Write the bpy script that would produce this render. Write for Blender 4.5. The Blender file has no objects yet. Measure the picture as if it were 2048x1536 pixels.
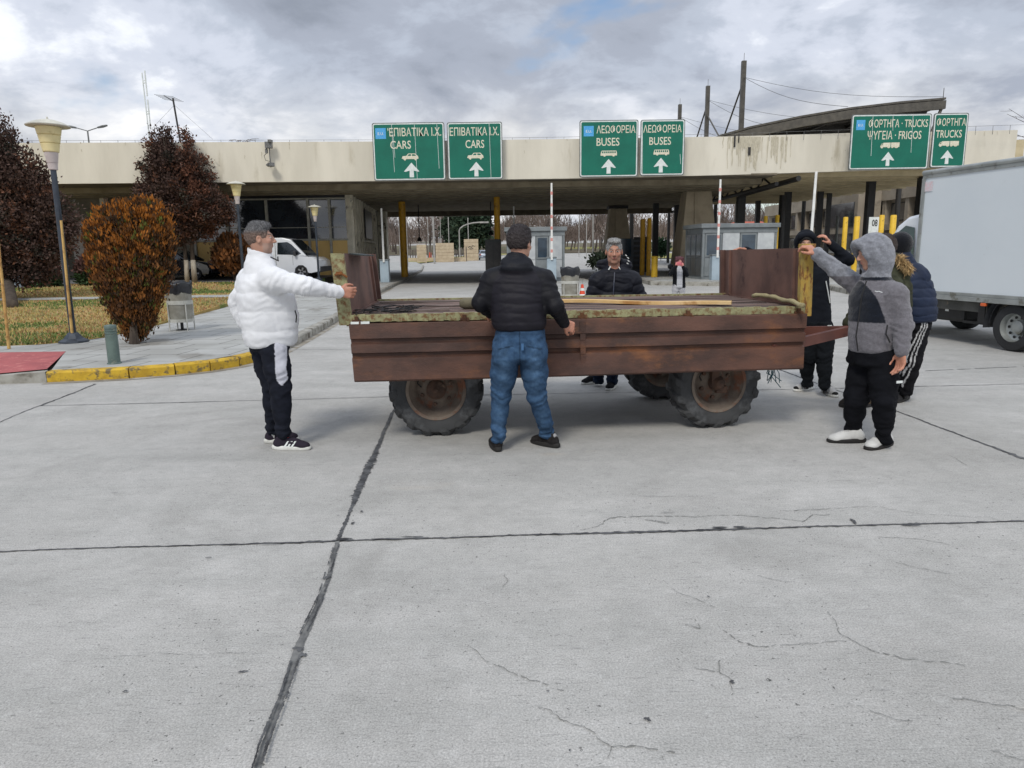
import bpy, math, random
import numpy as np
from mathutils import Vector, Matrix
random.seed(7); rng = np.random.default_rng(7)
S = bpy.context.scene
COL = S.collection
# ---------------------------------------------------------------- camera
FPX = 1420.0; PITCH = math.atan(265/FPX); ROLL = 0.014; CAMH = 1.58
_cp, _sp, _cr, _sr = math.cos(PITCH), math.sin(PITCH), math.cos(ROLL), math.sin(ROLL)
CF = Vector((0, _cp, -_sp)); CR = Vector((_cr, -_sr*_sp, -_sr*_cp)); CU = Vector((_sr, _cr*_sp, _cr*_cp))
cam = bpy.data.cameras.new('camera'); camo = bpy.data.objects.new('camera', cam); COL.objects.link(camo)
cam.sensor_width = 36; cam.lens = FPX/2048*36; cam.clip_end = 6000; cam.clip_start = .05
M = Matrix((CR, CU, -CF)).transposed().to_4x4(); M.translation = (0, 0, CAMH); camo.matrix_world = M
S.camera = camo
# ---------------------------------------------------------------- light
SUN_EL, SUN_AZ = math.radians(48), math.radians(200)      # azimuth clockwise from +Y
w = bpy.data.worlds.new('World'); S.world = w; w.use_nodes = True
nt = w.node_tree; nt.nodes.clear()
def N(t, **k):
    n = nt.nodes.new(t)
    for a, b in k.items(): setattr(n, a, b)
    return n
def Lk(a, b): nt.links.new(a, b)
OFF = 14.6
def build_world():
    out = N('ShaderNodeOutputWorld'); mix = N('ShaderNodeMixShader')
    sky = N('ShaderNodeTexSky', sky_type='NISHITA', sun_disc=False, sun_elevation=SUN_EL, sun_rotation=SUN_AZ)
    b1 = N('ShaderNodeBackground'); b1.inputs[1].default_value = .11; Lk(sky.outputs[0], b1.inputs[0])
    tc = N('ShaderNodeTexCoord'); sep = N('ShaderNodeSeparateXYZ'); Lk(tc.outputs['Generated'], sep.inputs[0])
    def m(op, a, b=None):
        n = N('ShaderNodeMath', operation=op)
        for i, v in enumerate((a, b)):
            if v is None: continue
            if isinstance(v, (int, float)): n.inputs[i].default_value = v
            else: Lk(v, n.inputs[i])
        return n.outputs[0]
    zz = m('ADD', m('MAXIMUM', sep.outputs[2], 0.0), .42)
    cx = m('DIVIDE', sep.outputs[0], zz); cy = m('DIVIDE', sep.outputs[1], zz)
    cmb = N('ShaderNodeCombineXYZ'); Lk(cx, cmb.inputs[0]); Lk(cy, cmb.inputs[1]); Lk(m('MULTIPLY', sep.outputs[2], 1.6), cmb.inputs[2])
    def noise(sc, det, rough, dist=0, off=0):
        mp = N('ShaderNodeMapping'); Lk(cmb.outputs[0], mp.inputs[0]); mp.inputs['Location'].default_value = (off, off*.6, 0)
        n = N('ShaderNodeTexNoise'); n.inputs['Scale'].default_value = sc; n.inputs['Detail'].default_value = det
        n.inputs['Roughness'].default_value = rough; n.inputs['Distortion'].default_value = dist
        Lk(mp.outputs[0], n.inputs['Vector']); return n.outputs[0]
    def ramp(src, pts):
        r = N('ShaderNodeValToRGB'); Lk(src, r.inputs[0]); r.color_ramp.interpolation = 'EASE'
        e = r.color_ramp.elements
        while len(e) < len(pts): e.new(.5)
        for i, (p, c) in enumerate(pts): e[i].position = p; e[i].color = (*c, 1)
        return r.outputs[0]
    big = noise(1.25, 4, .5, .3, OFF); fine = noise(4.2, 8, .58, .2, OFF+4.1)
    mx = m('ADD', m('MULTIPLY', big, .60), m('MULTIPLY', fine, .40))
    # slightly heavier cloud towards the left of the view, as the real cloud bank has it
    lft = m('MULTIPLY', sep.outputs[0], .055)
    mx = m('ADD', m('SUBTRACT', mx, .046), lft)
    col = ramp(mx, [(.30, (.25, .28, .34)), (.40, (.35, .385, .46)), (.45, (.43, .475, .56)), (.50, (.57, .61, .70)), (.55, (.80, .83, .89)), (.60, (1.1, 1.1, 1.08))])
    # a paler, warmer break low over the horizon
    hz = ramp(sep.outputs[2], [(.0, (1, 1, 1)), (.13, (.75, .75, .75)), (.24, (.0, .0, .0))])
    hm = N('ShaderNodeMixRGB'); hm.inputs[2].default_value = (.96, .93, .87, 1)
    Lk(m('MULTIPLY', hz, m('MULTIPLY', m('SUBTRACT', fine, .36), 2.4)), hm.inputs[0]); Lk(col, hm.inputs[1]); hm.use_clamp = False
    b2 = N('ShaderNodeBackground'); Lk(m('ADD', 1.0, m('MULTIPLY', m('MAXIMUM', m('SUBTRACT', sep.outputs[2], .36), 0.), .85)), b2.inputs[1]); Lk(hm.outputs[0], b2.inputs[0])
    hole = ramp(noise(2.0, 5, .55, .2, OFF+12.7), [(.63, (1, 1, 1)), (.74, (0, 0, 0))])
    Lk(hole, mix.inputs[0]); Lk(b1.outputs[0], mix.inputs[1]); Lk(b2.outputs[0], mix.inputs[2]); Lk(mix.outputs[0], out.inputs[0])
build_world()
sl = bpy.data.lights.new('sun', 'SUN'); sl.energy = 1.5; sl.angle = math.radians(14); sl.color = (1, .95, .87)
so = bpy.data.objects.new('sun', sl); COL.objects.link(so)
_sd = Vector((math.sin(SUN_AZ)*math.cos(SUN_EL), math.cos(SUN_AZ)*math.cos(SUN_EL), math.sin(SUN_EL)))
so.rotation_euler = (-_sd).to_track_quat('-Z', 'Y').to_euler(); so.location = (0, 0, 60)
vs = S.view_settings; vs.view_transform = 'Standard'; vs.look = 'None'; vs.exposure = .29; vs.gamma = 1
# ---------------------------------------------------------------- pixel helpers (give real positions at a chosen depth)
def ray(x, y): return CF + CR*((x-1024)/FPX) + CU*((768-y)/FPX)
def W(x, y, Y): d = ray(x, y); t = Y/d.y; return Vector((d.x*t, Y, CAMH+d.z*t))
def G(x, y, z=0.): d = ray(x, y); t = (z-CAMH)/d.z; return Vector((d.x*t, d.y*t, z))
# ---------------------------------------------------------------- materials
def srgb(r, g, b):
    f = lambda c: (c/255/12.92 if c/255 <= .04045 else ((c/255+.055)/1.055)**2.4)
    return (f(r), f(g), f(b))
MC = {}
def mat(name, c1, c2=None, scale=3., rough=.6, metal=0., bump=0., bscale=40., c3=None, s3=1.5, t3=(.55, .65), stretch=(1, 1, 1), attr=False, coat=0., spec=.5, alpha=1., trans=0., detail=6, sheen=0., coords='Object'):
    if name in MC: return MC[name]
    m = bpy.data.materials.new(name); m.use_nodes = True; t = m.node_tree; n = t.nodes; b = n['Principled BSDF']
    def new(k): return n.new(k)
    tc = new('ShaderNodeTexCoord'); mp = new('ShaderNodeMapping'); mp.inputs['Scale'].default_value = stretch
    t.links.new(tc.outputs[coords], mp.inputs[0])
    def noise(sc, det=6, r=.6, src=None):
        x = new('ShaderNodeTexNoise'); x.inputs['Scale'].default_value = sc; x.inputs['Detail'].default_value = det; x.inputs['Roughness'].default_value = r
        t.links.new((src or mp).outputs[0], x.inputs['Vector']); return x.outputs[0]
    def mr(src, a, bb):
        x = new('ShaderNodeMapRange'); x.inputs[1].default_value = a; x.inputs[2].default_value = bb; t.links.new(src, x.inputs[0]); x.interpolation_type = 'SMOOTHSTEP'; return x.outputs[0]
    def mixc(f, a, bb, bt='MIX'):
        x = new('ShaderNodeMixRGB'); x.blend_type = bt
        for i, v in enumerate((f, a, bb)):
            if isinstance(v, (tuple, list)): x.inputs[i].default_value = (*v, 1)
            elif isinstance(v, (int, float)): x.inputs[i].default_value = v
            else: t.links.new(v, x.inputs[i])
        return x.outputs[0]
    if attr:
        at = new('ShaderNodeAttribute'); at.attribute_name = 'Col'
        col = at.outputs['Color']
        if c2 is not None: col = mixc(mr(noise(scale, detail), .35, .65), col, mixc(1., col, c2, 'MULTIPLY'))
        else: col = mixc(0., col, col)
    else:
        col = mixc(mr(noise(scale, detail), .33, .67), c1, c2 if c2 else tuple(c*.86 for c in c1))
    if c3: col = mixc(mr(noise(s3, 8, .65), *t3), col, c3)
    t.links.new(col, b.inputs['Base Color'])
    b.inputs['Roughness'].default_value = rough; b.inputs['Metallic'].default_value = metal
    b.inputs['Specular IOR Level'].default_value = spec; b.inputs['Coat Weight'].default_value = coat
    if alpha < 1: b.inputs['Alpha'].default_value = alpha
    if trans: b.inputs['Transmission Weight'].default_value = trans
    if sheen: b.inputs['Sheen Weight'].default_value = sheen
    if bump:
        bp = new('ShaderNodeBump'); bp.inputs['Strength'].default_value = bump; bp.inputs['Distance'].default_value = .01
        t.links.new(noise(bscale, 8, .65), bp.inputs['Height']); t.links.new(bp.outputs[0], b.inputs['Normal'])
    MC[name] = m; return m
# ---------------------------------------------------------------- mesh helpers
class MB:
    def __init__(s): s.v = []; s.f = []; s.c = None
    def add(s, vs, fs):
        o = len(s.v); s.v += [tuple(v) for v in vs]; s.f += [tuple(i+o for i in f) for f in fs]; return s
    def box(s, c, d, rz=0., rx=0., ry=0.):
        c = Vector(c); h = Vector(d)/2; R = Matrix.Rotation(rz, 3, 'Z') @ Matrix.Rotation(ry, 3, 'Y') @ Matrix.Rotation(rx, 3, 'X')
        vs = [c + R @ Vector((x*h.x, y*h.y, z*h.z)) for x in (-1, 1) for y in (-1, 1) for z in (-1, 1)]
        return s.add(vs, [(0, 1, 3, 2), (4, 6, 7, 5), (0, 4, 5, 1), (2, 3, 7, 6), (0, 2, 6, 4), (1, 5, 7, 3)])
    def bb(s, a, b):
        return s.box([(a[i]+b[i])/2 for i in range(3)], [abs(b[i]-a[i]) for i in range(3)])
    def hexa(s, q0, q1):      # two matching quads
        return s.add(list(q0)+list(q1), [(3, 2, 1, 0), (4, 5, 6, 7), (0, 1, 5, 4), (1, 2, 6, 5), (2, 3, 7, 6), (3, 0, 4, 7)])
    def prism(s, poly, d):    # planar polygon of 3-D points swept along vector d
        n = len(poly); d = Vector(d); a = [Vector(p) for p in poly]; b = [p+d for p in a]
        return s.add(a+b, [tuple(range(n))[::-1], tuple(range(n, 2*n))]+[(i, (i+1) % n, n+(i+1) % n, n+i) for i in range(n)])
    def tube(s, pts, r, n=8, cap=True):
        pts = [Vector(p) for p in pts]; R = r if isinstance(r, (list, tuple)) else [r]*len(pts); rings = []
        up = None
        for i, p in enumerate(pts):
            t = (pts[min(i+1, len(pts)-1)]-pts[max(i-1, 0)]).normalized()
            if up is None: up = t.orthogonal().normalized()
            up = (up-t*up.dot(t)).normalized(); sd = t.cross(up)
            rings.append([p+(up*math.cos(a)+sd*math.sin(a))*R[i] for a in [2*math.pi*k/n for k in range(n)]])
        vs = [v for g in rings for v in g]
        fs = [(i*n+k, i*n+(k+1) % n, (i+1)*n+(k+1) % n, (i+1)*n+k) for i in range(len(pts)-1) for k in range(n)]
        if cap: fs += [tuple(range(n))[::-1], tuple((len(pts)-1)*n+k for k in range(n))]
        return s.add(vs, fs)
    def lathe(s, prof, n=24, c=(0, 0, 0), ax='Z', cap=True):
        c = Vector(c); vs = []
        for r, h in prof:
            for k in range(n):
                a = 2*math.pi*k/n; x, y = r*math.cos(a), r*math.sin(a)
                vs.append(c + (Vector((x, y, h)) if ax == 'Z' else Vector((x, h, -y)) if ax == 'Y' else Vector((h, x, y))))
        m = len(prof)
        fs = [(i*n+k, i*n+(k+1) % n, (i+1)*n+(k+1) % n, (i+1)*n+k) for i in range(m-1) for k in range(n)]
        if cap:
            if prof[0][0] > 1e-6: fs.append(tuple(range(n))[::-1])
            if prof[-1][0] > 1e-6: fs.append(tuple((m-1)*n+k for k in range(n)))
        return s.add(vs, fs)
    def quad(s, a, b, c, d): return s.add([a, b, c, d], [(0, 1, 2, 3)])
    def build(s, name, m, parent=None, smooth=False, bevel=0., kind=None, **tags):
        me = bpy.data.meshes.new(name); me.from_pydata([tuple(v) for v in s.v], [], s.f); me.update()
        if s.c is not None:
            a = me.color_attributes.new('Col', 'FLOAT_COLOR', 'POINT')
            cc = np.ones((len(s.v), 4), np.float32); cc[:, :3] = np.array(s.c, np.float32); a.data.foreach_set('color', cc.ravel())
        return finish(me, name, m, parent, smooth, bevel, kind, **tags)
def pieces(mb, name, m, parent=None, **k):      # one object for every separate piece of the mesh
    par = list(range(len(mb.v)))
    def find(a):
        while par[a] != a: par[a] = par[par[a]]; a = par[a]
        return a
    for f in mb.f:
        for v in f[1:]: par[find(v)] = find(f[0])
    groups = {}
    for f in mb.f: groups.setdefault(find(f[0]), []).append(f)
    out = []
    for fs in groups.values():
        ids = sorted({v for f in fs for v in f}); mp_ = {v: i for i, v in enumerate(ids)}; q = MB(); q.add([mb.v[v] for v in ids], [tuple(mp_[v] for v in f) for f in fs]); out.append(q.build(name, m, parent, **k))
    return out
def finish(me, name, m, parent=None, smooth=False, bevel=0., kind=None, **tags):
    o = bpy.data.objects.new(name, me); COL.objects.link(o)
    if m: me.materials.append(m)
    if smooth:
        me.polygons.foreach_set('use_smooth', [True]*len(me.polygons))
        if smooth != 'all':
            try: me.set_sharp_from_angle(angle=math.radians(38))
            except Exception: pass
    if bevel:
        bm = o.modifiers.new('bevel', 'BEVEL'); bm.width = bevel; bm.segments = 2; bm.limit_method = 'ANGLE'; bm.angle_limit = math.radians(40)
    if parent: o.parent = parent
    if kind: o['kind'] = kind
    for k, v in tags.items():
        if v is not None: o[k] = v
    return o
def thing(name, label, category, loc=(0, 0, 0), rz=0., group=None):
    o = bpy.data.objects.new(name, None); COL.objects.link(o); o.location = loc; o.rotation_euler = (0, 0, rz)
    o['label'] = label; o['category'] = category; o.empty_display_size = .2
    if group: o['group'] = group
    return o
def tag(o, label, category, group=None):
    o['label'] = label; o['category'] = category
    if group: o['group'] = group
    return o
def dup(root, loc, rz=0., label=None, scale=None):
    r = root.copy(); COL.objects.link(r); r.location = loc; r.rotation_euler = (0, 0, rz)
    if label: r['label'] = label
    if scale: r.scale = scale
    for ch in list(root.children):
        c = ch.copy(); COL.objects.link(c); c.parent = r
        for g in ch.children: d = g.copy(); COL.objects.link(d); d.parent = c
    return r
def text_mesh(txt, bold=.02):
    cu = bpy.data.curves.new('t', 'FONT'); cu.body = txt; cu.offset = bold; cu.extrude = .0; cu.resolution_u = 3; cu.size = 1
    o = bpy.data.objects.new('t', cu); COL.objects.link(o); bpy.context.view_layer.update()
    me = bpy.data.meshes.new_from_object(o.evaluated_get(bpy.context.evaluated_depsgraph_get()))
    bpy.data.objects.remove(o); bpy.data.curves.remove(cu)
    v = np.zeros(len(me.vertices)*3); me.vertices.foreach_get('co', v); v = v.reshape(-1, 3); f = [tuple(p.vertices) for p in me.polygons]
    bpy.data.meshes.remove(me); return v, f
def lettering(mb, txt, x0, x1, z0, z1, y, bold=.02):
    v, f = text_mesh(txt, bold); mn, mx = v.min(0), v.max(0)
    a = (v[:, 0]-mn[0])/(mx[0]-mn[0])*(x1-x0)+x0
    # keep cap height: use the height of capital letters
    b = (v[:, 1]-mn[1])/(mx[1]-mn[1])*(z1-z0)+z0
    mb.add([(a[i], y, b[i]) for i in range(len(v))], f)
# ---------------------------------------------------------------- terrain height
def ZG(Y): return .000422*max(0., Y-60)**1.74 if Y < 260 else .000422*200**1.74+(Y-260)*.02
def GT(x, y):   # point on the ground (following the slope beyond the canopy)
    d = ray(x, y); lo, hi = 2., 400.
    for _ in range(40):
        m_ = (lo+hi)/2; z = CAMH+d.z*m_/d.y
        if z > ZG(m_): lo = m_
        else: hi = m_
    return Vector((d.x*lo/d.y, lo, ZG(lo)))
# ================================================================ GROUND
def concrete():
    m = bpy.data.materials.new('concrete_slab'); m.use_nodes = True; t = m.node_tree; n = t.nodes; b = n['Principled BSDF']
    ge = n.new('ShaderNodeNewGeometry')
    def mp(s, rz=0.):
        x = n.new('ShaderNodeMapping'); x.inputs['Scale'].default_value = s; x.inputs['Rotation'].default_value = (0, 0, rz); t.links.new(ge.outputs['Position'], x.inputs[0]); return x.outputs[0]
    def noise(v, sc, det=8, r=.6, d=0):
        x = n.new('ShaderNodeTexNoise'); x.inputs['Scale'].default_value = sc; x.inputs['Detail'].default_value = det; x.inputs['Roughness'].default_value = r; x.inputs['Distortion'].default_value = d
        t.links.new(v, x.inputs['Vector']); return x.outputs[0]
    def mr(s, a, c, lo=0., hi=1.):
        x = n.new('ShaderNodeMapRange'); x.inputs[1].default_value = a; x.inputs[2].default_value = c; x.inputs[3].default_value = lo; x.inputs[4].default_value = hi; t.links.new(s, x.inputs[0]); return x.outputs[0]
    def mix(f, a, c, bt='MIX'):
        x = n.new('ShaderNodeMixRGB'); x.blend_type = bt
        for i, v in enumerate((f, a, c)):
            if isinstance(v, tuple): x.inputs[i].default_value = (*v, 1)
            elif isinstance(v, (int, float)): x.inputs[i].default_value = v
            else: t.links.new(v, x.inputs[i])
        return x.outputs[0]
    def mul(a, c):
        x = n.new('ShaderNodeMath'); x.operation = 'MULTIPLY'
        for i, v in enumerate((a, c)):
            if isinstance(v, (int, float)): x.inputs[i].default_value = v
            else: t.links.new(v, x.inputs[i])
        return x.outputs[0]
    P = mp((1, 1, 1)); ST = mp((1.3, 14, 1), -.04); ST2 = mp((.35, 2.6, 1), -.04)
    base = mix(mr(noise(P, .7, 6), .35, .65), (.40, .39, .368), (.505, .495, .472))
    base = mix(mr(noise(ST2, 1.1, 6), .40, .68, 0, .5), base, (.335, .335, .315))
    base = mix(mr(noise(mp((.22, .16, 1)), 1., 3, .5, .6), .42, .60, 0, .30), base, (.54, .525, .49))
    base = mix(mr(noise(mp((.10, 1.5, 1), -.09), 1.0, 5, .7, .4), .60, .72, 0, .30), base, (.25, .25, .24))
    base = mix(mr(noise(P, 5, 10, .7), .40, .75, 0, .45), base, (.28, .28, .262))
    base = mix(mr(noise(P, 17, 6, .75), .50, .72, 0, .30), base, (.60, .60, .58))
    base = mix(mul(mr(noise(P, .9, 6, .65, .8), .53, .70), .42), base, (.27, .265, .245))
    grain = noise(P, 130, 4, .8)
    base = mix(mr(grain, .36, .66, .0, 1.), mix(1., base, (.64, .64, .64), 'MULTIPLY'), mix(1., base, (1.26, 1.26, 1.26), 'MULTIPLY'))
    st = noise(ST, 6.5, 8, .75)        # broom marks
    base = mix(mr(st, .54, .70, 0, .75), base, (.17, .17, .165))
    pit = mul(mr(noise(P, 42, 3, .7), .635, .67), mr(noise(P, 1.3, 4), .35, .6))
    base = mix(pit, base, (.09, .09, .085))
    base = mix(mr(noise(mp((.45, .9, 1)), 1.6, 3), .66, .74, 0, .16), base, (.55, .42, .26))
    t.links.new(base, b.inputs['Base Color']); b.inputs['Roughness'].default_value = .82; b.inputs['Specular IOR Level'].default_value = .3
    bp = n.new('ShaderNodeBump'); bp.inputs['Strength'].default_value = .35; bp.inputs['Distance'].default_value = .004
    h = n.new('ShaderNodeMath'); h.operation = 'ADD'; t.links.new(grain, h.inputs[0]); t.links.new(st, h.inputs[1]); t.links.new(h.outputs[0], bp.inputs['Height']); t.links.new(bp.outputs[0], b.inputs['Normal'])
    return m
M_conc = concrete()
ys = [-12, 0, 30, 58]+list(range(64, 262, 8))+[300, 400, 700, 1500, 3000]
g = MB(); xs = [-3000, -300, -80, -20, 0, 20, 80, 300, 3000]
g.add([(x, y, ZG(y)) for y in ys for x in xs], [(j*9+i, j*9+i+1, (j+1)*9+i+1, (j+1)*9+i) for j in range(len(ys)-1) for i in range(8)])
ground = g.build('ground', M_conc, kind='structure')
M_seal = mat('joint_sealant', srgb(44, 44, 46), srgb(96, 97, 98), 9, .75, bump=.4, bscale=60)
M_sealg = mat('old_sealant', srgb(118, 118, 116), srgb(74, 75, 75), 14, .85)
M_crack = mat('crack_dirt', srgb(98, 98, 94), srgb(132, 132, 128), 20, .95)
def strip(mb, a, b, wd, jit, step=.03, z=.004, seed=1, wander=0., gaps=0.):
    r = np.random.default_rng(seed); a = np.array(a[:2]); b = np.array(b[:2]); L = np.linalg.norm(b-a); n = max(3, int(L/step)); d = (b-a)/L; nn = np.array([-d[1], d[0]])
    w1 = wd/2+np.abs(r.normal(0, jit, n+1)); w2 = wd/2+np.abs(r.normal(0, jit, n+1)); c = np.cumsum(r.normal(0, 1, n+1)); c = (c-np.linspace(c[0], c[-1], n+1))*wander
    env = .55+.45*np.sin(np.linspace(0, L*2.1, n+1)+seed)
    w1 = w1*env.clip(.6, 1); w2 = w2*env.clip(.6, 1)
    pts = [a+d*L*i/n+nn*c[i] for i in range(n+1)]
    vs = []; fs = []
    for i, p in enumerate(pts):
        vs += [tuple(p+nn*w1[i])+(z,), tuple(p-nn*w2[i])+(z,)]
        if i and r.random() > gaps: fs.append((2*i-2, 2*i-1, 2*i+1, 2*i))
    mb.add(vs, fs)
jm = MB()
j0 = G(675, 1083)
strip(jm, G(-200, 1111), j0, .012, .006, .02, seed=3, wander=.0012); strip(jm, j0, G(2300, 1036), .014, .008, .02, seed=4, wander=.0012)
strip(jm, G(80, 812), G(775, 794), .012, .004, .05, seed=5, wander=.002); strip(jm, G(775, 794), G(1680, 777), .012, .004, .05, seed=6, wander=.002); strip(jm, G(1680, 777), G(2500, 757), .012, .005, .05, seed=7, wander=.002)
strip(jm, G(2048, 918), G(1800, 825), .02, .008, .03, seed=8, wander=.002); strip(jm, G(1800, 825), G(1560, 740), .016, .006, .04, seed=9, wander=.002); strip(jm, G(2048, 918), G(2350, 1050), .02, .008, .03, seed=8)
strip(jm, G(545, 700), G(760, 698), .014, .004, .06, seed=15); strip(jm, G(1850, 742), G(2100, 731), .016, .008, .05, seed=16, gaps=.1)
strip(jm, G(80, 812), G(190, 768), .02, .01, .05, seed=17, wander=.006); strip(jm, G(0, 845), G(80, 812), .01, .006, .05, seed=18, wander=.006)
strip(jm, G(785, 825), G(706, 1010), .036, .012, .010, seed=10, wander=.0006)
strip(jm, G(706, 1010), j0, .02, .009, .012, seed=11, wander=.0006)
strip(jm, G(785, 825), G(900, 640), .02, .006, .05, seed=12)
jo = jm.build('joint_sealant', M_seal, ground)
jg = MB()
pts = [j0, G(655, 1165), G(625, 1235), G(600, 1290), G(585, 1335), G(550, 1430), G(515, 1536), G(480, 1650)]
for i in range(7): strip(jg, pts[i], pts[i+1], .032, .003, .012, z=.0045, seed=30+i, wander=.0005)
jg.build('joint_filler', M_sealg, ground)
jd = MB()
for i, (x0, y0, x1, y1, wd, jt) in enumerate([(672, 1095, 640, 1200, .022, .008), (640, 1200, 610, 1262, .018, .010), (588, 1330, 566, 1400, .022, .010), (560, 1415, 530, 1490, .022, .012), (530, 1490, 510, 1560, .024, .012)]):
    r_ = np.random.default_rng(50+i); A = np.array(G(x0, y0)[:2]); B = np.array(G(x1, y1)[:2])
    for k in range(26):
        t_ = r_.random(); side = -1 if r_.random() < .5 else 1; c_ = A+(B-A)*t_+np.array([side*.013, 0]); L_ = .01+.03*r_.random()
        strip(jd, c_-(B-A)/np.linalg.norm(B-A)*L_, c_+(B-A)/np.linalg.norm(B-A)*L_, .0025, .003, .006, z=.0055+.00012*(i*26+k), seed=int(900+i*30+k))
def blob(mb, x, y, rx, ry, seed, z=.005, n=26):
    p = G(x, y); r = np.random.default_rng(seed); a = np.linspace(0, 2*np.pi, n, endpoint=False)
    q = 1+.35*np.sin(2*a+r.random()*6)+.25*np.sin(3*a+r.random()*6)+.2*r.normal(size=n)*.6
    mb.add([(p.x+rx*q[i]*math.cos(a[i]), p.y+ry*q[i]*math.sin(a[i]), z) for i in range(n)], [tuple(range(n))])
for a in [(598, 1300, .022, .016, 1), (605, 1312, .012, .018, 2), (488, 1345, .012, .006, 3), (480, 1346, .006, .005, 4), (1464, 1366, .010, .008, 5), (1417, 1195, .006, .005, 6), (1295, 1441, .012, .008, 7), (1096, 1385, .004, .004, 8), (1707, 1044, .013, .030, 9), (250, 1385, .007, .006, 10), (418, 1117, .014, .005, 11), (230, 987, .016, .004, 12), (705, 1048, .011, .012, 13), (1440, 1057, .06, .008, 14), (1480, 1056, .04, .010, 15), (1820, 1052, .05, .01, 16), (690, 1080, .05, .012, 17), (775, 1080, .06, .010, 18), (830, 1076, .05, .009, 19), (540, 1090, .04, .006, 20), (1110, 1070, .03, .006, 21), (1335, 1027, .03, .004, 22), (723, 1025, .012, .008, 23), (676, 1033, .006, .005, 24), (655, 1158, .010, .022, 25), (1590, 924, .012, .004, 26), (1428, 950, .006, .003, 27), (1139, 1505, .004, .004, 28)]: blob(jd, *a, z=.0058+.00013*a[4])
jd.build('tar_patch', M_seal, ground)
cm = MB()
def crack(pts, wd=.0035, seed=0, z=.0042):
    P = [np.array(G(*p)[:2]) for p in pts]
    for i in range(len(P)-1): strip(cm, P[i], P[i+1], wd*.6, wd*.4, .012, z=z, seed=seed+i, wander=.004, gaps=.12)
crack([(940, 1295), (1000, 1335), (1035, 1352), (1085, 1367), (1128, 1382)], .003, 100)
crack([(1076, 1415), (1145, 1450), (1185, 1465), (1222, 1495), (1290, 1497), (1350, 1506)], .004, 110); crack([(1222, 1495), (1216, 1515)], .003, 119)
crack([(1445, 1262), (1480, 1285), (1512, 1294), (1590, 1290), (1695, 1284)], .0035, 120)
crack([(1655, 1225), (1672, 1245), (1685, 1272), (1745, 1303), (1800, 1317), (1860, 1325), (1930, 1333)], .0035, 130)
crack([(1440, 1322), (1438, 1345), (1462, 1362), (1463, 1392)], .0035, 140); crack([(1388, 1335), (1438, 1345)], .0025, 146)
crack([(1345, 1178), (1395, 1200), (1430, 1216)], .003, 150); crack([(1515, 1152), (1545, 1160), (1586, 1166)], .003, 155)
crack([(1695, 1408), (1745, 1425), (1790, 1441), (1825, 1443)], .003, 160); crack([(1905, 1398), (1950, 1403), (2048, 1420)], .003, 165)
crack([(1790, 1125), (1830, 1136), (1900, 1148)], .0025, 170); crack([(1160, 1061), (1200, 1050), (1220, 1037), (1300, 1033), (1400, 1034), (1480, 1031), (1560, 1038), (1610, 1044)], .005, 175)
crack([(1605, 1044), (1625, 1030), (1660, 1030)], .006, 185); crack([(1310, 1042), (1338, 1047), (1290, 1040)], .006, 188)
crack([(1560, 1023), (1760, 1014), (1850, 1030), (1980, 1035), (2000, 1043)], .003, 190); crack([(1264, 990), (1330, 994), (1400, 993)], .003, 200)
crack([(1530, 965), (1640, 963), (1730, 962), (1780, 968)], .0025, 205); crack([(1010, 1150), (1014, 1165), (1005, 1175)], .003, 210)
crack([(1755, 1075), (1830, 1078), (1900, 1090)], .003, 215); crack([(200, 1312), (330, 1308), (500, 1304)], .0018, 225); crack([(1900, 912), (1960, 938)], .004, 230)
crack([(1390, 1240), (1400, 1258), (1370, 1250)], .003, 240); crack([(1970, 1500), (2048, 1523)], .003, 245)
cm.build('crack', M_crack, ground)
# ---------------------------------------------------------------- pavement on the left, kerbs, lawn
KZ = .14
kerb = [(-9.4, 8.72), (-6.9, 9.0), (-6.0, 9.02), (-5.05, 9.24), (-4.55, 9.48), (-4.19, 9.76), (-3.93, 10.15), (-3.80, 10.7), (-3.76, 11.5), (-3.84, 12.9), (-3.98, 15), (-4.16, 17.3), (-4.5, 20.5), (-4.95, 24.7), (-5.5, 33), (-6.1, 42.6), (-7.6, 62), (-9.6, 80), (-12.8, 98)]
M_pave = mat('paving_slab', srgb(176, 177, 174), srgb(158, 158, 154), .8, .85, bump=.3, bscale=30, c3=srgb(140, 138, 132), s3=.7, coords='Object')
def paving(m):      # slab joints drawn with a brick texture
    t = m.node_tree; n = t.nodes; b = n['Principled BSDF']; src = b.inputs['Base Color'].links[0].from_socket
    br = n.new('ShaderNodeTexBrick'); tc = n.new('ShaderNodeTexCoord'); mp = n.new('ShaderNodeMapping'); mp.inputs['Rotation'].default_value = (0, 0, .10)
    t.links.new(tc.outputs['Object'], mp.inputs[0]); t.links.new(mp.outputs[0], br.inputs[0])
    br.inputs['Scale'].default_value = 1.; br.inputs['Brick Width'].default_value = .8; br.inputs['Row Height'].default_value = .62; br.inputs['Mortar Size'].default_value = .012; br.offset = .5
    br.inputs['Color1'].default_value = (1, 1, 1, 1); br.inputs['Color2'].default_value = (.88, .88, .87, 1); br.inputs['Mortar'].default_value = (.32, .32, .31, 1)
    x = n.new('ShaderNodeMixRGB'); x.blend_type = 'MULTIPLY'; x.inputs[0].default_value = 1; t.links.new(src, x.inputs[1]); t.links.new(br.outputs[0], x.inputs[2]); t.links.new(x.outputs[0], b.inputs['Base Color'])
paving(M_pave)
KW = .16
def off(poly, d):
    out = []
    for i, p in enumerate(poly):
        a = Vector(poly[max(i-1, 0)]); b = Vector(poly[min(i+1, len(poly)-1)]); t = (b-a).normalized(); out.append((p[0]-t.y*d, p[1]+t.x*d))
    return out
kin = off(kerb, KW)
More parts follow.
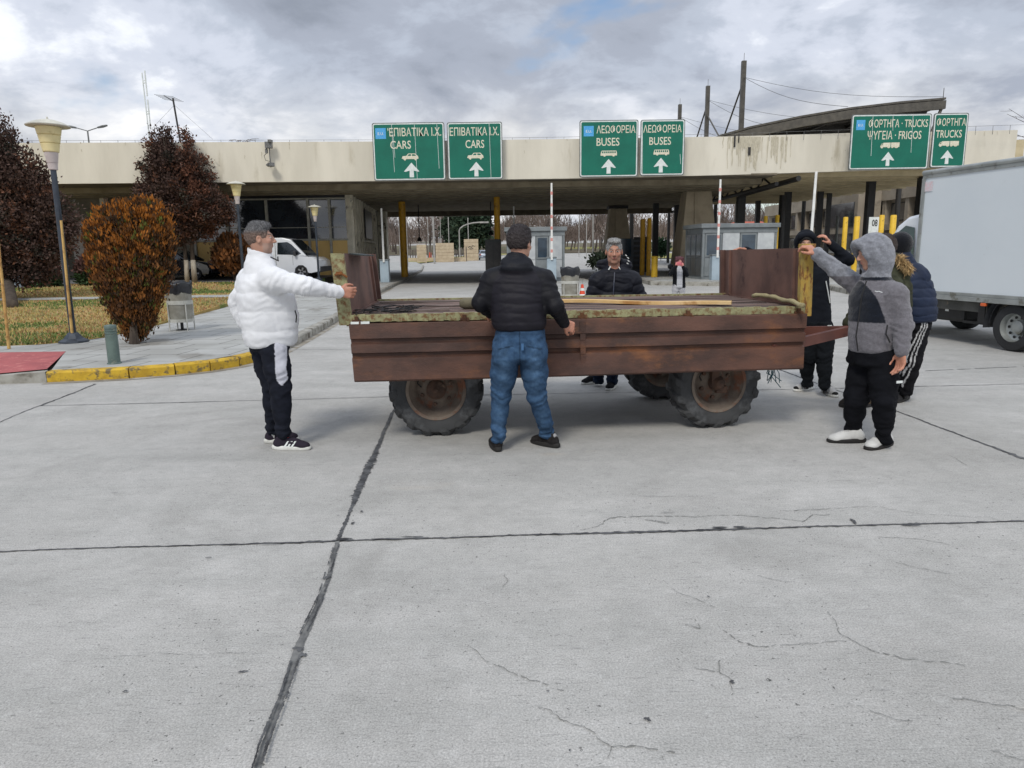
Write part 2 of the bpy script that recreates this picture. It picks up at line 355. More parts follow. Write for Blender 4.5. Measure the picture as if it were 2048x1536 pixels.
sw = MB(); lawn_edge = [(-30, 11.6), (-8.95, 11.75), (-8.0, 11.95), (-7.6, 12.35), (-7.4, 13.1), (-7.55, 15.4), (-8.0, 19.5), (-8.6, 24), (-9.0, 30), (-9.2, 33.0), (-9.3, 36), (-9.6, 50), (-11, 62), (-14, 80), (-17, 98)]
# pavement between the inner kerb edge and the lawn
i0 = 2
ring = [(x, y, KZ+ZG(y)) for x, y in kin[i0:]]; le = [(-6.96, 11.0), (-7.28, 12.2), (-7.38, 12.9)]+lawn_edge[5:]
def resample(P, n, zf):
    P = [Vector(p[:2]) for p in P]; L = [0]
    for i in range(1, len(P)): L.append(L[-1]+(P[i]-P[i-1]).length)
    out = []
    for k in range(n):
        s_ = L[-1]*(k/(n-1))**1.8; i = max(j for j in range(len(L)) if L[j] <= s_+1e-6); i = min(i, len(P)-2); f = (s_-L[i])/(L[i+1]-L[i]); q = P[i].lerp(P[i+1], f); out.append((q.x, q.y, zf(q.y)))
    return out
A_ = resample(kin[i0:], 60, lambda y: KZ+ZG(y)); B_ = resample(le, 60, lambda y: KZ+ZG(y))
sw.add(A_+B_, [(i, i+1, 60+i+1, 60+i) for i in range(59)])
sw.add([(-7.28, 12.2, KZ), (-7.38, 12.9, KZ), (-7.6, 12.35, KZ), (-8.0, 11.95, KZ), (-8.95, 11.75, KZ), (-30, 11.6, KZ), (-30, 11.0, KZ), (-6.96, 11.0, KZ)], [(7, 0, 3, 4), (0, 1, 2, 3), (7, 4, 5, 6)])
pv = sw.build('pavement', M_pave, kind='structure')
# red ramp and grey flank
M_red = mat('red_paving', srgb(172, 92, 92), srgb(150, 78, 80), 2, .85, bump=.3, bscale=50, c3=srgb(190, 120, 115), s3=9)
rm = MB(); rm.add([(-6.12, 9.24, KZ+.004), (-6.95, 11.0, KZ+.004), (-8.0, 11.0, KZ+.004), (-8.2, 8.86, .02), (-9.6, 11.0, KZ+.004), (-9.6, 8.65, .008), (-30, 11.0, KZ+.004), (-30, 8.2, .008)], [(0, 1, 2, 3), (3, 2, 4, 5), (5, 4, 6, 7)])
rm.build('ramp', M_red, kind='structure')
M_kg = mat('kerb_stone', srgb(166, 164, 156), srgb(128, 124, 114), 4, .9, bump=.5, bscale=25, c3=srgb(96, 90, 80), s3=2)
M_ky = mat('yellow_kerb_paint', srgb(208, 172, 48), srgb(178, 142, 38), 5, .75, bump=.5, bscale=30, c3=srgb(112, 98, 66), s3=9, t3=(.50, .62))
fl = MB(); fl.add([(-6.0, 9.02, 0), (-6.0, 9.02, KZ), (-6.06, 9.18, KZ), (-8.1, 8.82, .02), (-8.1, 8.72, 0)], [(0, 1, 3, 4), (1, 2, 3)]); fl.build('kerb_flank', M_kg, kind='structure')
def kerb_run(i_from, i_to, m, name, stone):
    mb = MB(); P = kerb[i_from:i_to+1]; Q = kin[i_from:i_to+1]
    L = 0; segs = []
    for i in range(len(P)-1):
        a, b = Vector(P[i]), Vector(P[i+1]); c, d = Vector(Q[i]), Vector(Q[i+1]); n = max(1, round((b-a).length/stone))
        for k in range(n):
            f0, f1 = k/n, (k+1)/n; e = .008/max((b-a).length, .1); p0, p1, q0, q1 = a.lerp(b, f0+e), a.lerp(b, f1-e), c.lerp(d, f0+e), c.lerp(d, f1-e); j = random.uniform(-.006, .006)
            z0, z1 = ZG(p0.y), ZG(p1.y)
            def lf(p, q): return [(p.x, p.y, 0), (q.x, q.y, 0), (q.x, q.y, 0), (p.x, p.y, 0)]
            ch = .02
            r0 = [(p0.x, p0.y, z0-.01), (p0.x, p0.y, z0+KZ+j-ch), (p0.lerp(q0, .12).x, p0.lerp(q0, .12).y, z0+KZ+j+.004), (q0.x, q0.y, z0+KZ+j+.004), (q0.x, q0.y, z0-.01)]
            r1 = [(p1.x, p1.y, z1-.01), (p1.x, p1.y, z1+KZ+j-ch), (p1.lerp(q1, .12).x, p1.lerp(q1, .12).y, z1+KZ+j+.004), (q1.x, q1.y, z1+KZ+j+.004), (q1.x, q1.y, z1-.01)]
            mb.add(r0+r1, [(0, 1, 2, 3, 4), (9, 8, 7, 6, 5)]+[(i_, 5+i_, 5+(i_+1) % 5, (i_+1) % 5) for i_ in range(5)])
    return mb.build(name, m, kind='structure')
kerb_run(2, 8, M_ky, 'yellow_kerb', .95); kerb_run(8, len(kerb)-1, M_kg, 'grey_kerb', .9)
gut = MB()   # dirty gutter along the kerb
o1 = kerb[2:15]; o2 = off(kerb, -.14)[2:15]; gut.add([(x, y, .004) for x, y in o1]+[(x, y, .004) for x, y in o2], [(13+i, 13+i+1, i+1, i) for i in range(12)])
gut.build('gutter', mat('gutter_dirt', srgb(148, 142, 130), srgb(120, 112, 98), 3, .95, c3=srgb(160, 158, 152), s3=2.5, t3=(.5, .6)), kind='structure')
# lawn
M_grass = mat('dry_lawn', srgb(168, 142, 84), srgb(140, 122, 66), 1.2, .95, bump=1., bscale=60, c3=srgb(84, 108, 42), s3=.16, t3=(.50, .60), stretch=(.5, 1.2, 1))
def ZL(y): return KZ+.005+max(0, y-12.5)*.011
lw = MB(); LL = resample(lawn_edge[1:11], 40, lambda y: ZL(y)); lw.add(LL+[(-60, p[1]-.2, p[2]) for p in LL], [(i, i+1, 41+i, 40+i) for i in range(39)])
lw.add(LL+[(p[0], p[1], 0.) for p in LL], [(i, 40+i, 41+i, i+1) for i in range(39)]); lw.add([LL[0], (-60, LL[0][1]-.2, LL[0][2]), (-60, LL[0][1]-.2, 0), (LL[0][0], LL[0][1], 0)], [(0, 1, 2, 3)])
lawn = lw.build('lawn', M_grass, kind='structure')
ph = MB(); ph.add([(-60, 21.6, ZL(21.6)+.015), (-8.5, 22.9, ZL(22.9)+.015), (-8.55, 24.0, ZL(24)+.015), (-60, 22.7, ZL(22.7)+.015)], [(0, 1, 2, 3)])
ph.build('path', M_pave, kind='structure')
yd = MB(); yd.add([(-60, 33.0, ZL(33)+.05), (-9.2, 33.0, ZL(33)+.02), (-9.4, 45, ZL(45)+.02), (-60, 45, ZL(45)+.05)], [(0, 1, 2, 3)])
yd.build('parking_yard', mat('yard_asphalt', srgb(120, 120, 120), srgb(98, 98, 98), 2, .9), kind='structure')
# grass blades: dry and green tufts
gb = MB(); gb.c = []
n = 46000
yy = 11.62+(33-11.62)*rng.random(n)**1.6; 
ex = np.interp(yy, [p[1] for p in lawn_edge[1:11]], [p[0] for p in lawn_edge[1:11]])
xx = ex-.03-rng.random(n)**1.3*(yy*.62+2)
pat = np.sin(xx*.9+1.3*np.sin(yy*.7))+np.sin(yy*1.1+xx*.35+2)+.5*np.sin(xx*2.3-yy*1.7)
for i in range(n):
    x, y = xx[i], yy[i]
    if 21.4+.025*(x+60) < y-.0 < 22.95+.025*(x+60): continue
    h = (.03+.04*rng.random())*(1.0 if y < 20 else 1.2); a = rng.random()*6.28; wv = .006+.0006*y
    z = ZL(y); b = (math.cos(a)*wv, math.sin(a)*wv); l = rng.normal(0, .02, 2)
    green = (pat[i] > 1.0) or (y < 13.6 and rng.random() < .62)
    c = (.12, .17, .045) if green else ((.42, .32, .14) if rng.random() < .6 else (.33, .22, .09))
    c = tuple(q*(.75+.5*rng.random()) for q in c)
    gb.add([(x-b[0], y-b[1], z), (x+b[0], y+b[1], z), (x+l[0], y+l[1], z+h)], [(0, 1, 2)]); gb.c += [c]*3
gb.build('grass', mat('grass_blades', (1, 1, 1), attr=True, rough=.9), kind='stuff')
# ================================================================ CANOPY
M_fas = mat('painted_concrete', srgb(220, 214, 198), srgb(205, 199, 183), .8, .85, bump=.25, bscale=20, c3=srgb(186, 178, 158), s3=1.2, t3=(.56, .75), stretch=(1, 1, .25))
M_sof = mat('soffit_concrete', srgb(120, 110, 92), srgb(92, 84, 70), 1.2, .9, c3=srgb(96, 88, 74), s3=.8)  # slab toned darker, painting shade between the ceiling ribs
M_rib = mat('rib_concrete_lit', srgb(158, 147, 124), srgb(130, 120, 100), 1.5, .9)  # same ceiling toned lighter: the light on the ribs is put into the colour
M_rib2 = mat('beige_rib', srgb(200, 186, 152), srgb(180, 166, 134), 1.5, .85)
M_dark = mat('dark_steel', srgb(52, 50, 48), srgb(38, 37, 36), 6, .55)
M_stain = mat('damp_stain', srgb(172, 164, 143), srgb(200, 193, 173), 14, .9, stretch=(3, 1, .5))
can = thing('border_canopy', 'huge flat cream concrete roof carrying the green lane signs', 'canopy', (0, 33.5, 0))
def CB(mb, name, m, **k): # children of canopy in local coordinates
    mb.v = [(a, b-33.5, c) for a, b, c in mb.v]; return mb.build(name, m, can, **k)
FB = [W(-500, 373, 33.2), W(740, 362, 33.4), W(1130, 357, 33.5), W(1452, 350, 33.7)]
FTz = [W(-500, 288, 33.2).z, W(740, 283, 33.4).z, W(1130, 278, 33.5).z, W(1452, 273, 33.7).z]
FB2 = [W(1452, 350, 33.7), W(1700, 342, 34.0), W(1890, 334, 34.3), W(2028, 328, 34.5)]
FT2 = [W(1452, 273, 33.7), W(1700, 266, 34.0), W(1890, 263, 34.3), W(2032, 260, 34.5)]
def fascia(B, Tz, th=.25):
    mb = MB()
    for i in range(len(B)-1):
        a, b = B[i], B[i+1]
        mb.hexa([(a.x, a.y, a.z), (b.x, b.y, b.z), (b.x, b.y, Tz[i+1]), (a.x, a.y, Tz[i])], [(a.x, a.y+th, a.z), (b.x, b.y+th, b.z), (b.x, b.y+th, Tz[i+1]), (a.x, a.y+th, Tz[i])])
    return mb
f1 = fascia(FB, FTz)
# left-end gap is out of frame; panel joints and formwork ties
CB(f1, 'fascia', M_fas)
CB(fascia(FB2, [p.z for p in FT2]), 'fascia', M_fas)
jb = MB()
for i in range(26):
    x = -34+i*1.83
    if x > 9.9: break
    jb.bb((x, 33.18, 5.3), (x+.012, 33.6, 6.5))
sr = np.random.default_rng(5); st = MB()
def streak(x, y, z1, wd, ln):
    n = 7; vs = []
    for k in range(n):
        q = wd*(1-.6*k/n)*(.6+.7*sr.random()); z = z1-ln*k/(n-1); xx_ = x+sr.normal(0, .01); vs += [(xx_-q/2, y, z), (xx_+q/2, y, z)]
    st.add(vs, [(2*k, 2*k+1, 2*k+3, 2*k+2) for k in range(n-1)])
def ffy(x): return 33.2 if x < -6 else np.interp(x, [-34, -6.3, 2.6, 10, 16, 21, 24], [33.2, 33.4, 33.5, 33.7, 34, 34.3, 34.5])
for i in range(45):
    x = sr.uniform(-22, 24.5); 
    if x < -6.3 and sr.random() < .45: continue
    y = float(np.interp(x, [-34, -6.3, 2.6, 10.2, 16.6, 21, 24], [33.2, 33.4, 33.5, 33.7, 34, 34.3, 34.5]))-.006
    zt = float(np.interp(x, [-34, -6.3, 2.6, 10.2, 16, 21, 24], [FTz[0]+.08, FTz[1], FTz[2], FTz[3], FT2[1].z, FT2[2].z, FT2[3].z]))-.01
    heavy = 10.0 < x < 13.5 or 3 < x < 4.5
    streak(x, y, zt-(0 if sr.random() < .75 else sr.uniform(.3, 1.1)), sr.uniform(.015, .05)*(1.5 if heavy else 1), sr.uniform(.05, .35)*(2.4 if heavy else 1))
for i in range(45):
    x = sr.normal(11.2, .9); y = 33.7+(x-10.2)*.045-.007
    if x < 10.3: y = 33.69
    streak(x, y, FTz[3]-.03, sr.uniform(.03, .12), sr.uniform(.3, 1.5))
CB(st, 'damp_stain', M_stain, kind='stuff')
tm = MB()
tm.bb((10.22, 33.66, 6.1), (10.30, 33.68, 6.62)); tm.bb((10.42, 33.67, 6.3), (10.47, 33.69, 6.66)); tm.bb((10.9, 33.70, 5.75), (11.02, 33.715, 6.1))
tm.v = [(a, b-33.5, c) for a, b, c in tm.v]; pieces(tm, 'rebar_gap', M_dark, can)
sb = MB()   # slab above the ribs + outer soffit strip
sb.bb((-34, 33.97, 4.95), (12.4, 56, 6.40))
sb.bb((-34, 33.46, 4.86), (-6.3, 35.2, 4.949)); sb.bb((-6.299, 33.76, 4.86), (12.3, 35.2, 4.949))
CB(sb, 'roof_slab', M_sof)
sb2 = MB(); q0 = [(12.41, 34.05, 5.15), (24.2, 34.75, 5.35), (20.8, 56, 5.1), (12.41, 56, 5.0)]; sb2.hexa(q0, [(a, b, 6.40) for a, b, c in q0]); CB(sb2, 'roof_slab', M_rib2)
rb = MB()
for i in range(16): rb.bb((-34, 35.9+i*1.25, 4.66), (12.35, 36.5+i*1.25, 4.95))
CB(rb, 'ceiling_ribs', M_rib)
rb2 = MB()
for i in range(17):
    y = 34.9+i*1.25; xr = 24.1+(y-34.75)*(-.15); rb2.bb((12.5, y, 4.86), (xr, y+.22, 5.16+.16*(1-i/26)))
CB(rb2, 'ceiling_ribs', M_rib2)
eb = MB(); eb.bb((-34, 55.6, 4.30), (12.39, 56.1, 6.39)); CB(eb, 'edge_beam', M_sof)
tr = MB(); tr.tube([(12.5, 34.3, 4.52), (12.45, 56, 4.38)], .10, 8); tr.tube([(13.4, 34.0, 4.72), (12.6, 40, 4.42)], .13, 8)
for i in range(8): y = 35+i*2.6; tr.tube([(12.5, y, 4.52), (12.5, y+1.1, 4.95)], .05, 6); tr.tube([(12.5, y+2.1, 4.5), (12.5, y+1.1, 4.95)], .05, 6)
CB(tr, 'edge_truss', M_dark)
M_rail = mat('galvanised', srgb(130, 130, 128), srgb(96, 96, 94), 20, .5, metal=.5)
ra = MB(); xs_ = np.arange(-24, 24, .78)
for x in xs_:
    zt = float(np.interp(x, [-34, -6.3, 2.6, 10.2, 16, 21, 24], [FTz[0]+.08, FTz[1], FTz[2], FTz[3], FT2[1].z, FT2[2].z, FT2[3].z])); ra.tube([(x, 33.8, zt-.25), (x, 33.8, zt+.14)], .009, 4)
ra.tube([(x, 33.8, float(np.interp(x, [-34, -6.3, 2.6, 10.2, 16, 21, 24], [FTz[0]+.08, FTz[1], FTz[2], FTz[3], FT2[1].z, FT2[2].z, FT2[3].z]))+.13) for x in xs_], .008, 4)
CB(ra, 'lightning_wire', M_rail)
M_col = mat('column_concrete', srgb(196, 182, 156), srgb(176, 162, 138), 1.5, .85, bump=.2, bscale=15)
def column(cx, cy, zt, wt, wb, dt, db):
    mb = MB(); b = .14; z0 = .1
    T_ = [(cx-wt/2, cy-dt/2, zt), (cx+wt/2, cy-dt/2, zt), (cx+wt/2, cy+dt/2, zt), (cx-wt/2, cy+dt/2, zt)]
    B_ = [(cx-wb/2, cy-db/2, z0), (cx+wb/2, cy-db/2, z0), (cx+wb/2, cy+db/2, z0), (cx-wb/2, cy+db/2, z0)]
    mb.hexa(B_, T_); o = CB(mb, 'column', M_col, bevel=.04)
    mb = MB(); mb.hexa([(cx-wb*.12, cy-db/2-.10, z0), (cx+wb*.06, cy-db/2-.10, z0), (cx+wb*.06, cy-db/2+.1, z0), (cx-wb*.12, cy-db/2+.1, z0)], [(cx-wt*.18, cy-dt/2-.05, zt-.04), (cx-wt*.08, cy-dt/2-.05, zt-.04), (cx-wt*.08, cy-dt/2+.1, zt-.04), (cx-wt*.18, cy-dt/2+.1, zt-.04)])
    mb.v = [(a, b_-33.5, c) for a, b_, c in mb.v]; mb.build('rib', M_col, o)
    cb = MB(); cb.bb((cx-wt/2-.1, cy-dt/2-.1, zt), (cx+wt/2+.1, cy+dt/2+.1, zt+.18)); cb.v = [(a, b_-33.5, c) for a, b_, c in cb.v]; cb.build('capital', M_dark, o)
column(10.35, 40.6, 4.72, 1.35, 2.3, 1.3, 2.4); column(7.65, 51.8, 4.45, 1.15, 2.2, 1.15, 2.2)
column(-22, 51, 4.6, 1.2, 2.2, 1.2, 2.2)
# hanging traffic lamps under the ceiling
M_blk = mat('black_paint', srgb(30, 30, 31), srgb(20, 20, 20), 5, .5)
for px, yt, yb, Y, lb in [(839, 430, 482, 48, 'black lamp hanging on a rod above the left lane beyond the yellow post'), (982, 425, 470, 46, 'black lamp hanging on a rod beside the right yellow post')]:
    p, q = W(px, yt, Y), W(px, yb, Y); mb = MB(); mb.tube([(0, 0, 0), (0, 0, 4.9-q.z)], .035, 6); mb.lathe([(0, -.02), (.17, 0), (.13, .14), (.05, .26), (0, .3)], 12)
    o = mb.build('hanging_lamp', M_blk); o.location = q; tag(o, lb, 'lamp', 'lamps hanging under the canopy')
# camera and bracket on the fascia
cm_ = thing('camera_bracket', 'grey camera and junction box on a short pole fixed to the fascia', 'camera', W(538, 288, 33.1))
mb = MB(); mb.tube([(0, 0, .05), (0, 0, -1.0)], .03, 6); mb.build('pole', M_rail, cm_)
mb = MB(); mb.box((0, -.05, -.05), (.3, .2, .28)); mb.box((.1, -.12, .1), (.14, .3, .12)); mb.box((-.13, -.02, -.3), (.1, .12, .2)); mb.build('junction_box', M_rail, cm_, bevel=.01)
mb = MB(); mb.box((.05, -.1, -.9), (.26, .34, .16), rz=.5); mb.lathe([(.05, 0), (.05, .1)], 8, (-.08, -.25, -.92), 'Y'); mb.build('housing', M_rail, cm_, bevel=.01)
mb = MB(); mb.tube([(-.1, 0, -.35), (-.25, -.02, -.5), (-.2, -.02, -.7), (0, 0, -.75)], .012, 5); mb.build('cable', M_blk, cm_)
# weed growing on the roof edge
mb = MB(); wr = np.random.default_rng(3)
for i in range(14):
    a = wr.uniform(0, 3.14); L_ = wr.uniform(.2, .9); b0 = Vector((wr.uniform(-.4, .4), 0, 0)); mb.tube([b0, b0+Vector((math.cos(a)*L_*.5, 0, .1+.1*L_)), b0+Vector((math.cos(a)*L_, .05, .25*L_))], .008, 4)
o = mb.build('dry_weed', mat('dry_twig', srgb(92, 78, 66), srgb(70, 60, 52), 5, .9)); o.location = W(485, 285, 33.5)+Vector((0, 0, -.03)); tag(o, 'thin dry weed growing on the roof edge above the lamps', 'weed')
# ================================================================ LANE SIGNS
M_grn = mat('sign_green', srgb(10, 108, 88), srgb(8, 98, 80), 1, .45, spec=.4)
M_wht = mat('sign_white', srgb(226, 230, 228), srgb(206, 212, 208), 6, .5)
M_cream = mat('sign_lettering', srgb(226, 222, 204), srgb(206, 198, 172), 20, .6)
M_blu = mat('sign_blue', srgb(60, 150, 210), srgb(90, 172, 222), 30, .5)
M_grey = mat('panel_grey', srgb(118, 122, 120), srgb(92, 96, 94), 4, .6, metal=.3)
SG = 'green lane signs along the canopy front'
CAR = [(0, .30), (.06, .62), (.28, .66), (.40, .98), (.80, .98), (.97, .60), (1, .28), (.90, .22), (.86, .03), (.80, .03), (.74, .22), (.26, .22), (.22, .03), (.16, .03), (.1, .22)]
def sign(tlx, trx, ty, blx, brx, by, rows, icon, ib, arrow, blue, lb, streaks=()):
    Y = 33.0; a, b, c, d = W(tlx, ty, Y), W(trx, ty, Y), W(blx, by, Y), W(brx, by, Y)
    x0 = (a.x+c.x)/2; x1 = (b.x+d.x)/2; z1 = a.z/2+b.z/2; z0 = c.z/2+d.z/2; wd, h = x1-x0, z1-z0
    t = thing('lane_sign', lb, 'sign', ((x0+x1)/2, Y, z0), math.atan2((trx-tlx)*.0, 1), SG); X = lambda u: (u-.5)*wd; Z = lambda v: (1-v)*h
    def rr(i, y, y2, r=.09, n=5):
        P = []
        for cx, cz, a0 in ((wd/2-i-r, h-i-r, 0), (-wd/2+i+r, h-i-r, 90), (-wd/2+i+r, i+r, 180), (wd/2-i-r, i+r, 270)):
            P += [(cx+r*math.cos(math.radians(a0+90*k/n)), y, cz+r*math.sin(math.radians(a0+90*k/n))) for k in range(n+1)]
        return MB().prism(P, (0, y2-y, 0))
    rr(0, 0, .05).build('backing', M_grey, t); rr(.035, -.006, 0, .08).build('border', M_wht, t); rr(.08, -.012, -.006, .06).build('panel', M_grn, t)
    for txt, u0, u1, v0, v1 in rows: mb = MB(); lettering(mb, txt, X(u0), X(u1), Z(v1), Z(v0), -.016, .008); mb.build('lettering', M_cream, t)
    u0, u1, v0, v1 = ib; U = lambda p: X(u0+(u1-u0)*p); V = lambda p: Z(v1-(v1-v0)*p)
    mb = MB(); y = -.016; dk = MB()
    if icon == 'car':
        mb.prism([(U(p), y, V(q)) for p, q in CAR], (0, .003, 0)); dk.prism([(U(p), y-.004, V(q)) for p, q in ((.34, .66), (.43, .88), (.56, .88), (.56, .66))], (0, .003, 0)); dk.prism([(U(p), y-.004, V(q)) for p, q in ((.62, .66), (.62, .88), (.77, .88), (.87, .66))], (0, .003, 0))
    elif icon == 'bus':
        mb.prism([(U(p), y, V(q)) for p, q in ((0, .18), (.01, .6), (.07, 1), (.96, 1), (1, .6), (1, .18), (.88, .18), (.84, .02), (.76, .02), (.72, .18), (.32, .18), (.28, .02), (.2, .02), (.16, .18))], (0, .003, 0))
        for k in range(7): dk.prism([(U(p), y-.004, V(q)) for p, q in ((.09+k*.125, .58), (.09+k*.125, .88), (.175+k*.125, .88), (.175+k*.125, .58))], (0, .003, 0))
    else:
        mb.prism([(U(p), y, V(q)) for p, q in ((0, .2), (.02, .55), (.06, .8), (.14, .8), (.15, .95), (.53, .98), (.53, .2), (.47, .03), (.41, .03), (.36, .2), (.16, .2), (.12, .02), (.05, .02), (.03, .2))], (0, .003, 0))
        mb.prism([(U(p), y, V(q)) for p, q in ((.56, .98), (1, .98), (1, .2), (.94, .2), (.9, .03), (.8, .03), (.74, .2), (.70, .2), (.66, .03), (.6, .03), (.57, .2))], (0, .003, 0)); dk.prism([(U(p), y-.004, V(q)) for p, q in ((.04, .55), (.07, .72), (.12, .72), (.12, .55))], (0, .003, 0))
    ic = mb.build('pictogram', M_cream, t); dk.build('pictogram_window', M_grn, ic)
    u0, u1, v0, v1 = arrow; mb = MB(); c_ = (u0+u1)/2; q = (u1-u0)*.13; mb.prism([(X(p), y, Z(v)) for p, v in ((c_, v0), (u1, v0+(v1-v0)*.60), (u1-.02, v0+(v1-v0)*.62), (c_+q, v0+(v1-v0)*.54), (c_+q*1.1, v1), (c_-q*1.1, v1), (c_-q, v0+(v1-v0)*.54), (u0+.02, v0+(v1-v0)*.62), (u0, v0+(v1-v0)*.60))], (0, .003, 0)); mb.build('arrow', M_wht, t)
    if blue:
        u0, u1, v0, v1 = blue; mb = MB(); mb.prism([(X(u0), y, Z(v1)), (X(u1), y, Z(v1)), (X(u1), y, Z(v0)), (X(u0), y, Z(v0))], (0, .003, 0)); e = mb.build('emblem', M_blu, t)
        mb = MB(); lettering(mb, 'E.U.', X(u0+(u1-u0)*.22), X(u0+(u1-u0)*.8), Z(v0+(v1-v0)*.64), Z(v0+(v1-v0)*.4), y-.004, .01); mb.build('emblem_letters', M_wht, e)
    if streaks:
        mb = MB()
        for u, v0, v1 in streaks: mb.prism([(X(u), y-.003, Z(v1)), (X(u)+.014, y-.003, Z(v1)), (X(u)-.03, y-.003, Z(v0)), (X(u)-.045, y-.003, Z(v0))], (0, .002, 0))
        pieces(mb, 'dropping_streak', M_wht, t)
    mb = MB(); mb.bb((-wd*.3, .05, .1), (-wd*.3+.08, .35, .2)); mb.bb((wd*.3, .05, .1), (wd*.3+.08, .35, .2)); mb.bb((-wd*.3, .05, h*.55), (-wd*.3+.08, .35, h*.55+.08)); mb.bb((wd*.3, .05, h*.55), (wd*.3+.08, .35, h*.55+.08)); pieces(mb, 'bracket', M_grey, t)
sign(743, 888, 245, 749, 892, 361, [("'ΕΠΙΒΑΤΙΚΑ Ι.Χ.", .215, .955, .09, .235), ('CARS', .245, .53, .31, .45)], 'car', (.395, .63, .53, .655), (.42, .635, .69, .945), (.045, .19, .09, .275), 'large green sign reading CARS with blue square, leftmost on the canopy', [(.285, .02, .85), (.30, .2, .6), (.60, .02, .99), (.91, .02, .8)])
sign(893, 1003, 244, 897, 1007, 359, [("ΕΠΙΒΑΤΙΚΑ Ι.Χ.", .05, .94, .09, .235), ('CARS', .33, .67, .31, .45)], 'car', (.355, .655, .53, .655), (.385, .65, .69, .945), None, 'green sign reading CARS without a blue square', [(.78, .02, .99)])
sign(1159, 1275, 240, 1159, 1277, 354, [("ΛΕΩΦΟΡΕΙΑ", .29, .95, .09, .235), ('BUSES', .29, .68, .31, .45)], 'bus', (.36, .64, .535, .64), (.375, .625, .68, .94), (.07, .24, .10, .28), 'green sign reading BUSES with a blue square')
sign(1280, 1368, 239, 1281, 1370, 351, [("ΛΕΩΦΟΡΕΙΑ", .06, .92, .09, .235), ('BUSES', .2, .69, .31, .45)], 'bus', (.30, .655, .535, .64), (.31, .635, .68, .945), None, 'narrower green sign reading BUSES without a blue square', [(.055, .02, .99), (.92, .62, .8)])
sign(1702, 1862, 228, 1699, 1857, 339, [("ΦΟΡΤΗΓΑ · TRUCKS", .215, .955, .09, .245), ("ΨΥΓΕΙΑ · FRIGOS", .21, .885, .30, .455)], 'truck', (.38, .62, .51, .615), (.405, .57, .68, .935), (.06, .17, .10, .28), 'widest green sign reading TRUCKS and FRIGOS', [(.27, .02, .75), (.52, .02, .3), (.77, .02, .7)])
sign(1867, 1936, 226, 1861, 1930, 335, [("ΦΟΡΤΗΓΑ", .09, .93, .09, .24), ('TRUCKS', .09, .84, .31, .45)], 'truck', (.2, .78, .51, .615), (.29, .66, .68, .935), None, 'narrow green sign reading only TRUCKS, rightmost on the canopy')
# ================================================================ OFFICE BUILDING UNDER THE CANOPY
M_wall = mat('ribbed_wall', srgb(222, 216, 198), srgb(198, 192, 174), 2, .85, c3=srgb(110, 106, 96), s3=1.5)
M_yel = mat('ochre_panel', srgb(226, 190, 120), srgb(214, 178, 108), 1, .6, c3=srgb(196, 164, 104), s3=2, stretch=(1, 1, .4))
M_glass = mat('dark_glass', srgb(56, 62, 68), srgb(40, 44, 50), .8, .05, spec=1., coat=.6)
M_mul = mat('mullion', srgb(176, 174, 162), srgb(150, 148, 138), 5, .6)
M_band = mat('dark_band', srgb(28, 30, 38), srgb(22, 24, 30), 2, .35)
ob = thing('office_building', 'low office with dark windows over ochre panels under the canopy', 'building', (-20, 39, .4))
def OB(mb, name, m, par=None, **k): mb.v = [(a+20, b-39, c-.4) for a, b, c in mb.v]; return mb.build(name, m, par or ob, **k)
mX = [W(px, 440, 39).x for px in (300, 385, 453, 533, 616, 659, 702)]
XR = mX[-1]
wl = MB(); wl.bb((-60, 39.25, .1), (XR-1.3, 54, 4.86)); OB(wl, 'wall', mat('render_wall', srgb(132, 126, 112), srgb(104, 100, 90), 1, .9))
bd = MB(); bd.bb((mX[1], 39.10, 4.54), (XR, 39.25, 4.80)); OB(bd, 'band', M_band)
for i in range(1, 6):
    a, b = mX[i], mX[i+1]
    fr = MB(); fr.bb((a-.06, 39.02, .35), (a+.06, 39.2, 4.54)); fr.bb((a+.061, 39.08, 2.30), (b-.061, 39.2, 2.40)); fr.bb((a+.061, 39.08, 4.46), (b-.061, 39.2, 4.538)); fr.bb((a+.061, 39.13, 2.98), (b-.061, 39.18, 3.02)); f_ = OB(fr, 'window', M_mul)
    pn = MB(); pn.bb((a+.061, 39.15, 2.4), (b-.061, 39.165, 4.46)); OB(pn, 'pane', M_glass, f_)
    yp = MB(); yp.bb((a+.065, 39.12, .42), (b-.065, 39.2, 2.295)); OB(yp, 'panel', M_yel)
cl = MB()
for k in range(3): x = XR-2.4+k*.02
for (x, w_) in ((mX[3]+.55, .5), (mX[3]+1.15, .4), (mX[5]+.2, .35), (mX[2]+.9, .6)): cl.bb((x, 39.155, 3.0), (x+w_*.16, 39.158, 4.4))
# ribbed side wall
rw = MB(); A0 = Vector((XR+.02, 39.0)); B0 = Vector((-9.9, 54)); dd = B0-A0; n = 12; nn_ = Vector((dd.y, -dd.x)).normalized()
for k in range(n):
    p = A0+dd*(k/n); q = A0+dd*((k+.20)/n); 
    o_ = nn_*.13
    rw.prism([(p.x, p.y, .14), (q.x, q.y, .14), (q.x+o_.x, q.y+o_.y, .14), (p.x+o_.x, p.y+o_.y, .14)], (0, 0, 4.6))
rw.prism([(A0.x, A0.y, .12), (B0.x, B0.y, .12), (B0.x-.3, B0.y, .12), (A0.x-.3, A0.y+.1, .12)], (0, 0, 4.72))
OB(rw, 'ribbed_wall', M_wall)
hb = MB(); p = A0+dd*.2+nn_*.18; q = A0+dd*.75+nn_*.18; hb.prism([(p.x, p.y, 2.25), (q.x, q.y, 2.25), (q.x+nn_.x*.1, q.y+nn_.y*.1, 2.25), (p.x+nn_.x*.1, p.y+nn_.y*.1, 2.25)], (0, 0, .12)); OB(hb, 'ledge', M_wall)
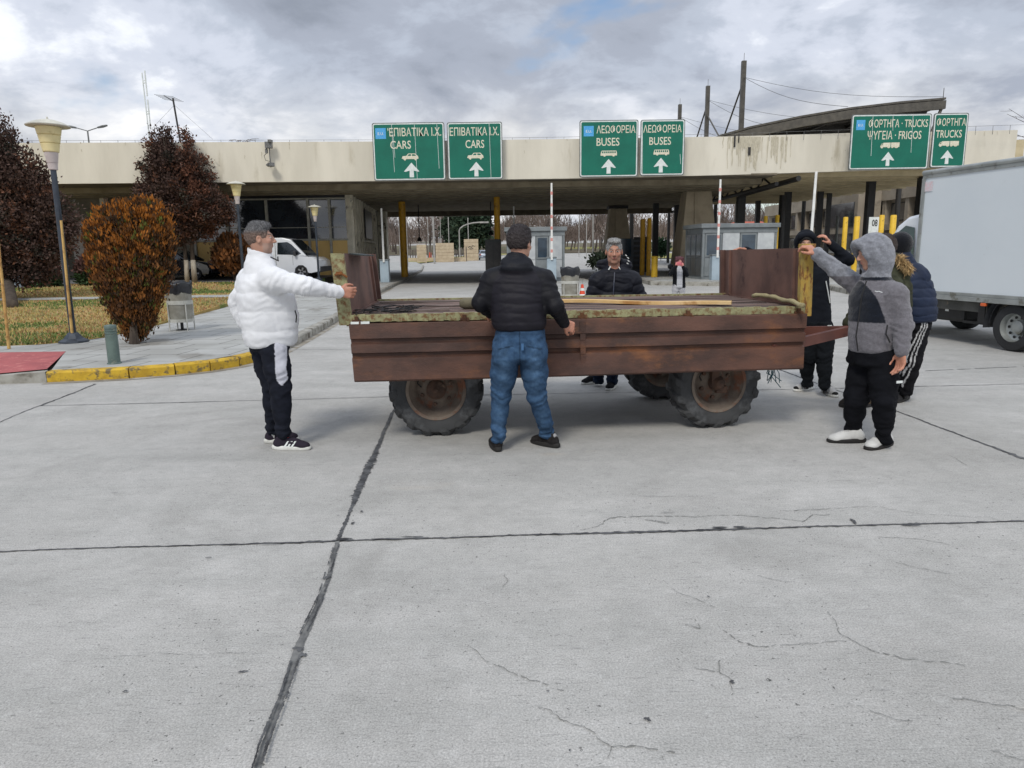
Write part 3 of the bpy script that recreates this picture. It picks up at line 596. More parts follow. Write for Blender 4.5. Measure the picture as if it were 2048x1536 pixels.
wd_ = MB(); p = A0+dd*.33+nn_*.19; q = A0+dd*.60+nn_*.19; wd_.prism([(p.x, p.y, 2.5), (q.x, q.y, 2.5), (q.x+nn_.x*.05, q.y+nn_.y*.05, 2.5), (p.x+nn_.x*.05, p.y+nn_.y*.05, 2.5)], (0, 0, 1.7)); OB(wd_, 'side_window', M_band)
en = MB(); en.prism([(-9.9, 54.1, .14), (-9.2, 54.1, .14), (-9.2, 54.9, .14), (-9.9, 54.9, .14)], (0, 0, 4.5)); OB(en, 'pier', M_wall)
# left wing behind the trees
M_brk = mat('white_brick', srgb(176, 170, 162), srgb(158, 150, 142), 3, .9)
lb_ = MB(); p0, p1 = W(142, 440, 38.5), W(180, 540, 38.5); lb_.bb((p0.x, 38.4, .3), (p1.x, 38.9, 3.4)); OB(lb_, 'brick_panel', M_brk)
for (px0, px1, y0, y1) in ((45, 82, 482, 528), (96, 128, 500, 560)):
    a, b = W(px0, y0, 39.1), W(px1, y1, 39.1); fr = MB(); fr.bb((a.x-.08, 39.12, b.z-.08), (b.x+.08, 39.24, a.z+.08)); f_ = OB(fr, 'window', M_mul)
    pn = MB(); pn.bb((a.x, 39.08, b.z), (b.x, 39.119, a.z)); OB(pn, 'pane', M_glass, f_)
for px in (88, 118, 215): a = W(px, 500, 38.9); c_ = MB(); c_.bb((a.x-.12, 38.9, .3), (a.x+.12, 39.2, 4.8)); OB(c_, 'pilaster', M_wall)
ac = thing('air_conditioner', 'white air conditioner unit on the wall below the left window', 'air conditioner', W(60, 552, 38.5))
mb = MB(); mb.box((0, .15, 0), (.95, .34, .75)); mb.build('casing', M_wht, ac, bevel=.02)
mb = MB(); mb.lathe([(.27, 0), (.27, .02), (.05, .03), (.04, 0)], 20, (-.15, -.05, 0), 'Y'); mb.build('fan_grille', M_dark, ac)
# ================================================================ CANOPY ROOF FURNITURE
an = thing('antenna_mast', 'tall white mast with two short dipole arrays on the roof', 'antenna', W(300, 286, 36))
mb = MB(); mb.tube([(0, 0, -.4), (-.04, 0, 3.2)], .03, 6); mb.build('mast', M_wht, an)
for z, dz in ((2.75, .6), (1.35, .7)): mb = MB(); mb.tube([(.1, 0, z-dz), (.1, 0, z+dz*.9)], .035, 6); mb.tube([(-.04, 0, z), (.1, 0, z)], .03, 5); mb.tube([(-.04, 0, z+.1), (.1, 0, z+.1)], .02, 5); mb.build('dipole', M_wht, an)
ya = thing('yagi_antenna', 'dark pole with a many-armed television aerial behind the brown tree', 'antenna', W(360, 284, 36))
mb = MB(); mb.tube([(.05, 0, -.4), (-.14, 0, 2.0)], .045, 6); mb.build('pole', M_dark, ya)
mb = MB(); mb.tube([(-.12, 0, 1.85), (-.7, .3, 2.2)], .02, 5)
for k in range(6): t_ = k/5; p = Vector((-.1, 0, 1.9)).lerp(Vector((-.7, .3, 2.2)), t_); mb.tube([p+Vector((-.35, -.25, 0)), p+Vector((.35, .25, 0))], .008, 4)
mb.build('aerial', M_dark, ya)
mb = MB(); mb.tube([(-.1, 0, 1.7), (-1.9, 0, .1)], .006, 4); mb.tube([(-.1, 0, 1.7), (1.6, 0, .1)], .006, 4); mb.build('guy_wire', M_rail, ya)
M_lampg = mat('lamp_grey', srgb(120, 122, 120), srgb(96, 98, 96), 6, .5)
dl = thing('street_lamp', 'double-headed grey street lamp rising behind the flat roof', 'street lamp', (W(178, 286, 72).x, 72, .2))
zt = W(175, 262, 72).z-.2; mb = MB(); mb.tube([(0, 0, 0), (0, 0, zt)], [.14, .07], 8); mb.build('pole', M_lampg, dl)
for s in (-1, 1):
    mb = MB(); mb.tube([(0, 0, zt), (s*1.1, 0, zt+.32)], .045, 6); mb.build('arm', M_lampg, dl)
    mb = MB(); mb.lathe([(0, -.55), (.15, -.45), (.22, 0), (.15, .42), (0, .5)], 12, (0, 0, 0), 'X'); mb.v = [(a+s*1.5, b, c*.55+zt+.40+s*a*.2) for a, b, c in mb.v]; mb.build('lamp_head', M_lampg, dl, smooth='all')
# ================================================================ ARCHED TRUCK CANOPY WITH MASTS
M_arch = mat('arch_steel', srgb(92, 88, 80), srgb(74, 71, 65), 3, .5, metal=.2)
ac2 = thing('arched_canopy', 'dark curved steel roof hung from masts behind the flat roof', 'canopy', (20, 46, 0))
def AC(mb, name, m, **k): mb.v = [(a-20, b-46, c) for a, b, c in mb.v]; return mb.build(name, m, ac2, **k)
prof = [(1440, 275), (1500, 258), (1600, 237), (1700, 220), (1800, 208), (1893, 200)]
P_ = [W(x, y, 46) for x, y in prof]
mb = MB(); L1 = [(p.x, p.y, p.z) for p in P_]; L2 = [(p.x, p.y, p.z-.5) for p in P_]; L3 = [(p.x, p.y+.35, p.z) for p in P_]; L4 = [(p.x, p.y+.35, p.z-.5) for p in P_]
m_ = len(P_); mb.add(L1+L2+L3+L4, [(m_+i, m_+i+1, i+1, i) for i in range(m_-1)]+[(3*m_+i, 2*m_+i, 2*m_+i+1, 3*m_+i+1) for i in range(m_-1)]+[(i, i+1, 2*m_+i+1, 2*m_+i) for i in range(m_-1)]+[(m_+i, 3*m_+i, 3*m_+i+1, m_+i+1) for i in range(m_-1)]+[(0, 2*m_, 3*m_, m_), (m_-1, 2*m_-1, 4*m_-1, 3*m_-1)])
AC(mb, 'edge_beam', M_arch)
mb = MB(); R1 = [(p.x, p.y+.05, p.z+.05) for p in P_]; R2 = [(p.x-.5, 84, p.z+.05) for p in P_]; R3 = [(a, b, c+.12) for a, b, c in R1]; R4 = [(a, b, c+.12) for a, b, c in R2]
mb.add(R1+R2+R3+R4, [(i, m_+i, m_+i+1, i+1) for i in range(m_-1)]+[(2*m_+i, 2*m_+i+1, 3*m_+i+1, 3*m_+i) for i in range(m_-1)]+[(i, i+1, 2*m_+i+1, 2*m_+i) for i in range(m_-1)]+[(0, 2*m_, 3*m_, m_), (m_-1, 2*m_-1, 4*m_-1, 3*m_-1)])
AC(mb, 'roof_sheet', M_arch)
mb = MB()
for k in range(7):
    y = 48+k*5
    for i in range(m_-1): a, b = P_[i], P_[i+1]; mb.hexa([(a.x, y, a.z-.4), (b.x, y, b.z-.4), (b.x, y, b.z+.04), (a.x, y, a.z+.04)], [(a.x, y+.2, a.z-.4), (b.x, y+.2, b.z-.4), (b.x, y+.2, b.z+.04), (a.x, y+.2, a.z+.04)])
for i in range(1, m_): p = P_[i]; mb.bb((p.x-.08, 46.4, p.z-.3), (p.x+.08, 83, p.z-.1))
AC(mb, 'roof_beams', M_dark)
mb = MB(); e = P_[-1]; mb.tube([(e.x-.1, 46.2, e.z-.3), (e.x-.75, 46.2, e.z-2.2)], .10, 8); mb.tube([(e.x-.1, 46.2, e.z+.1), (e.x-.1, 46.2, e.z+.75)], .02, 4); AC(mb, 'end_strut', M_arch)
for y in (47, 62, 80):
    for x in (17.5, 25): mb = MB(); mb.tube([(x, y, 0.1), (x, y, 8.3 if x < 20 else 9.6)], .16, 10); AC(mb, 'post', M_dark)
MS = [(W(1488, 122, 60), 60), (W(1416, 172, 69), 69), (W(1360, 209, 78), 78)]
for p, Y in MS: mb = MB(); mb.bb((p.x-.17, Y-.17, .1), (p.x+.17, Y+.17, p.z)); mb.tube([(p.x, Y, p.z), (p.x, Y, p.z+.6)], .02, 4); AC(mb, 'mast', M_arch)
for i in range(2):
    a, b = MS[i][0], MS[i+1][0]; za, zb = a.z-1.6, 8.0
    for (z1_, z2_) in ((za, zb-1.2), (zb-.4, za-.8)): mb = MB(); mb.tube([(a.x, a.y, z1_), (b.x, b.y, z2_)], .07, 6); AC(mb, 'brace', M_arch)
    mb = MB(); c_ = (a+b)/2; mb.box((c_.x, c_.y, (za+zb-1)/2), (.35, .35, .35), rz=.7, rx=.7); AC(mb, 'brace_node', M_arch)
mb = MB(); b = MS[2][0]; mb.tube([(b.x, b.y, b.z-2), (b.x-.3, b.y+10, 7.5)], .07, 6); AC(mb, 'brace', M_arch)
for (p, Y) in MS:
    for i, fr in ((5, 1.), (3, .62)):
        q = P_[i]; mb = MB(); s0 = Vector((p.x, p.y, p.z-1.2)); s1 = Vector((q.x-(.2 if Y > 60 else 0), 46.3+(Y-60)*.9, q.z+.25)); pts_ = [s0.lerp(s1, k/10)-Vector((0, 0, .5*math.sin(math.pi*k/10))) for k in range(11)]; mb.tube(pts_, .018, 4); AC(mb, 'cable', M_rail)
# ================================================================ ISLANDS, BOOTHS, BARRIERS, POSTS
def island(poly, z, name='traffic_island'):
    mb = MB(); mb.prism([(x, y, -.02) for x, y in poly][::-1], (0, 0, z+.02)); mb.build(name, M_kg, kind='structure', bevel=.02)
    cx = sum(p[0] for p in poly)/len(poly); cy = sum(p[1] for p in poly)/len(poly)
    mb = MB(); mb.add([(cx+(x-cx)*.93, cy+(y-cy)*.985, z+.004) for x, y in poly], [tuple(range(len(poly)))]); mb.build('island_paving', M_pave, kind='structure')
island([(1.0, 21.6), (2.6, 21.2), (3.4, 22.4), (3.9, 33), (3.6, 47), (-1.2, 47), (-1.0, 33), (.3, 24)], .16)
island([(6.3, 32.2), (8.8, 30.6), (13.4, 31.8), (13.4, 47), (6.6, 50)], .18)
island([(11.0, 22.0), (13.4, 20.8), (15.0, 22), (17.2, 40), (14.8, 42)], .18)
island([(18.2, 24), (20.5, 23.4), (23, 40), (20.6, 41)], .18)
M_bg = mat('booth_grey', srgb(132, 138, 140), srgb(116, 122, 124), 3, .5, metal=.1)
M_bw = mat('booth_white', srgb(196, 200, 200), srgb(178, 182, 184), 3, .5)
M_bgl = mat('booth_glass', srgb(52, 70, 84), srgb(40, 54, 66), 3, .08, spec=.8)
M_bdk = mat('booth_dark_panel', srgb(62, 70, 76), srgb(48, 54, 60), 3, .3)
def booth(x0, x1, y0, y1, rz, lb, dark_left, z0=.164, h=2.35):
    t = thing('toll_booth', lb, 'booth', ((x0+x1)/2, (y0+y1)/2, z0), rz, 'glazed booths between the lanes'); a, b = -(x1-x0)/2, (x1-x0)/2; c, d = -(y1-y0)/2, (y1-y0)/2
    mb = MB(); mb.bb((a-.12, c-.12, h), (b+.12, d+.12, h+.2)); mb.build('roof', M_bg, t, bevel=.02)
    mb = MB(); mb.bb((a, c, 0), (b, d, .12)); mb.bb((a+.03, c+.03, .12), (b-.03, d-.03, h)); mb.build('body', M_bg, t)
    for (x, y) in ((a, c), (b-.08, c), (a, d-.08), (b-.08, d-.08)): mb = MB(); mb.bb((x-.01, y-.01, .121), (x+.09, y+.09, h-.001)); mb.build('corner_post', M_bg, t)
    # front face
    n = 4; w_ = (b-a-.2)/n
    for k in range(n):
        x = a+.1+k*w_; wh = k in (1, 3) or not dark_left
        mb = MB(); mb.bb((x+.02, c-.005, .16), (x+w_-.02, c+.025, 1.0)); mb.build('panel', M_bw if (k % 2 == 1) else M_bg, t)
        if k in (0, 2): mb = MB(); mb.bb((x+.03, c-.012, 1.05), (x+w_-.03, c+.02, 2.1)); p_ = mb.build('window', M_bg, t); mb = MB(); mb.bb((x+.1, c-.02, 1.12), (x+w_-.1, c-.0125, 2.03)); mb.build('pane', M_bgl, p_)
        else: mb = MB(); mb.bb((x+.02, c-.006, 1.02), (x+w_-.02, c+.02, 2.25)); mb.build('panel', M_bw, t)
    m2 = 3; w_ = (d-c-.2)/m2
    for k in range(m2):
        y = c+.1+k*w_
        for s, xx_ in ((-1, a), (1, b)):
            mb = MB(); mb.bb((xx_+s*.012, y+.03, 1.05), (xx_-s*.02, y+w_-.03, 2.1)); p_ = mb.build('side_window', M_bdk, t); mb = MB(); mb.bb((xx_+s*.02, y+.1, 1.12), (xx_+s*.0125, y+w_-.1, 2.03)); mb.build('pane', M_bgl, p_)
            mb = MB(); mb.bb((xx_+s*.008, y+.02, .16), (xx_-s*.02, y+w_-.02, 1.0)); mb.build('side_panel', M_bdk, t)
    mb = MB(); mb.bb((a-.02, c-.03, h-.22), (b+.02, c-.004, h-.02)); mb.build('header', M_bg, t); return t
booth(-.15, 2.6, 34.6, 37.4, 0, 'grey and white booth behind the man in jeans', False)
booth(8.75, 12.3, 33.5, 35.8, .10, 'larger grey glazed booth beside the woman', True)
# dark cabinet and grey kiosk deeper under the roof
p = W(987, 530, 37); ck = thing('kiosk', 'dark green cabinet beside the right yellow post under the roof', 'kiosk', (p.x, 37, .164))
mb = MB(); mb.bb((-.4, -.4, 0), (.4, .4, W(987, 479, 37).z-.16)); mb.build('body', mat('cabinet_green', srgb(34, 40, 36), srgb(28, 32, 30), 3, .5), ck, bevel=.02); mb = MB(); mb.bb((-.36, -.41, .1), (-.02, -.401, 1.9)); mb.bb((.02, -.41, .1), (.36, -.401, 1.9)); mb.build('door', M_dark, ck)
p = W(1262, 545, 46); k2 = thing('kiosk', 'dark grey slatted kiosk behind the grey-haired man', 'kiosk', (p.x, 46, .18))
h_ = W(1262, 478, 46).z-.18; mb = MB(); mb.bb((-1.1, -.8, 0), (1.1, .8, h_)); mb.build('body', M_bdk, k2, bevel=.02)
mb = MB(); [mb.bb((.0, -.83, .2+i*.3), (1.08, -.801, .38+i*.3)) for i in range(7)]; mb.build('shutter', M_dark, k2); mb = MB(); mb.bb((-1.0, -.83, 1.0), (-.15, -.801, 2.1)); mb.build('window', M_bgl, k2)
# barriers
M_arm = mat('barrier_white', srgb(232, 232, 228), srgb(214, 214, 210), 4, .5); M_armr = mat('barrier_red', srgb(206, 132, 124), srgb(214, 160, 152), 4, .5); M_cab = mat('barrier_cabinet', srgb(166, 182, 192), srgb(150, 166, 176), 2, .5)
def barrier(px, Y, ytop, z0, lb, red=False, lean=0.):
    b = W(px, 540, Y); t = thing('lane_barrier', lb, 'barrier', (b.x, Y, z0), 0, 'raised lane barriers'); zt_ = W(px, ytop, Y).z-z0
    mb = MB(); mb.bb((-.22, -.2, 0), (.22, .2, 1.08)); c = mb.build('cabinet', M_cab, t, bevel=.02); mb = MB(); mb.bb((-.24, -.22, 1.08), (.24, .22, 1.15)); mb.build('lid', M_bg, c, bevel=.01)
    mb = MB(); mb.prism([(-.05, -.26, 1.0), (.05, -.26, 1.0), (.04+lean, -.26, zt_), (-.04+lean, -.26, zt_)], (0, .04, 0)); ar = mb.build('arm', M_arm, t, bevel=.005)
    if red:
        for k in range(6):
            f0 = .10+k*.15; f1 = f0+.04; A = lambda f: 1.0+(zt_-1.0)*f; mb = MB(); mb.prism([(-.052+lean*f0, -.263, A(f0)), (.052+lean*f0, -.263, A(f0)), (.052+lean*f1, -.263, A(f1)), (-.052+lean*f1, -.263, A(f1))], (0, .046, 0)); mb.build('red_band', M_armr, ar)
    return t
barrier(770, 36.2, 417, KZ, 'plain white raised barrier on the left pavement'); barrier(1103, 33.8, 367, .164, 'tall red and white barrier in front of the grey booth', True)
barrier(1029, 44, 413, .164, 'short white barrier whose tip shows left of the grey booth'); barrier(1431, 32.4, 360, .184, 'red and white raised barrier in front of the larger booth', True); barrier(1612, 26, 345, .184, 'plain white barrier arm rising behind the black hood', False, .05)
# posts
M_yp = mat('yellow_post_paint', srgb(206, 156, 30), srgb(186, 138, 26), 3, .55, c3=srgb(150, 112, 40), s3=4); M_yp2 = mat('bright_yellow_paint', srgb(226, 184, 50), srgb(212, 170, 44), 3, .55, c3=srgb(170, 134, 44), s3=5)
def post(px, y0, Y, wd, z0, lb, m, name='yellow_post', cat='post', grp='yellow posts beside the lanes', ztop=None, square=False):
    b = W(px, (y0+540)/2, Y); zt_ = (ztop if ztop else W(px, y0, Y).z)-z0; mb = MB(); r = wd/2
    if square: mb.bb((-r, -r, 0), (r, r, zt_))
    else: mb.lathe([(r, 0), (r, zt_-.03), (r*.8, zt_), (0, zt_)], 14)
    o = mb.build(name, m, smooth=not square); o.location = (b.x, Y, z0); tag(o, lb, cat, grp); return o
post(807, 440, 44, .42, KZ, 'thick ochre post reaching the ceiling at the left pavement', M_yp, ztop=4.62)
post(995, 437, 41, .34, .164, 'ochre post reaching the ceiling left of the grey booth', M_yp, ztop=4.60)
post(1285, 438, 40, .26, .184, 'dull brownish post, left one of the pair behind the grey-haired man', M_yp); post(1298, 436, 39, .24, .184, 'ochre post, right one of the pair behind the grey-haired man', M_yp); post(1309, 512, 37, .34, .184, 'short thick yellow bollard left of the woman', M_yp2)
post(1529, 432, 36, .18, .184, 'yellow post at the right end of the larger booth', M_yp2); post(1552, 430, 36.5, .2, .184, 'yellow post just right of the larger booth', M_yp2); post(1688, 434, 32, .2, .184, 'yellow post, left one of the pair right of the white barrier arm', M_yp2); post(1711, 433, 30, .22, .184, 'yellow post ending above the grey fleece sleeve', M_yp2); post(1760, 430, 30, .2, .184, 'yellow post beside the white number plate', M_yp2); post(1783, 430, 28, .22, .184, 'yellow post above the black knitted cap', M_yp2)
BC = 'black columns under the right roof'
for px, Y, wd, lb in ((1311, 47, .34, 'black column left of the woman'), (1353, 49, .34, 'black column right of the woman'), (1480, 42, .42, 'thick black column above the larger booth'), (1514, 52, .3, 'thin black column above the right end of the larger booth'), (1573, 44, .34, 'black column left of the white barrier arm'), (1637, 44, .3, 'black column just right of the white barrier arm'), (1655, 46, .24, 'slim black column behind the raised hand'), (1736, 38, .36, 'black column left of the white number plate'), (1842, 36, .5, 'black column beside the truck cab'), (1263, 60, .3, 'black column behind the dark kiosk')):
    post(px, 360, Y, wd, .1, lb, M_blk, 'steel_column', 'column', BC, ztop=4.9 if px > 1480 else 4.5, square=True)
np_ = W(1752, 455, 31); pl = thing('number_plate_post', 'white plate with black characters on a post before the beige building', 'sign', (np_.x, 31, .18)); mb = MB(); mb.bb((-.32, -.02, W(1752, 470, 31).z-.18), (.2, .02, W(1752, 434, 31).z-.18)); mb.build('plate', M_wht, pl); mb = MB(); mb.tube([(-.05, .05, 0), (-.05, .05, 2.6)], .04, 6); mb.build('pole', M_grey, pl)
mb = MB(); z_ = W(1752, 455, 31).z-.18; lettering(mb, '08', -.20, .04, z_+.05, z_+.33, -.024, .02); mb.build('lettering', M_blk, pl)
for px, y0, lb in ((1672, 432, 'slim grey pole right of the raised hand'), (1742, 372, 'thin grey pole along a black column')): post(px, y0, 40, .14, .18, lb, M_grey, 'grey_pole', 'pole', 'thin grey poles under the right roof')
# bins, cone, bollard
M_bin = mat('bin_metal', srgb(158, 156, 146), srgb(134, 131, 120), 5, .6, metal=.2, c3=srgb(120, 110, 92), s3=3); M_bag = mat('black_bag', srgb(38, 40, 46), srgb(26, 28, 32), 6, .35, bump=.8, bscale=14); M_binw = mat('bin_white_band', srgb(196, 196, 188), srgb(172, 172, 164), 4, .6)
def bin_(loc, h, wd, lb):
    t = thing('litter_bin', lb, 'bin', loc, .15, 'litter bins with black bags'); r = wd/2
    mb = MB(); mb.lathe([(r*.86, .18*h), (r*.95, .3*h), (r, .86*h), (r*.97, .86*h), (r*.8, .3*h), (0, .2*h)], 24); mb.build('drum', M_bin, t, smooth=True)
    mb = MB(); mb.lathe([(r*1.0, .52*h), (r*1.02, .52*h), (r*1.03, .60*h), (r*1.01, .60*h)], 24, cap=False); mb.lathe([(r*.88, .17*h), (r*.98, .17*h), (r*.98, .23*h), (r*.9, .23*h)], 24, cap=False); mb.build('band', M_binw, t)
    mb = MB(); br_ = np.random.default_rng(int(h*100)); prof_ = []
    for k, (q, z) in enumerate(((1.02, .74), (1.08, .84), (1.06, .93), (1.0, .97), (.93, .95), (.8, .8), (0, .7))): prof_.append((q*r, z*h))
    mb.lathe(prof_, 28, cap=False); v = np.array(mb.v); an_ = np.arctan2(v[:, 1], v[:, 0]); mb.v = [tuple(a*(1+.04*math.sin(7*c+3*a[2]))) if 0 else (a[0]*(1+.05*math.sin(9*c+20*a[2])), a[1]*(1+.05*math.sin(9*c+20*a[2])), a[2]+.02*math.sin(5*c)) for a, c in zip(v, an_)]; mb.build('bag', M_bag, t, smooth='all')
    for a in (.6, 2.2, 3.8, 5.4): mb = MB(); mb.tube([(math.cos(a)*r*1.04, math.sin(a)*r*1.04, 0), (math.cos(a)*r*1.04, math.sin(a)*r*1.04, .56*h)], .014, 6); mb.build('leg', M_binw, t)
    mb = MB(); mb.lathe([(.03, 0), (.03, .2*h)], 8); mb.lathe([(.12, 0), (.12, .015), (0, .015)], 12); mb.build('stem', M_blk, t); return t
p = G(365, 660, KZ); bin_((p.x, p.y, KZ), .98, .46, 'litter bin with black bag and white band beside the orange bush')
p = G(1140, 605, .164); bin_((p.x, p.y, .164), 1.0, .5, 'litter bin by the booth island behind the trailer')
cn = thing('traffic_cone', 'small orange and white cone beside the far litter bin', 'cone', (p.x+.33, p.y-.1, .164)); mb = MB(); mb.box((0, 0, .015), (.28, .28, .03)); mb.build('base', M_blk, cn)
M_or = mat('cone_orange', srgb(216, 76, 44), srgb(200, 66, 40), 4, .6); mb = MB(); mb.lathe([(.12, .03), (.03, .5), (0, .51)], 16); c_ = mb.build('cone', M_or, cn, smooth=True); mb = MB(); mb.lathe([(.096, .16), (.070, .27)], 16, cap=False); mb.lathe([(.064, .33), (.05, .4)], 16, cap=False); mb.v = [(a*1.03, b*1.03, c) for a, b, c in mb.v]; mb.build('reflective_band', M_wht, c_)
p = G(229, 727, KZ); bo = thing('bollard', 'short grey-green bollard with grooved top near the yellow kerb', 'bollard', (p.x, p.y, KZ)); M_bol = mat('bollard_paint', srgb(98, 116, 110), srgb(80, 96, 92), 5, .55, bump=.2, bscale=30, c3=srgb(120, 126, 116), s3=6)
mb = MB(); mb.lathe([(.092, 0), (.092, .012), (.078, .02), (.078, .40), (.072, .403), (.072, .412), (.078, .415), (.078, .435), (.072, .438), (.072, .447), (.078, .45), (.078, .47), (.072, .473), (.072, .482), (.078, .485), (.078, .515), (.07, .53), (.03, .537), (0, .538)], 28); mb.build('shaft', M_bol, bo, smooth=True)
# ---------------------------------------------------------------- mushroom lamps
M_pole = mat('lamp_pole', srgb(66, 74, 84), srgb(50, 56, 64), 4, .4, metal=.3); M_shade = mat('lamp_shade_cream', srgb(224, 210, 158), srgb(208, 194, 142), 3, .5, c3=srgb(170, 150, 96), s3=5, t3=(.6, .75)); M_cap = mat('lamp_cap', srgb(206, 204, 190), srgb(180, 178, 166), 3, .5); M_neck = mat('lamp_neck', srgb(198, 188, 184), srgb(178, 168, 164), 4, .5)
def lamp(loc, H, lb, lean=0.):
    t = thing('park_lamp', lb, 'street lamp', loc, 0, 'mushroom-topped park lamps'); s = H/3.95
    mb = MB(); mb.lathe([(.26*s, 0), (.25*s, .03*s), (.17*s, .07*s), (.10*s, .16*s), (.075*s, .18*s), (0, .18*s)], 8); mb.build('base', M_pole, t)
    mb = MB(); mb.tube([(0, 0, .1*s), (0, 0, H-.86*s)], [.058*s, .048*s], 12); mb.build('pole', M_pole, t, smooth=True)
    z = H-.88*s; mb = MB(); mb.lathe([(.065*s, z), (.075*s, z+.01), (.082*s, z+.12*s), (.088*s, z+.125*s), (.11*s, z+.30*s), (0, z+.30*s)], 24); mb.build('neck', M_neck, t, smooth=True)
    mb = MB(); pr = [(.115*s, z+.30*s), (.128*s, z+.315*s)]
    for k in range(3): a0 = .128+k*.028; pr += [(a0*s, z+(.32+k*.14)*s), ((a0+.022)*s, z+(.44+k*.14)*s), ((a0+.010)*s, z+(.45+k*.14)*s)]
    pr += [(0, z+.73*s)]; mb.lathe(pr, 28); mb.build('shade', M_shade, t, smooth=True)
    mb = MB(); mb.lathe([(.2*s, z+.73*s), (.345*s, z+.735*s), (.35*s, z+.75*s), (.26*s, z+.80*s), (.12*s, z+.845*s), (.02*s, z+.86*s), (.012*s, z+.9*s), (0, z+.9*s)], 32); mb.build('cap', M_cap, t, smooth=True); return t
p = G(148, 683, ZL(13.3)); L1_ = lamp((p.x, p.y, ZL(p.y)), W(90, 236, p.y).z-ZL(p.y), 'tall mushroom-topped lamp with a bamboo cane leaning on it'); L1_.rotation_euler = (0, math.radians(.4), 0)
p = W(488, 565, 31); lamp((p.x, 31, ZL(31)), W(480, 361, 31).z-ZL(31), 'mushroom-topped lamp behind the head of the man in white'); p = W(638, 560, 33.5); lamp((p.x, 33.5, ZL(33.5)), W(628, 409, 33.5).z-ZL(33.5), 'smallest mushroom-topped lamp in front of the white van')
gp = thing('lamp_column', 'thick tapered blue-grey column behind the left tree trunk', 'pole'); p = W(38, 583, 31); gp.location = (p.x, 31, ZL(31)); M_gp = mat('column_bluegrey', srgb(130, 142, 154), srgb(110, 122, 132), 2, .6)
mb = MB(); mb.lathe([(.36, 0), (.30, .15), (.24, 1.5), (.17, 1.62), (.14, 1.65), (.12, 3.9), (0, 3.9)], 10); mb.build('shaft', M_gp, gp)
# ---------------------------------------------------------------- bamboo canes
M_bam = mat('bamboo', srgb(206, 172, 104), srgb(176, 138, 78), 3, .5, c3=srgb(132, 96, 52), s3=6, t3=(.5, .7))
def cane(a, b, lb):
    mb = MB(); a, b = Vector(a), Vector(b); n = 9; pts_ = []; rr = []
    for k in range(n):
        f = k/n
        for g_, r_ in ((0, .026), (.015, .031), (.03, .025), (.97/1, .025)): pts_.append(a.lerp(b, f+g_/n)); rr.append(r_*(1-.25*f))
    mb.tube(pts_, rr, 10); o = mb.build('bamboo_cane', M_bam, smooth=True); tag(o, lb, 'cane', 'bamboo canes in the lawn'); return o
pc = G(152, 682, ZL(13.3)); cane((pc.x+.02, pc.y-.12, ZL(13.3)), W(122, 440, pc.y-.1), 'bamboo cane leaning against the tall lamp pole'); pc = G(18, 697, ZL(12.4)); cane(pc, W(-6, 460, pc.y), 'bamboo cane standing at the left edge of the picture')
# ================================================================ BEYOND THE CANOPY
M_stone = mat('stone_block', srgb(196, 180, 152), srgb(178, 160, 134), 2, .85)
for i, (px0, px1, yt, yb, Y, lb) in enumerate(((833, 853, 489, 514, 96, 'smallest tan stone sign wall, left of the orange barrels'), (871, 908, 486, 514, 100, 'wide tan stone sign wall behind the orange barrels'), (928, 957, 478, 512, 106, 'tan stone sign wall with a small dark emblem, beside the silver car'))):
    a, b = W(px0, yt, Y), W(px1, yb, Y); t = thing('stone_wall', lb, 'wall', ((a.x+b.x)/2, Y, ZG(Y)), .1, 'stone sign walls beyond the canopy'); h_ = a.z-ZG(Y); wd = b.x-a.x
    mb = MB(); n = 6
    for k in range(n): mb.bb((-wd/2, 0, h_*k/n+.02), (wd/2, .5, h_*(k+1)/n-.02))
    mb.bb((-wd/2+.03, .04, 0), (wd/2-.03, .46, h_-.04)); mb.build('blocks', M_stone, t)
    if i == 2: mb = MB(); mb.tube([(-.5, -.02, h_*.6), (-.2, -.02, h_*.66), (0, -.02, h_*.6), (.2, -.02, h_*.7), (.5, -.02, h_*.66)], .04, 5); mb.tube([(-.3, -.02, h_*.56), (0, -.02, h_*.54), (.3, -.02, h_*.58)], .04, 5); mb.build('emblem', M_dark, t)
fn = thing('slat_fence', 'dark vertical slat fence between the tan stone walls', 'fence', (0, 102, 0)); mb = MB(); a, b = W(814, 500, 102), W(932, 500, 102)
x = a.x
while x < b.x: z_ = ZG(102); mb.bb((x, 0, z_), (x+.14, .1, z_+2.0+.3*math.sin(x))); x += .36
mb.build('slats', mat('fence_slat', srgb(106, 96, 88), srgb(84, 76, 70), 1, .8), fn); mb = MB(); mb.bb((a.x, -.1, 0), (b.x, .3, ZG(102)+.6)); mb.build('plinth', M_stone, fn)
for px, yb, lb in ((861, 520, 'orange barrel left of the pair by the stone walls'), (885, 520, 'orange barrel right of the pair by the stone walls')):
    p = GT(px, yb); h_ = 15/1420*p.y; mb = MB(); mb.lathe([(h_*.16, 0), (h_*.16, h_*.3), (h_*.19, h_*.32), (h_*.17, h_*.66), (h_*.14, h_), (0, h_)], 12); o = mb.build('traffic_barrel', M_or); o.location = p; tag(o, lb, 'barrel', 'orange barrels beyond the canopy')
p = GT(875, 521); mb = MB(); mb.bb((-.25, -.25, 0), (.25, .25, .8)); mb.bb((-.28, -.28, .8), (.28, .28, 1.2)); o = mb.build('litter_bin', M_dark); o.location = p; tag(o, 'dark bin between the two orange barrels', 'bin')
M_wp = mat('white_pole_paint', srgb(168, 166, 160), srgb(142, 140, 136), 1, .6); FG = 'thin pale poles beyond the canopy'
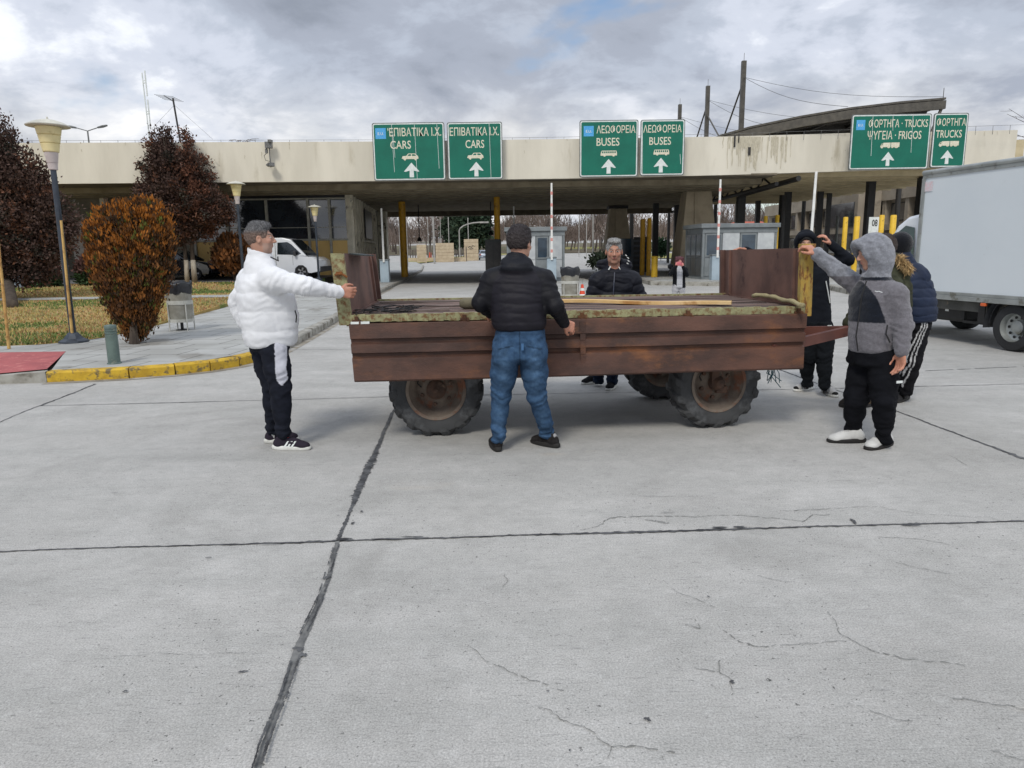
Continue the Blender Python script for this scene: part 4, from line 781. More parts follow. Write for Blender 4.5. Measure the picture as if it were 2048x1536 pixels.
for px, yt, yb, Y, w_, lb in ((814, 438, 520, 76, .16, 'pale pole just right of the left yellow post'), (800, 440, 518, 74, .16, 'pale pole just left of the left yellow post'), (857, 455, 505, 110, .13, 'thin pale pole over the smallest stone wall'), (868, 445, 512, 92, .34, 'thick grey-blue pole between the stone walls'), (882, 455, 488, 112, .13, 'thin pale pole rising over the wide stone wall'), (898, 440, 488, 112, .16, 'tall pale pole at the right of the wide stone wall'), (937, 440, 480, 116, .18, 'tall pale pole behind the emblem wall'), (1158, 430, 492, 120, .16, 'left pale pole beside the road right of the grey booth'), (1173, 430, 492, 110, .16, 'middle pale pole beside the road right of the grey booth'), (1186, 430, 525, 60, .2, 'nearest pale pole beside the road right of the grey booth')):
    z0 = ZG(Y); post(px, yt, Y, w_*.72, z0, lb, M_wp, 'pale_pole', 'pole', FG, ztop=max(W(px, yt, Y).z, 6.5+z0))
ol = thing('street_lamp', 'pale lamp with a curved arm behind the stone walls', 'street lamp'); Y = 118; b = W(919, 490, Y); ol.location = (b.x, Y, ZG(Y)); z0 = ZG(Y); zz_ = lambda y: W(919, y, Y).z-z0
mb = MB(); mb.tube([(0, 0, 0), (0, 0, zz_(462))]+[(3.6*(1-math.cos(a)), 0, zz_(462)+(zz_(445)-zz_(462))*math.sin(a)) for a in (.3, .6, .9, 1.2, 1.57)], .10, 6); mb.build('pole', M_wp, ol); mb = MB(); mb.bb((3.4, -.2, zz_(445)-.15), (4.8, .2, zz_(445)+.1)); mb.build('lamp_head', M_wp, ol)
# verges and far kerb
M_verge = mat('verge_grass', srgb(116, 126, 62), srgb(150, 136, 80), .3, .95); M_yk = mat('pale_kerb', srgb(196, 184, 128), srgb(176, 168, 128), 2, .8)
def sheet(pts, dz, name, m):
    mb = MB(); mb.add([(p.x, p.y, p.z+dz) for p in pts], [tuple(range(len(pts)))]); return mb.build(name, m, kind='structure')
mb = MB(); fk = [GT(x, y) for x, y in ((815, 530), (880, 523), (900, 519.5), (960, 515.5), (1010, 510), (1080, 505))]; bk_ = [GT(x, y) for x, y in ((815, 519), (875, 517), (905, 515), (960, 510), (1010, 505), (1080, 501))]
mb.add([(p.x, p.y, p.z+.1) for p in fk+bk_], [(i, i+1, 7+i, 6+i) for i in range(5)]); mb.build('verge', M_verge, kind='structure')
mb = MB(); fk2 = [p+Vector((0, -1.2, 0)) for p in fk[1:]]; mb.add([(p.x, p.y, ZG(p.y)+.06) for p in fk2]+[(p.x, p.y, p.z+.14) for p in fk[1:]], [(i, i+1, 6+i, 5+i) for i in range(4)]); mb.build('far_kerb', M_yk, kind='structure')
rv = [GT(1090, 500), GT(1200, 498), GT(1420, 503), GT(1420, 497), GT(1200, 494), GT(1090, 496)]; sheet(rv, .12, 'verge', M_verge)
rv = [GT(1300, 517), GT(1420, 520), GT(1420, 509), GT(1300, 507)]; sheet(rv, .12, 'verge', M_verge)
# red roofed house
p = W(1510, 470, 110); hs = thing('yellow_house', 'small yellowish house with a low red tiled roof in the distance', 'house', (p.x, 110, ZG(110))); z_ = lambda y: W(1510, y, 110).z-ZG(110)
mb = MB(); mb.bb((-4, 0, -1), (4, 7, z_(456))); mb.build('wall', mat('house_wall', srgb(214, 200, 150), srgb(200, 186, 140), 1, .8), hs); mb = MB(); zr = z_(456); mb.add([(-4.6, -.5, zr), (4.6, -.5, zr), (4.6, 7.5, zr), (-4.6, 7.5, zr), (-2, 3.5, z_(441)), (2, 3.5, z_(441))], [(0, 1, 5, 4), (1, 2, 5), (2, 3, 4, 5), (3, 0, 4), (3, 2, 1, 0)]); mb.build('roof', mat('red_tile', srgb(178, 92, 70), srgb(158, 80, 62), 1, .8), hs)
for x in (-3.2, -1.2, 1.4, 3): mb = MB(); mb.bb((x-.35, -.05, 1.2), (x+.35, -.001, 2.6)); mb.build('window', M_band, hs)
# beige customs building on the right
M_cb = mat('beige_render', srgb(160, 150, 134), srgb(142, 132, 118), .6, .9, c3=srgb(124, 116, 104), s3=.5)
cb = thing('customs_building', 'two-storey beige building with recessed dark windows at the right', 'building', (33.7, 50, 0))
XF = 33.7
def CBB(mb, name, m, par=None): mb.v = [(a-33.7, b-50, c) for a, b, c in mb.v]; return mb.build(name, m, par or cb)
mb = MB(); mb.bb((XF+.5, 44, 0), (XF+14, 96, 6.6)); CBB(mb, 'wall', M_cb); mb = MB(); mb.bb((XF-.1, 44, 5.6), (XF+.5, 96, 6.9)); mb.bb((XF-.1, 44, 3.0), (XF+.5, 96, 3.5)); CBB(mb, 'cornice', M_cb)
yv = 44.5; k = 0
while yv < 94:
    wv = 3.2 if k % 2 == 0 else 1.6; mb = MB(); mb.bb((XF, yv-.55, 0), (XF+.499, yv, 5.6)); CBB(mb, 'pier', M_cb)
    for z0_, z1_ in ((.9, 2.7), (3.75, 5.35)): mb = MB(); mb.bb((XF+.42, yv+.2, z0_), (XF+.499, yv+wv-.2, z1_)); f_ = CBB(mb, 'window', M_blk); mb = MB(); mb.bb((XF+.40, yv+.3, z0_+.1), (XF+.419, yv+wv-.3, z1_-.1)); CBB(mb, 'pane', M_glass, f_)
    yv += wv+.55; k += 1
mb = MB(); mb.bb((XF-2.2, 66, 0), (XF-.11, 72, 6.6)); CBB(mb, 'bay', M_cb)
for z0_, z1_ in ((1, 2.8), (3.4, 5.6)): mb = MB(); mb.bb((XF-2.25, 66.6, z0_), (XF-2.201, 71.4, z1_)); CBB(mb, 'window', M_glass)
for y_, lb in ((61, 'left rooftop air conditioner above the beige building'), (52.5, 'right rooftop air conditioner above the beige building'), (56.5, 'middle rooftop air conditioner above the beige building')):
    t = thing('air_conditioner', lb, 'air conditioner', (XF+.9, y_, 6.91), -1.57, 'rooftop air conditioners'); mb = MB(); mb.box((0, 0, .4), (1.3, .5, .8)); mb.build('casing', M_wht, t, bevel=.02); mb = MB(); mb.lathe([(.3, 0), (.3, .02), (0, .03)], 16, (-.2, -.27, .4), 'Y'); mb.build('fan_grille', M_dark, t)
# distant hill and woods
M_hill = mat('hill_scrub', srgb(98, 88, 82), srgb(122, 110, 98), .05, .95, c3=srgb(84, 86, 70), s3=.02)
mb = MB(); hx = np.linspace(-500, 600, 60); hy = np.linspace(215, 620, 16)
hv = [(x, y, ZG(215)-1+ (y-215)*.035*(1+.25*math.sin(x*.021+y*.01)+.15*math.sin(x*.06))) for y in hy for x in hx]; mb.add(hv, [(j*60+i, j*60+i+1, (j+1)*60+i+1, (j+1)*60+i) for j in range(15) for i in range(59)]); mb.build('hill', M_hill, kind='structure', smooth='all')
M_bark = mat('wood_bark', srgb(108, 97, 90), srgb(80, 71, 66), .5, .95)
def bare(mb, x, y, z, H, r, rg, depth=3):
    def br(p, d, L, rad, k):
        q = p+d*L*.5+Vector(rg.normal(0, .04*L, 3)); e = p+d*L; mb.tube([p, q, e], [rad, rad*.8, rad*.55], 4 if k < depth else 5, cap=False)
        if k == 0: return
        for j in range(rg.integers(3, 5)):
            nd = (d+Vector(rg.normal(0, .42, 3))+Vector((0, 0, .22))).normalized(); br(p+d*L*rg.uniform(.45, 1), nd, L*rg.uniform(.5, .75), rad*.5, k-1)
    br(Vector((x, y, z)), Vector((rg.normal(0, .04), 0, 1)).normalized(), H*.42, r, depth)
wm = MB(); rg = np.random.default_rng(11)
for i in range(150):
    y = rg.uniform(150, 215); x = rg.uniform(-.21, .46)*y
    bare(wm, x, y, ZG(y)-.2, rg.uniform(9, 15), .2, rg, 3)
wm.build('woods', M_bark, kind='stuff')
wb_ = MB(); vs = []
for i in range(26000):
    y = rg.uniform(155, 216); x = rg.uniform(-.23, .47)*y; z = ZG(y)+rg.uniform(.2, 1)**.6*10*(.72+.25*math.sin(x*.3)); L_ = rg.uniform(.8, 2.4); a = rg.normal(0, .5); w2 = .06; dx, dz = math.sin(a)*L_, math.cos(a)*L_
    wb_.add([(x-w2, y, z), (x+w2, y, z), (x+dx, y+rg.normal(0, .4), z+dz)], [(0, 1, 2)])
wb_.build('brushwood', mat('brush_twigs', srgb(122, 108, 99), srgb(92, 81, 75), .2, .95), kind='stuff')
mb = MB(); ysv = list(range(150, 262, 8)); mb.add([(x, y, ZG(y)+.12) for y in ysv for x in (-400, 500)], [(2*i, 2*i+1, 2*i+3, 2*i+2) for i in range(len(ysv)-1)]); mb.build('forest_floor', mat('leaf_litter', srgb(104, 92, 76), srgb(84, 84, 54), .15, .95), kind='structure')
# ================================================================ TREES AND SHRUBS
M_leaf = mat('foliage', (1, 1, 1), attr=True, rough=.85, spec=.2)
def foliage(ells, n, size, colf, seed, up=.5, width=.35, shell=.55, clump=0, csz=.3):
    rg = np.random.default_rng(seed); mb = MB(); mb.c = []
    vol = np.array([e[1][0]*e[1][1]*e[1][2] for e in ells]); pr = vol**.8; pr /= pr.sum()
    cl = []
    for e, q in zip(ells, pr):
        m_ = max(3, int(q*(clump or n)))
        d = rg.normal(size=(m_, 3)); d /= np.linalg.norm(d, axis=1)[:, None]; r = shell+(1-shell)*rg.random(m_)**.6; r *= 1+.10*rg.normal(size=m_)
        P = np.array(e[0])+d*r[:, None]*np.array(e[1]); cl += [(P[i], d[i]) for i in range(m_)]
    per = max(1, int(n/len(cl))) if clump else 1
    for P0, d0 in cl:
        shade = .75+.5*rg.random(); c0 = np.array(colf(P0, rg))*shade
        for k in range(per):
            P = P0+(rg.normal(size=3)*csz if clump else 0); d = d0*.7+rg.normal(size=3)*.45+np.array([0, 0, up]); d /= np.linalg.norm(d)
            s = size*(.6+.8*rg.random()); sd = np.cross(d, rg.normal(size=3)); sd /= np.linalg.norm(sd)+1e-9; sd *= s*width
            e = P+d*s; m1 = P+d*s*.45
            mb.add([P, m1+sd, e, m1-sd], [(0, 1, 2, 3)]); c = np.clip(c0*(.8+.4*rg.random()), 0, 1); mb.c += [tuple(c)]*4
    return mb
def local(mb, o): mb.v = [(a-o[0], b-o[1], c-o[2]) for a, b, c in mb.v]; return mb
def EP(px, py, rx, ry, Y, dy=None):
    c = W(px, py, Y); k = Y/1420*1.02; return (tuple(c), (rx*k, (dy or rx)*k, ry*k))
def ctree(t, base, ells, n, size, colf, seed, trunk, limbs, **k):
    fo = local(foliage(ells, n, size, colf, seed, **k), base); fo.build('crown', M_leaf, t)
    rg = np.random.default_rng(seed+1); mb = MB()
    for p in trunk: mb.tube([Vector(q)-Vector(base) for q, r in p], [r for q, r in p], 10)
    mb.build('trunk', M_trk, t, smooth='all')
    mb = MB(); top = Vector(trunk[0][-1][0])-Vector(base)
    for i in range(limbs):
        e = ells[i % len(ells)]; d = rg.normal(size=3); d /= np.linalg.norm(d); q = Vector(np.array(e[0])+d*np.array(e[1])*.8)-Vector(base); s0 = top*(.75+.25*rg.random()); mm = (s0+q)/2+Vector(rg.normal(0, .15, 3))
        mb.tube([s0, mm, q], [.05, .035, .012], 5, cap=False)
    mb.build('branch', M_trk, t)
M_trk = mat('bark', srgb(88, 78, 68), srgb(58, 50, 44), 6, .95, bump=1, bscale=20, stretch=(1, 1, .3)); M_tw = mat('whitewashed_bark', srgb(176, 168, 152), srgb(128, 116, 100), 5, .9, stretch=(1, 1, .3), bump=.6, bscale=20)
def brown(P, rg): return (.084, .052, .042) if rg.random() < .76 else ((.135, .064, .040) if rg.random() < .7 else (.05, .046, .036))
Y = 24.; b1 = G(22, 612, ZL(24.3)); t1 = thing('conifer_tree', 'big brown-leaved tree at the left edge behind the tall lamp', 'tree', b1, 0, 'brown withered conifers on the lawn')
e1 = [EP(10, 520, 60, 45, Y), EP(60, 530, 50, 35, Y), EP(-60, 420, 110, 110, Y, 80), EP(15, 300, 28, 55, Y), EP(-30, 330, 60, 80, Y), EP(40, 390, 60, 55, Y), EP(85, 440, 60, 60, Y), EP(110, 470, 40, 45, Y), EP(55, 500, 70, 50, Y), EP(0, 470, 80, 80, Y), EP(60, 345, 28, 35, Y)]
ctree(t1, b1, e1, 72000, .105, brown, 21, [[(b1, .19), (W(14, 560, 24.2), .17), (W(2, 480, 24.1), .14), (W(-10, 400, 24), .1)]], 26, up=.25, width=.30, shell=.25, clump=1500, csz=.13)
Y = 33.; b2 = W(382, 563, 33); b2.z = ZL(33)
t2 = thing('conifer_tree', 'brown-leaved tree with pointed tops between the orange bush and the man in white', 'tree', b2, 0, 'brown withered conifers on the lawn')
e2 = [EP(320, 296, 22, 26, Y), EP(330, 266, 11, 8, Y), EP(376, 280, 13, 20, Y), EP(345, 330, 42, 34, Y), EP(392, 345, 30, 38, Y), EP(368, 395, 64, 42, Y), EP(303, 332, 16, 18, Y), EP(276, 327, 8, 5, Y), EP(328, 425, 50, 42, Y), EP(418, 415, 44, 36, Y), EP(385, 455, 38, 26, Y), EP(450, 422, 18, 22, Y), EP(312, 370, 32, 32, Y), EP(345, 462, 40, 26, Y)]
ctree(t2, b2, e2, 62000, .11, lambda P, rg: (.135, .060, .038) if (P[0] > -14.6 and rg.random() < .45) else brown(P, rg), 22, [[(W(375, 565, 33), .10), (W(370, 500, 33), .08), (W(362, 420, 33), .06), (W(345, 330, 33), .03)], [(W(390, 565, 33), .11), (W(384, 500, 33), .09), (W(388, 420, 33), .06), (W(378, 310, 33), .03)]], 30, up=.3, width=.30, shell=.15, clump=1500, csz=.12)
mb = MB(); mb.tube([W(375, 566, 33)-b2, W(372, 520, 33)-b2], [.115, .098], 10); mb.tube([W(390, 566, 33)-b2, W(386, 520, 33)-b2], [.125, .108], 10); mb.build('whitewash', M_tw, t2, smooth='all')
# orange conifer bush
Y = 12.05; bb = G(270, 688, KZ); ob_ = thing('conifer_bush', 'big vase-shaped orange-brown withered conifer bush on the pavement edge', 'bush', bb)
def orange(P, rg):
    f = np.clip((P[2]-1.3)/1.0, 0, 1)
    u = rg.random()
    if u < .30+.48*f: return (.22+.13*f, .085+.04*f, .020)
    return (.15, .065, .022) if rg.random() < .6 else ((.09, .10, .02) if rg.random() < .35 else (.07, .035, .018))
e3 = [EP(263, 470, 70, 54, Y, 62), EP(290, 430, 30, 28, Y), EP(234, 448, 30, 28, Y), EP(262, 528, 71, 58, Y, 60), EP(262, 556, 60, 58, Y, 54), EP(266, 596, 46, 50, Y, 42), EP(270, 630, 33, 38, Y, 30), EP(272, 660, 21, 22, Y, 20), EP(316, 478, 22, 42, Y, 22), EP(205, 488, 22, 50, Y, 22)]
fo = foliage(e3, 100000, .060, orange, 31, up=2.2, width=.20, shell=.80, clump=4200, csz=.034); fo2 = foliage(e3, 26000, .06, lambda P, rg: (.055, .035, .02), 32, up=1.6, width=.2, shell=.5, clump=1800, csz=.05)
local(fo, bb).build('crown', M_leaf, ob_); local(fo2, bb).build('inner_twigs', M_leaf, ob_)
mb = MB(); rg = np.random.default_rng(8)
for i in range(5): a = rg.random()*6.28; q = rg.uniform(.05, .2); mb.tube([(rg.normal(0, .05), rg.normal(0, .04), 0), (math.cos(a)*q*.4, math.sin(a)*q*.4, .5), (math.cos(a)*q, math.sin(a)*q, 1.5)], [.025, .018, .010], 6)
mb.tube([(0, 0, -.02), (0, 0, .3)], [.08, .05], 8); mb.build('trunk', M_trk, ob_)
# smaller shrubs
def shrub(px, py, rx, ry, Y, n, size, colf, lb, seed, zb=None, up=.6, grp=None, box=False, name='shrub', cat='shrub'):
    b = W(px, py+ry, Y); b.z = zb if zb is not None else ZL(Y); t = thing(name, lb, cat, b, 0, grp)
    e = [EP(px, py, rx, ry, Y), EP(px-rx*.4, py+ry*.2, rx*.6, ry*.7, Y), EP(px+rx*.4, py+ry*.15, rx*.6, ry*.75, Y)]
    if box: e += [EP(px-rx*.6, py-ry*.4, rx*.4, ry*.5, Y), EP(px+rx*.6, py-ry*.4, rx*.4, ry*.5, Y), EP(px+rx*.6, py+ry*.5, rx*.4, ry*.5, Y), EP(px-rx*.6, py+ry*.5, rx*.4, ry*.5, Y)]
    local(foliage(e, n, size, colf, seed, up=up, shell=.55, clump=n//18, csz=size*.7, width=.3), b).build('crown', M_leaf, t)
    mb = MB(); c = Vector(e[0][0])-b
    for i in range(7): a = i*.9; mb.tube([(0, 0, -.05), (math.cos(a)*.08, math.sin(a)*.08, c.z*.5), (math.cos(a)*.3, math.sin(a)*.3, c.z)], [.03, .02, .01], 5)
    mb.build('stems', M_trk, t); return t
def hedge(zs): return lambda P, rg: ((.035, .06, .025) if rg.random() < .7 else (.05, .09, .035)) if P[2] < zs+.08*rg.normal() else (.12, .06, .05)
Y = 31; zz1 = W(90, 550, Y).z; shrub(90, 556, 26, 30, Y, 9000, .12, hedge(zz1), 'clipped shrub with reddish top and green base left of the lamp pole', 41, grp='clipped shrubs by the building', box=True)
Y = 32; zz1 = W(185, 545, Y).z; shrub(184, 545, 24, 30, Y, 7000, .12, hedge(zz1), 'clipped shrub with reddish top just left of the orange bush', 42, grp='clipped shrubs by the building', box=True)
shrub(468, 512, 30, 30, 34, 9000, .2, lambda P, rg: (.26, .11, .04) if rg.random() < .5 else (.12, .06, .03), 'small orange-brown conifer behind the man in white', 43, zb=ZL(33), up=1.3)
shrub(1208, 521, 22, 9, 36, 2500, .16, lambda P, rg: (.04, .055, .035), 'low dark green shrub at the foot of the pale pole', 44, zb=.1, up=.2)
shrub(945, 452, 26, 34, 135, 9000, .8, lambda P, rg: (.030, .050, .030) if rg.random() < .8 else (.05, .07, .04), 'dark green pine right of the tall pale pole beyond the canopy', 45, zb=ZG(135), up=.2, name='pine_tree', cat='tree')
shrub(915, 455, 22, 28, 150, 7000, .8, lambda P, rg: (.045, .065, .040), 'paler green pine left of the curved lamp beyond the canopy', 46, zb=ZG(150), up=.2, name='pine_tree', cat='tree')
shrub(1322, 495, 10, 10, 90, 2500, .35, lambda P, rg: (.03, .06, .03), 'round green bush seen between two black columns', 47, zb=ZG(90), up=.2)
# bare branches at the right edge
bt = thing('bare_tree', 'bare tree whose dark twigs reach in at the right edge', 'tree', (41, 52, 0)); mb = MB(); rg = np.random.default_rng(77); z0 = W(2048, 235, 52)
mb.tube([(0, 0, 0), (0, 0, z0.z-3)], [.3, .2], 8); mb.build('trunk', M_trk, bt); mb = MB()
for i in range(26):
    s0 = Vector((0, 0, z0.z-4+rg.uniform(0, 4))); e = Vector((W(rg.uniform(2012, 2110), 230, 52).x-41, rg.normal(0, 1), z0.z+rg.uniform(-2.2, 1.9))); m1 = (s0+e)/2+Vector((0, 0, -.3)); mb.tube([s0, m1, e], [.05, .03, .012], 4, cap=False)
    for k in range(6): f = m1.lerp(e, rg.random()); mb.tube([f, f+Vector((rg.uniform(-.9, .2), rg.normal(0, .3), rg.uniform(-.3, .6)))], [.016, .008], 3, cap=False)
mb.build('twigs', mat('dark_twig', srgb(82, 74, 70), srgb(62, 55, 52), 3, .9), bt)
# ================================================================ VEHICLES
M_white = mat('white_car_paint', srgb(226, 230, 234), srgb(214, 218, 224), .6, .25, coat=.6); M_black = mat('black_car_paint', srgb(22, 24, 32), srgb(18, 20, 26), .6, .15, coat=.9); M_redc = mat('red_car_paint', srgb(120, 22, 24), srgb(104, 18, 20), .6, .2, coat=.8); M_silv = mat('silver_car_paint', srgb(180, 190, 202), srgb(164, 174, 186), .6, .25, coat=.6, metal=.3)
M_cgl = mat('car_glass', srgb(30, 38, 42), srgb(20, 26, 30), .7, .05, spec=.9, coat=.5); M_tyre = mat('tyre', srgb(40, 41, 43), srgb(32, 33, 34), 6, .8, bump=.3); M_rimc = mat('alloy', srgb(176, 178, 182), srgb(150, 152, 156), 3, .35, metal=.6); M_lens = mat('headlamp_lens', srgb(212, 216, 220), srgb(180, 186, 192), 4, .15, coat=.5); M_tail = mat('tail_lens', srgb(170, 30, 30), srgb(150, 24, 24), 3, .25); M_bmp = mat('bumper_plastic', srgb(58, 60, 64), srgb(46, 48, 52), 4, .6)
def vwheel(t, x, y, r, w_, side, rim=M_rimc, five=True):
    wh = bpy.data.objects.new('wheel', None); COL.objects.link(wh); wh.parent = t; wh.location = (x, y, r)
    mb = MB(); mb.lathe([(r*.62, -w_/2), (r*.93, -w_/2), (r, -w_*.35), (r, w_*.35), (r*.93, w_/2), (r*.62, w_/2)], 28, ax='Y', cap=False); mb.build('tyre', M_tyre, wh, smooth=True)
    mb = MB(); s = side; mb.lathe([(r*.64, s*w_*.46), (r*.60, s*w_*.44), (r*.56, s*w_*.22), (r*.2, s*w_*.20), (r*.16, s*w_*.34), (0, s*w_*.34)] if s > 0 else [(r*.64, s*w_*.46), (r*.60, s*w_*.44), (r*.56, s*w_*.22), (r*.2, s*w_*.20), (r*.16, s*w_*.34), (0, s*w_*.34)], 24, ax='Y', cap=False); mb.build('rim', M_blk if five else rim, wh, smooth=True)
    if five:
        mb = MB()
        for k in range(5): a = k*2*math.pi/5; d = Vector((math.cos(a), 0, math.sin(a))); q = Vector((-math.sin(a), 0, math.cos(a))); mb.prism([d*r*.14+q*r*.1+Vector((0, s*w_*.36, 0)), d*r*.60+q*r*.13+Vector((0, s*w_*.42, 0)), d*r*.60-q*r*.13+Vector((0, s*w_*.42, 0)), d*r*.14-q*r*.1+Vector((0, s*w_*.36, 0))], (0, s*.02, 0))
        mb.lathe([(r*.60, s*w_*.42), (r*.65, s*w_*.47)], 24, ax='Y', cap=False); mb.build('spokes', rim, wh)
def car_shell(low, roof, width, tum, belt):
    """low: closed lower side outline; roof: greenhouse outline (x, z) from front base to rear base."""
    mb = MB(); hw = width/2
    n = 5; sec = []
    for P, f in ((low, lambda z: 0.),):
        pass
    def ring(pts, y): return [(x, y*(1-tum*max(0, z-belt)), z) for x, z in pts]
    a = ring(low, -hw); a1 = [(x*.995, y*1.0, z) for x, y, z in a]; b = ring(low, hw); m_ = len(low)
    inn = .06; A0 = [(x, -hw+inn, z) for x, z in low]; cx = sum(p[0] for p in low)/m_; cz = sum(p[1] for p in low)/m_
    def shrink(pts, y, k): return [(cx+(x-cx)*(1-k/2.2), y, cz+(z-cz)*(1-k/.9)) for x, z in pts]
    rings = [shrink(low, -hw, .03), ring(low, -hw+.05), ring(low, hw-.05), shrink(low, hw, .03)]
    vs = [v for r in rings for v in r]; fs = [tuple(range(m_)), tuple(range(3*m_, 4*m_))[::-1]]
    for k in range(3): fs += [(k*m_+i, (k+1)*m_+i, (k+1)*m_+(i+1) % m_, k*m_+(i+1) % m_) for i in range(m_)]
    return MB().add(vs, fs)
def green(roof, width, tum, belt, inset=0.):
    hw = width/2-inset; mb = MB(); L = [(x, -(hw-tum*(z-belt)), z) for x, z in roof]; R = [(x, (hw-tum*(z-belt)), z) for x, z in roof]; m_ = len(roof)
    return mb.add(L+R, [tuple(range(m_)), tuple(range(m_, 2*m_))[::-1]]+[(i, m_+i, m_+(i+1) % m_, (i+1) % m_) for i in range(m_)])
def side_glass(t, pts, width, tum, belt, off=.006, name='side_window', m=None):
    for s in (-1, 1):
        P = [(x, s*(width/2-tum*(z-belt)+off), z) for x, z in pts]; mb = MB().prism(P if s < 0 else P[::-1], (0, -s*.012, 0)); mb.build(name, m or M_cgl, t)
# white van (front to the right)
van = thing('panel_van', 'white panel van parked in front of the ochre panels', 'van', (W(560, 560, 35.6).x, 35.6, ZL(36)+.03), math.radians(-3))
low = [(-2.55, .42), (-2.55, 1.02), (-2.5, 1.08), (1.3, 1.08), (2.02, 1.02), (2.28, .86), (2.34, .62), (2.32, .34), (1.9, .25), (1.78, .28), (1.72, .5), (1.55, .64), (1.32, .64), (1.15, .5), (1.1, .27), (-1.2, .27), (-1.26, .5), (-1.42, .64), (-1.66, .64), (-1.82, .5), (-1.88, .29), (-2.4, .30)]
car_shell(low, None, 1.86, 0, 1.0).build('body', M_white, van, smooth=True)
rf = [(-2.52, 1.06), (-2.46, 1.75), (-2.35, 1.93), (.55, 1.95), (.95, 1.86), (1.72, 1.06)]
green(rf, 1.86, .14, 1.06, .01).build('cab_shell', M_white, van, bevel=.05)
side_glass(van, [(.30, 1.16), (.32, 1.72), (.80, 1.74), (.98, 1.64), (1.46, 1.18), (1.3, 1.12)], 1.84, .14, 1.06)
mb = MB(); mb.prism([(1.70, -.80, 1.09), (1.70, .80, 1.09), (.985, .68, 1.845), (.985, -.68, 1.845)], (.02, 0, .012)); mb.build('windscreen', M_cgl, van)
for s in (-1, 1):
    mb = MB(); mb.prism([(x, s*.925, z) for x, z in ((.22, .35), (.22, 1.9), (.235, 1.9), (.235, .35))], (0, s*.012, 0)); mb.prism([(x, s*.925, z) for x, z in ((1.05, .66), (1.05, 1.1), (1.06, 1.1), (1.06, .66))], (0, s*.012, 0)); pieces(mb, 'door_gap', M_bmp, van)
    mb = MB(); mb.box((1.2, s*1.02, 1.2), (.12, .16, .24)); mb.build('mirror', M_bmp, van, bevel=.03); mb = MB(); mb.box((.33, s*.935, .98), (.05, .03, .17)); mb.build('handle', M_blk, van)
    mb = MB(); mb.prism([(1.92, s*.90, .82), (2.18, s*.84, .74), (2.2, s*.82, .88), (1.95, s*.88, 1.0)], (0, s*.035, 0)); mb.build('headlight', M_lens, van)
for y in (-.80, .80):
    for x in (-1.54, 1.44): vwheel(van, x, y, .33, .2, 1 if y > 0 else -1)
mb = MB(); mb.box((2.34, 0, .45), (.08, 1.7, .24)); mb.build('bumper', M_bmp, van, bevel=.03)
mb = MB(); mb.tube([(-.55, -.942, 1.02), (-.42, -.942, 1.12), (-.30, -.942, 1.05), (-.42, -.942, .98)], .03, 5); mb.tube([(-.2, -.942, 1.14), (-.06, -.942, 1.0)], .03, 5); mb.build('side_emblem', M_blk, van)
mb = MB(); mb.box((-1.1, -.945, .82), (1.0, .012, .16)); mb.build('stripe', M_bmp, van)
# small hatchback builder
def car(name, lb, loc, rz, paint, grp=None, L=4.1, H=1.46):
    t = thing(name, lb, 'car', loc, rz, grp); s = L/4.1; h = H/1.46
    low = [(-2.02, .36), (-2.05, .75), (-1.95, .92), (.95, .92), (1.55, .82), (1.95, .68), (2.04, .5), (2.0, .27), (1.72, .22), (1.66, .42), (1.48, .58), (1.2, .58), (1.02, .42), (.96, .22), (-.98, .22), (-1.04, .42), (-1.22, .58), (-1.5, .58), (-1.68, .42), (-1.74, .25)]
    low = [(x*s, z*h) for x, z in low]; car_shell(low, None, 1.72, 0, 1).build('body', paint, t, smooth=True); rf = [(-1.93*s, .90*h), (-1.62*s, 1.34*h), (-1.2*s, 1.44*h), (-.1*s, 1.46*h), (.25*s, 1.38*h), (1.05*s, .90*h)]
    green(rf, 1.70, .35, .9*h, .02).build('cabin', paint, t, bevel=.04); side_glass(t, [(x*s, z*h) for x, z in ((-1.45, .95), (-1.3, 1.28), (-.1, 1.38), (.18, 1.32), (.78, .96))], 1.66, .35, .9*h, .01)
    mb = MB(); mb.prism([(1.06*s, -.74, .92*h), (1.06*s, .74, .92*h), (.28*s, .60, 1.38*h), (.28*s, -.60, 1.38*h)], (.015, 0, .01)); mb.build('windscreen', M_cgl, t); mb = MB(); mb.prism([(-1.90*s, .70, .96*h), (-1.90*s, -.70, .96*h), (-1.62*s, -.58, 1.34*h), (-1.62*s, .58, 1.34*h)], (-.02, 0, .0)); mb.build('rear_window', M_cgl, t)
    for q in (-1, 1):
        mb = MB(); mb.prism([(1.5*s, q*.84, .66*h), (1.86*s, q*.78, .60*h), (1.9*s, q*.76, .70*h), (1.55*s, q*.83, .80*h)], (0, q*.03, 0)); mb.build('headlight', M_lens, t); mb = MB(); mb.box((-2.03*s, q*.68, .78*h), (.06, .26, .22)); mb.build('tail_light', M_tail, t, bevel=.02); mb = MB(); mb.box((.7*s, q*.92, .98*h), (.12, .14, .12)); mb.build('mirror', paint, t, bevel=.02)
    for y in (-.76, .76):
        for x in (-1.36*s, 1.34*s): vwheel(t, x, y, .31, .19, 1 if y > 0 else -1)
    mb = MB(); mb.box((2.0*s, 0, .36*h), (.08, 1.4, .14)); mb.box((-2.04*s, 0, .5*h), (.03, .5, .12)); mb.build('plate_and_grille', M_bmp, t); return t
car('hatchback_car', 'black car partly hidden behind the pale tree trunks', (W(355, 560, 36).x, 36.0, ZL(36)+.03), math.radians(-4), M_black, None, 4.3, 1.5)
car('hatchback_car', 'dark red car half hidden by the small orange conifer', (W(478, 560, 37.2).x, 37.2, ZL(37)+.03), math.radians(176), M_redc)
p = GT(966, 520); car('hatchback_car', 'silver car driving away on the far road', (p.x+.1, p.y, p.z+.02), math.radians(98), M_silv)
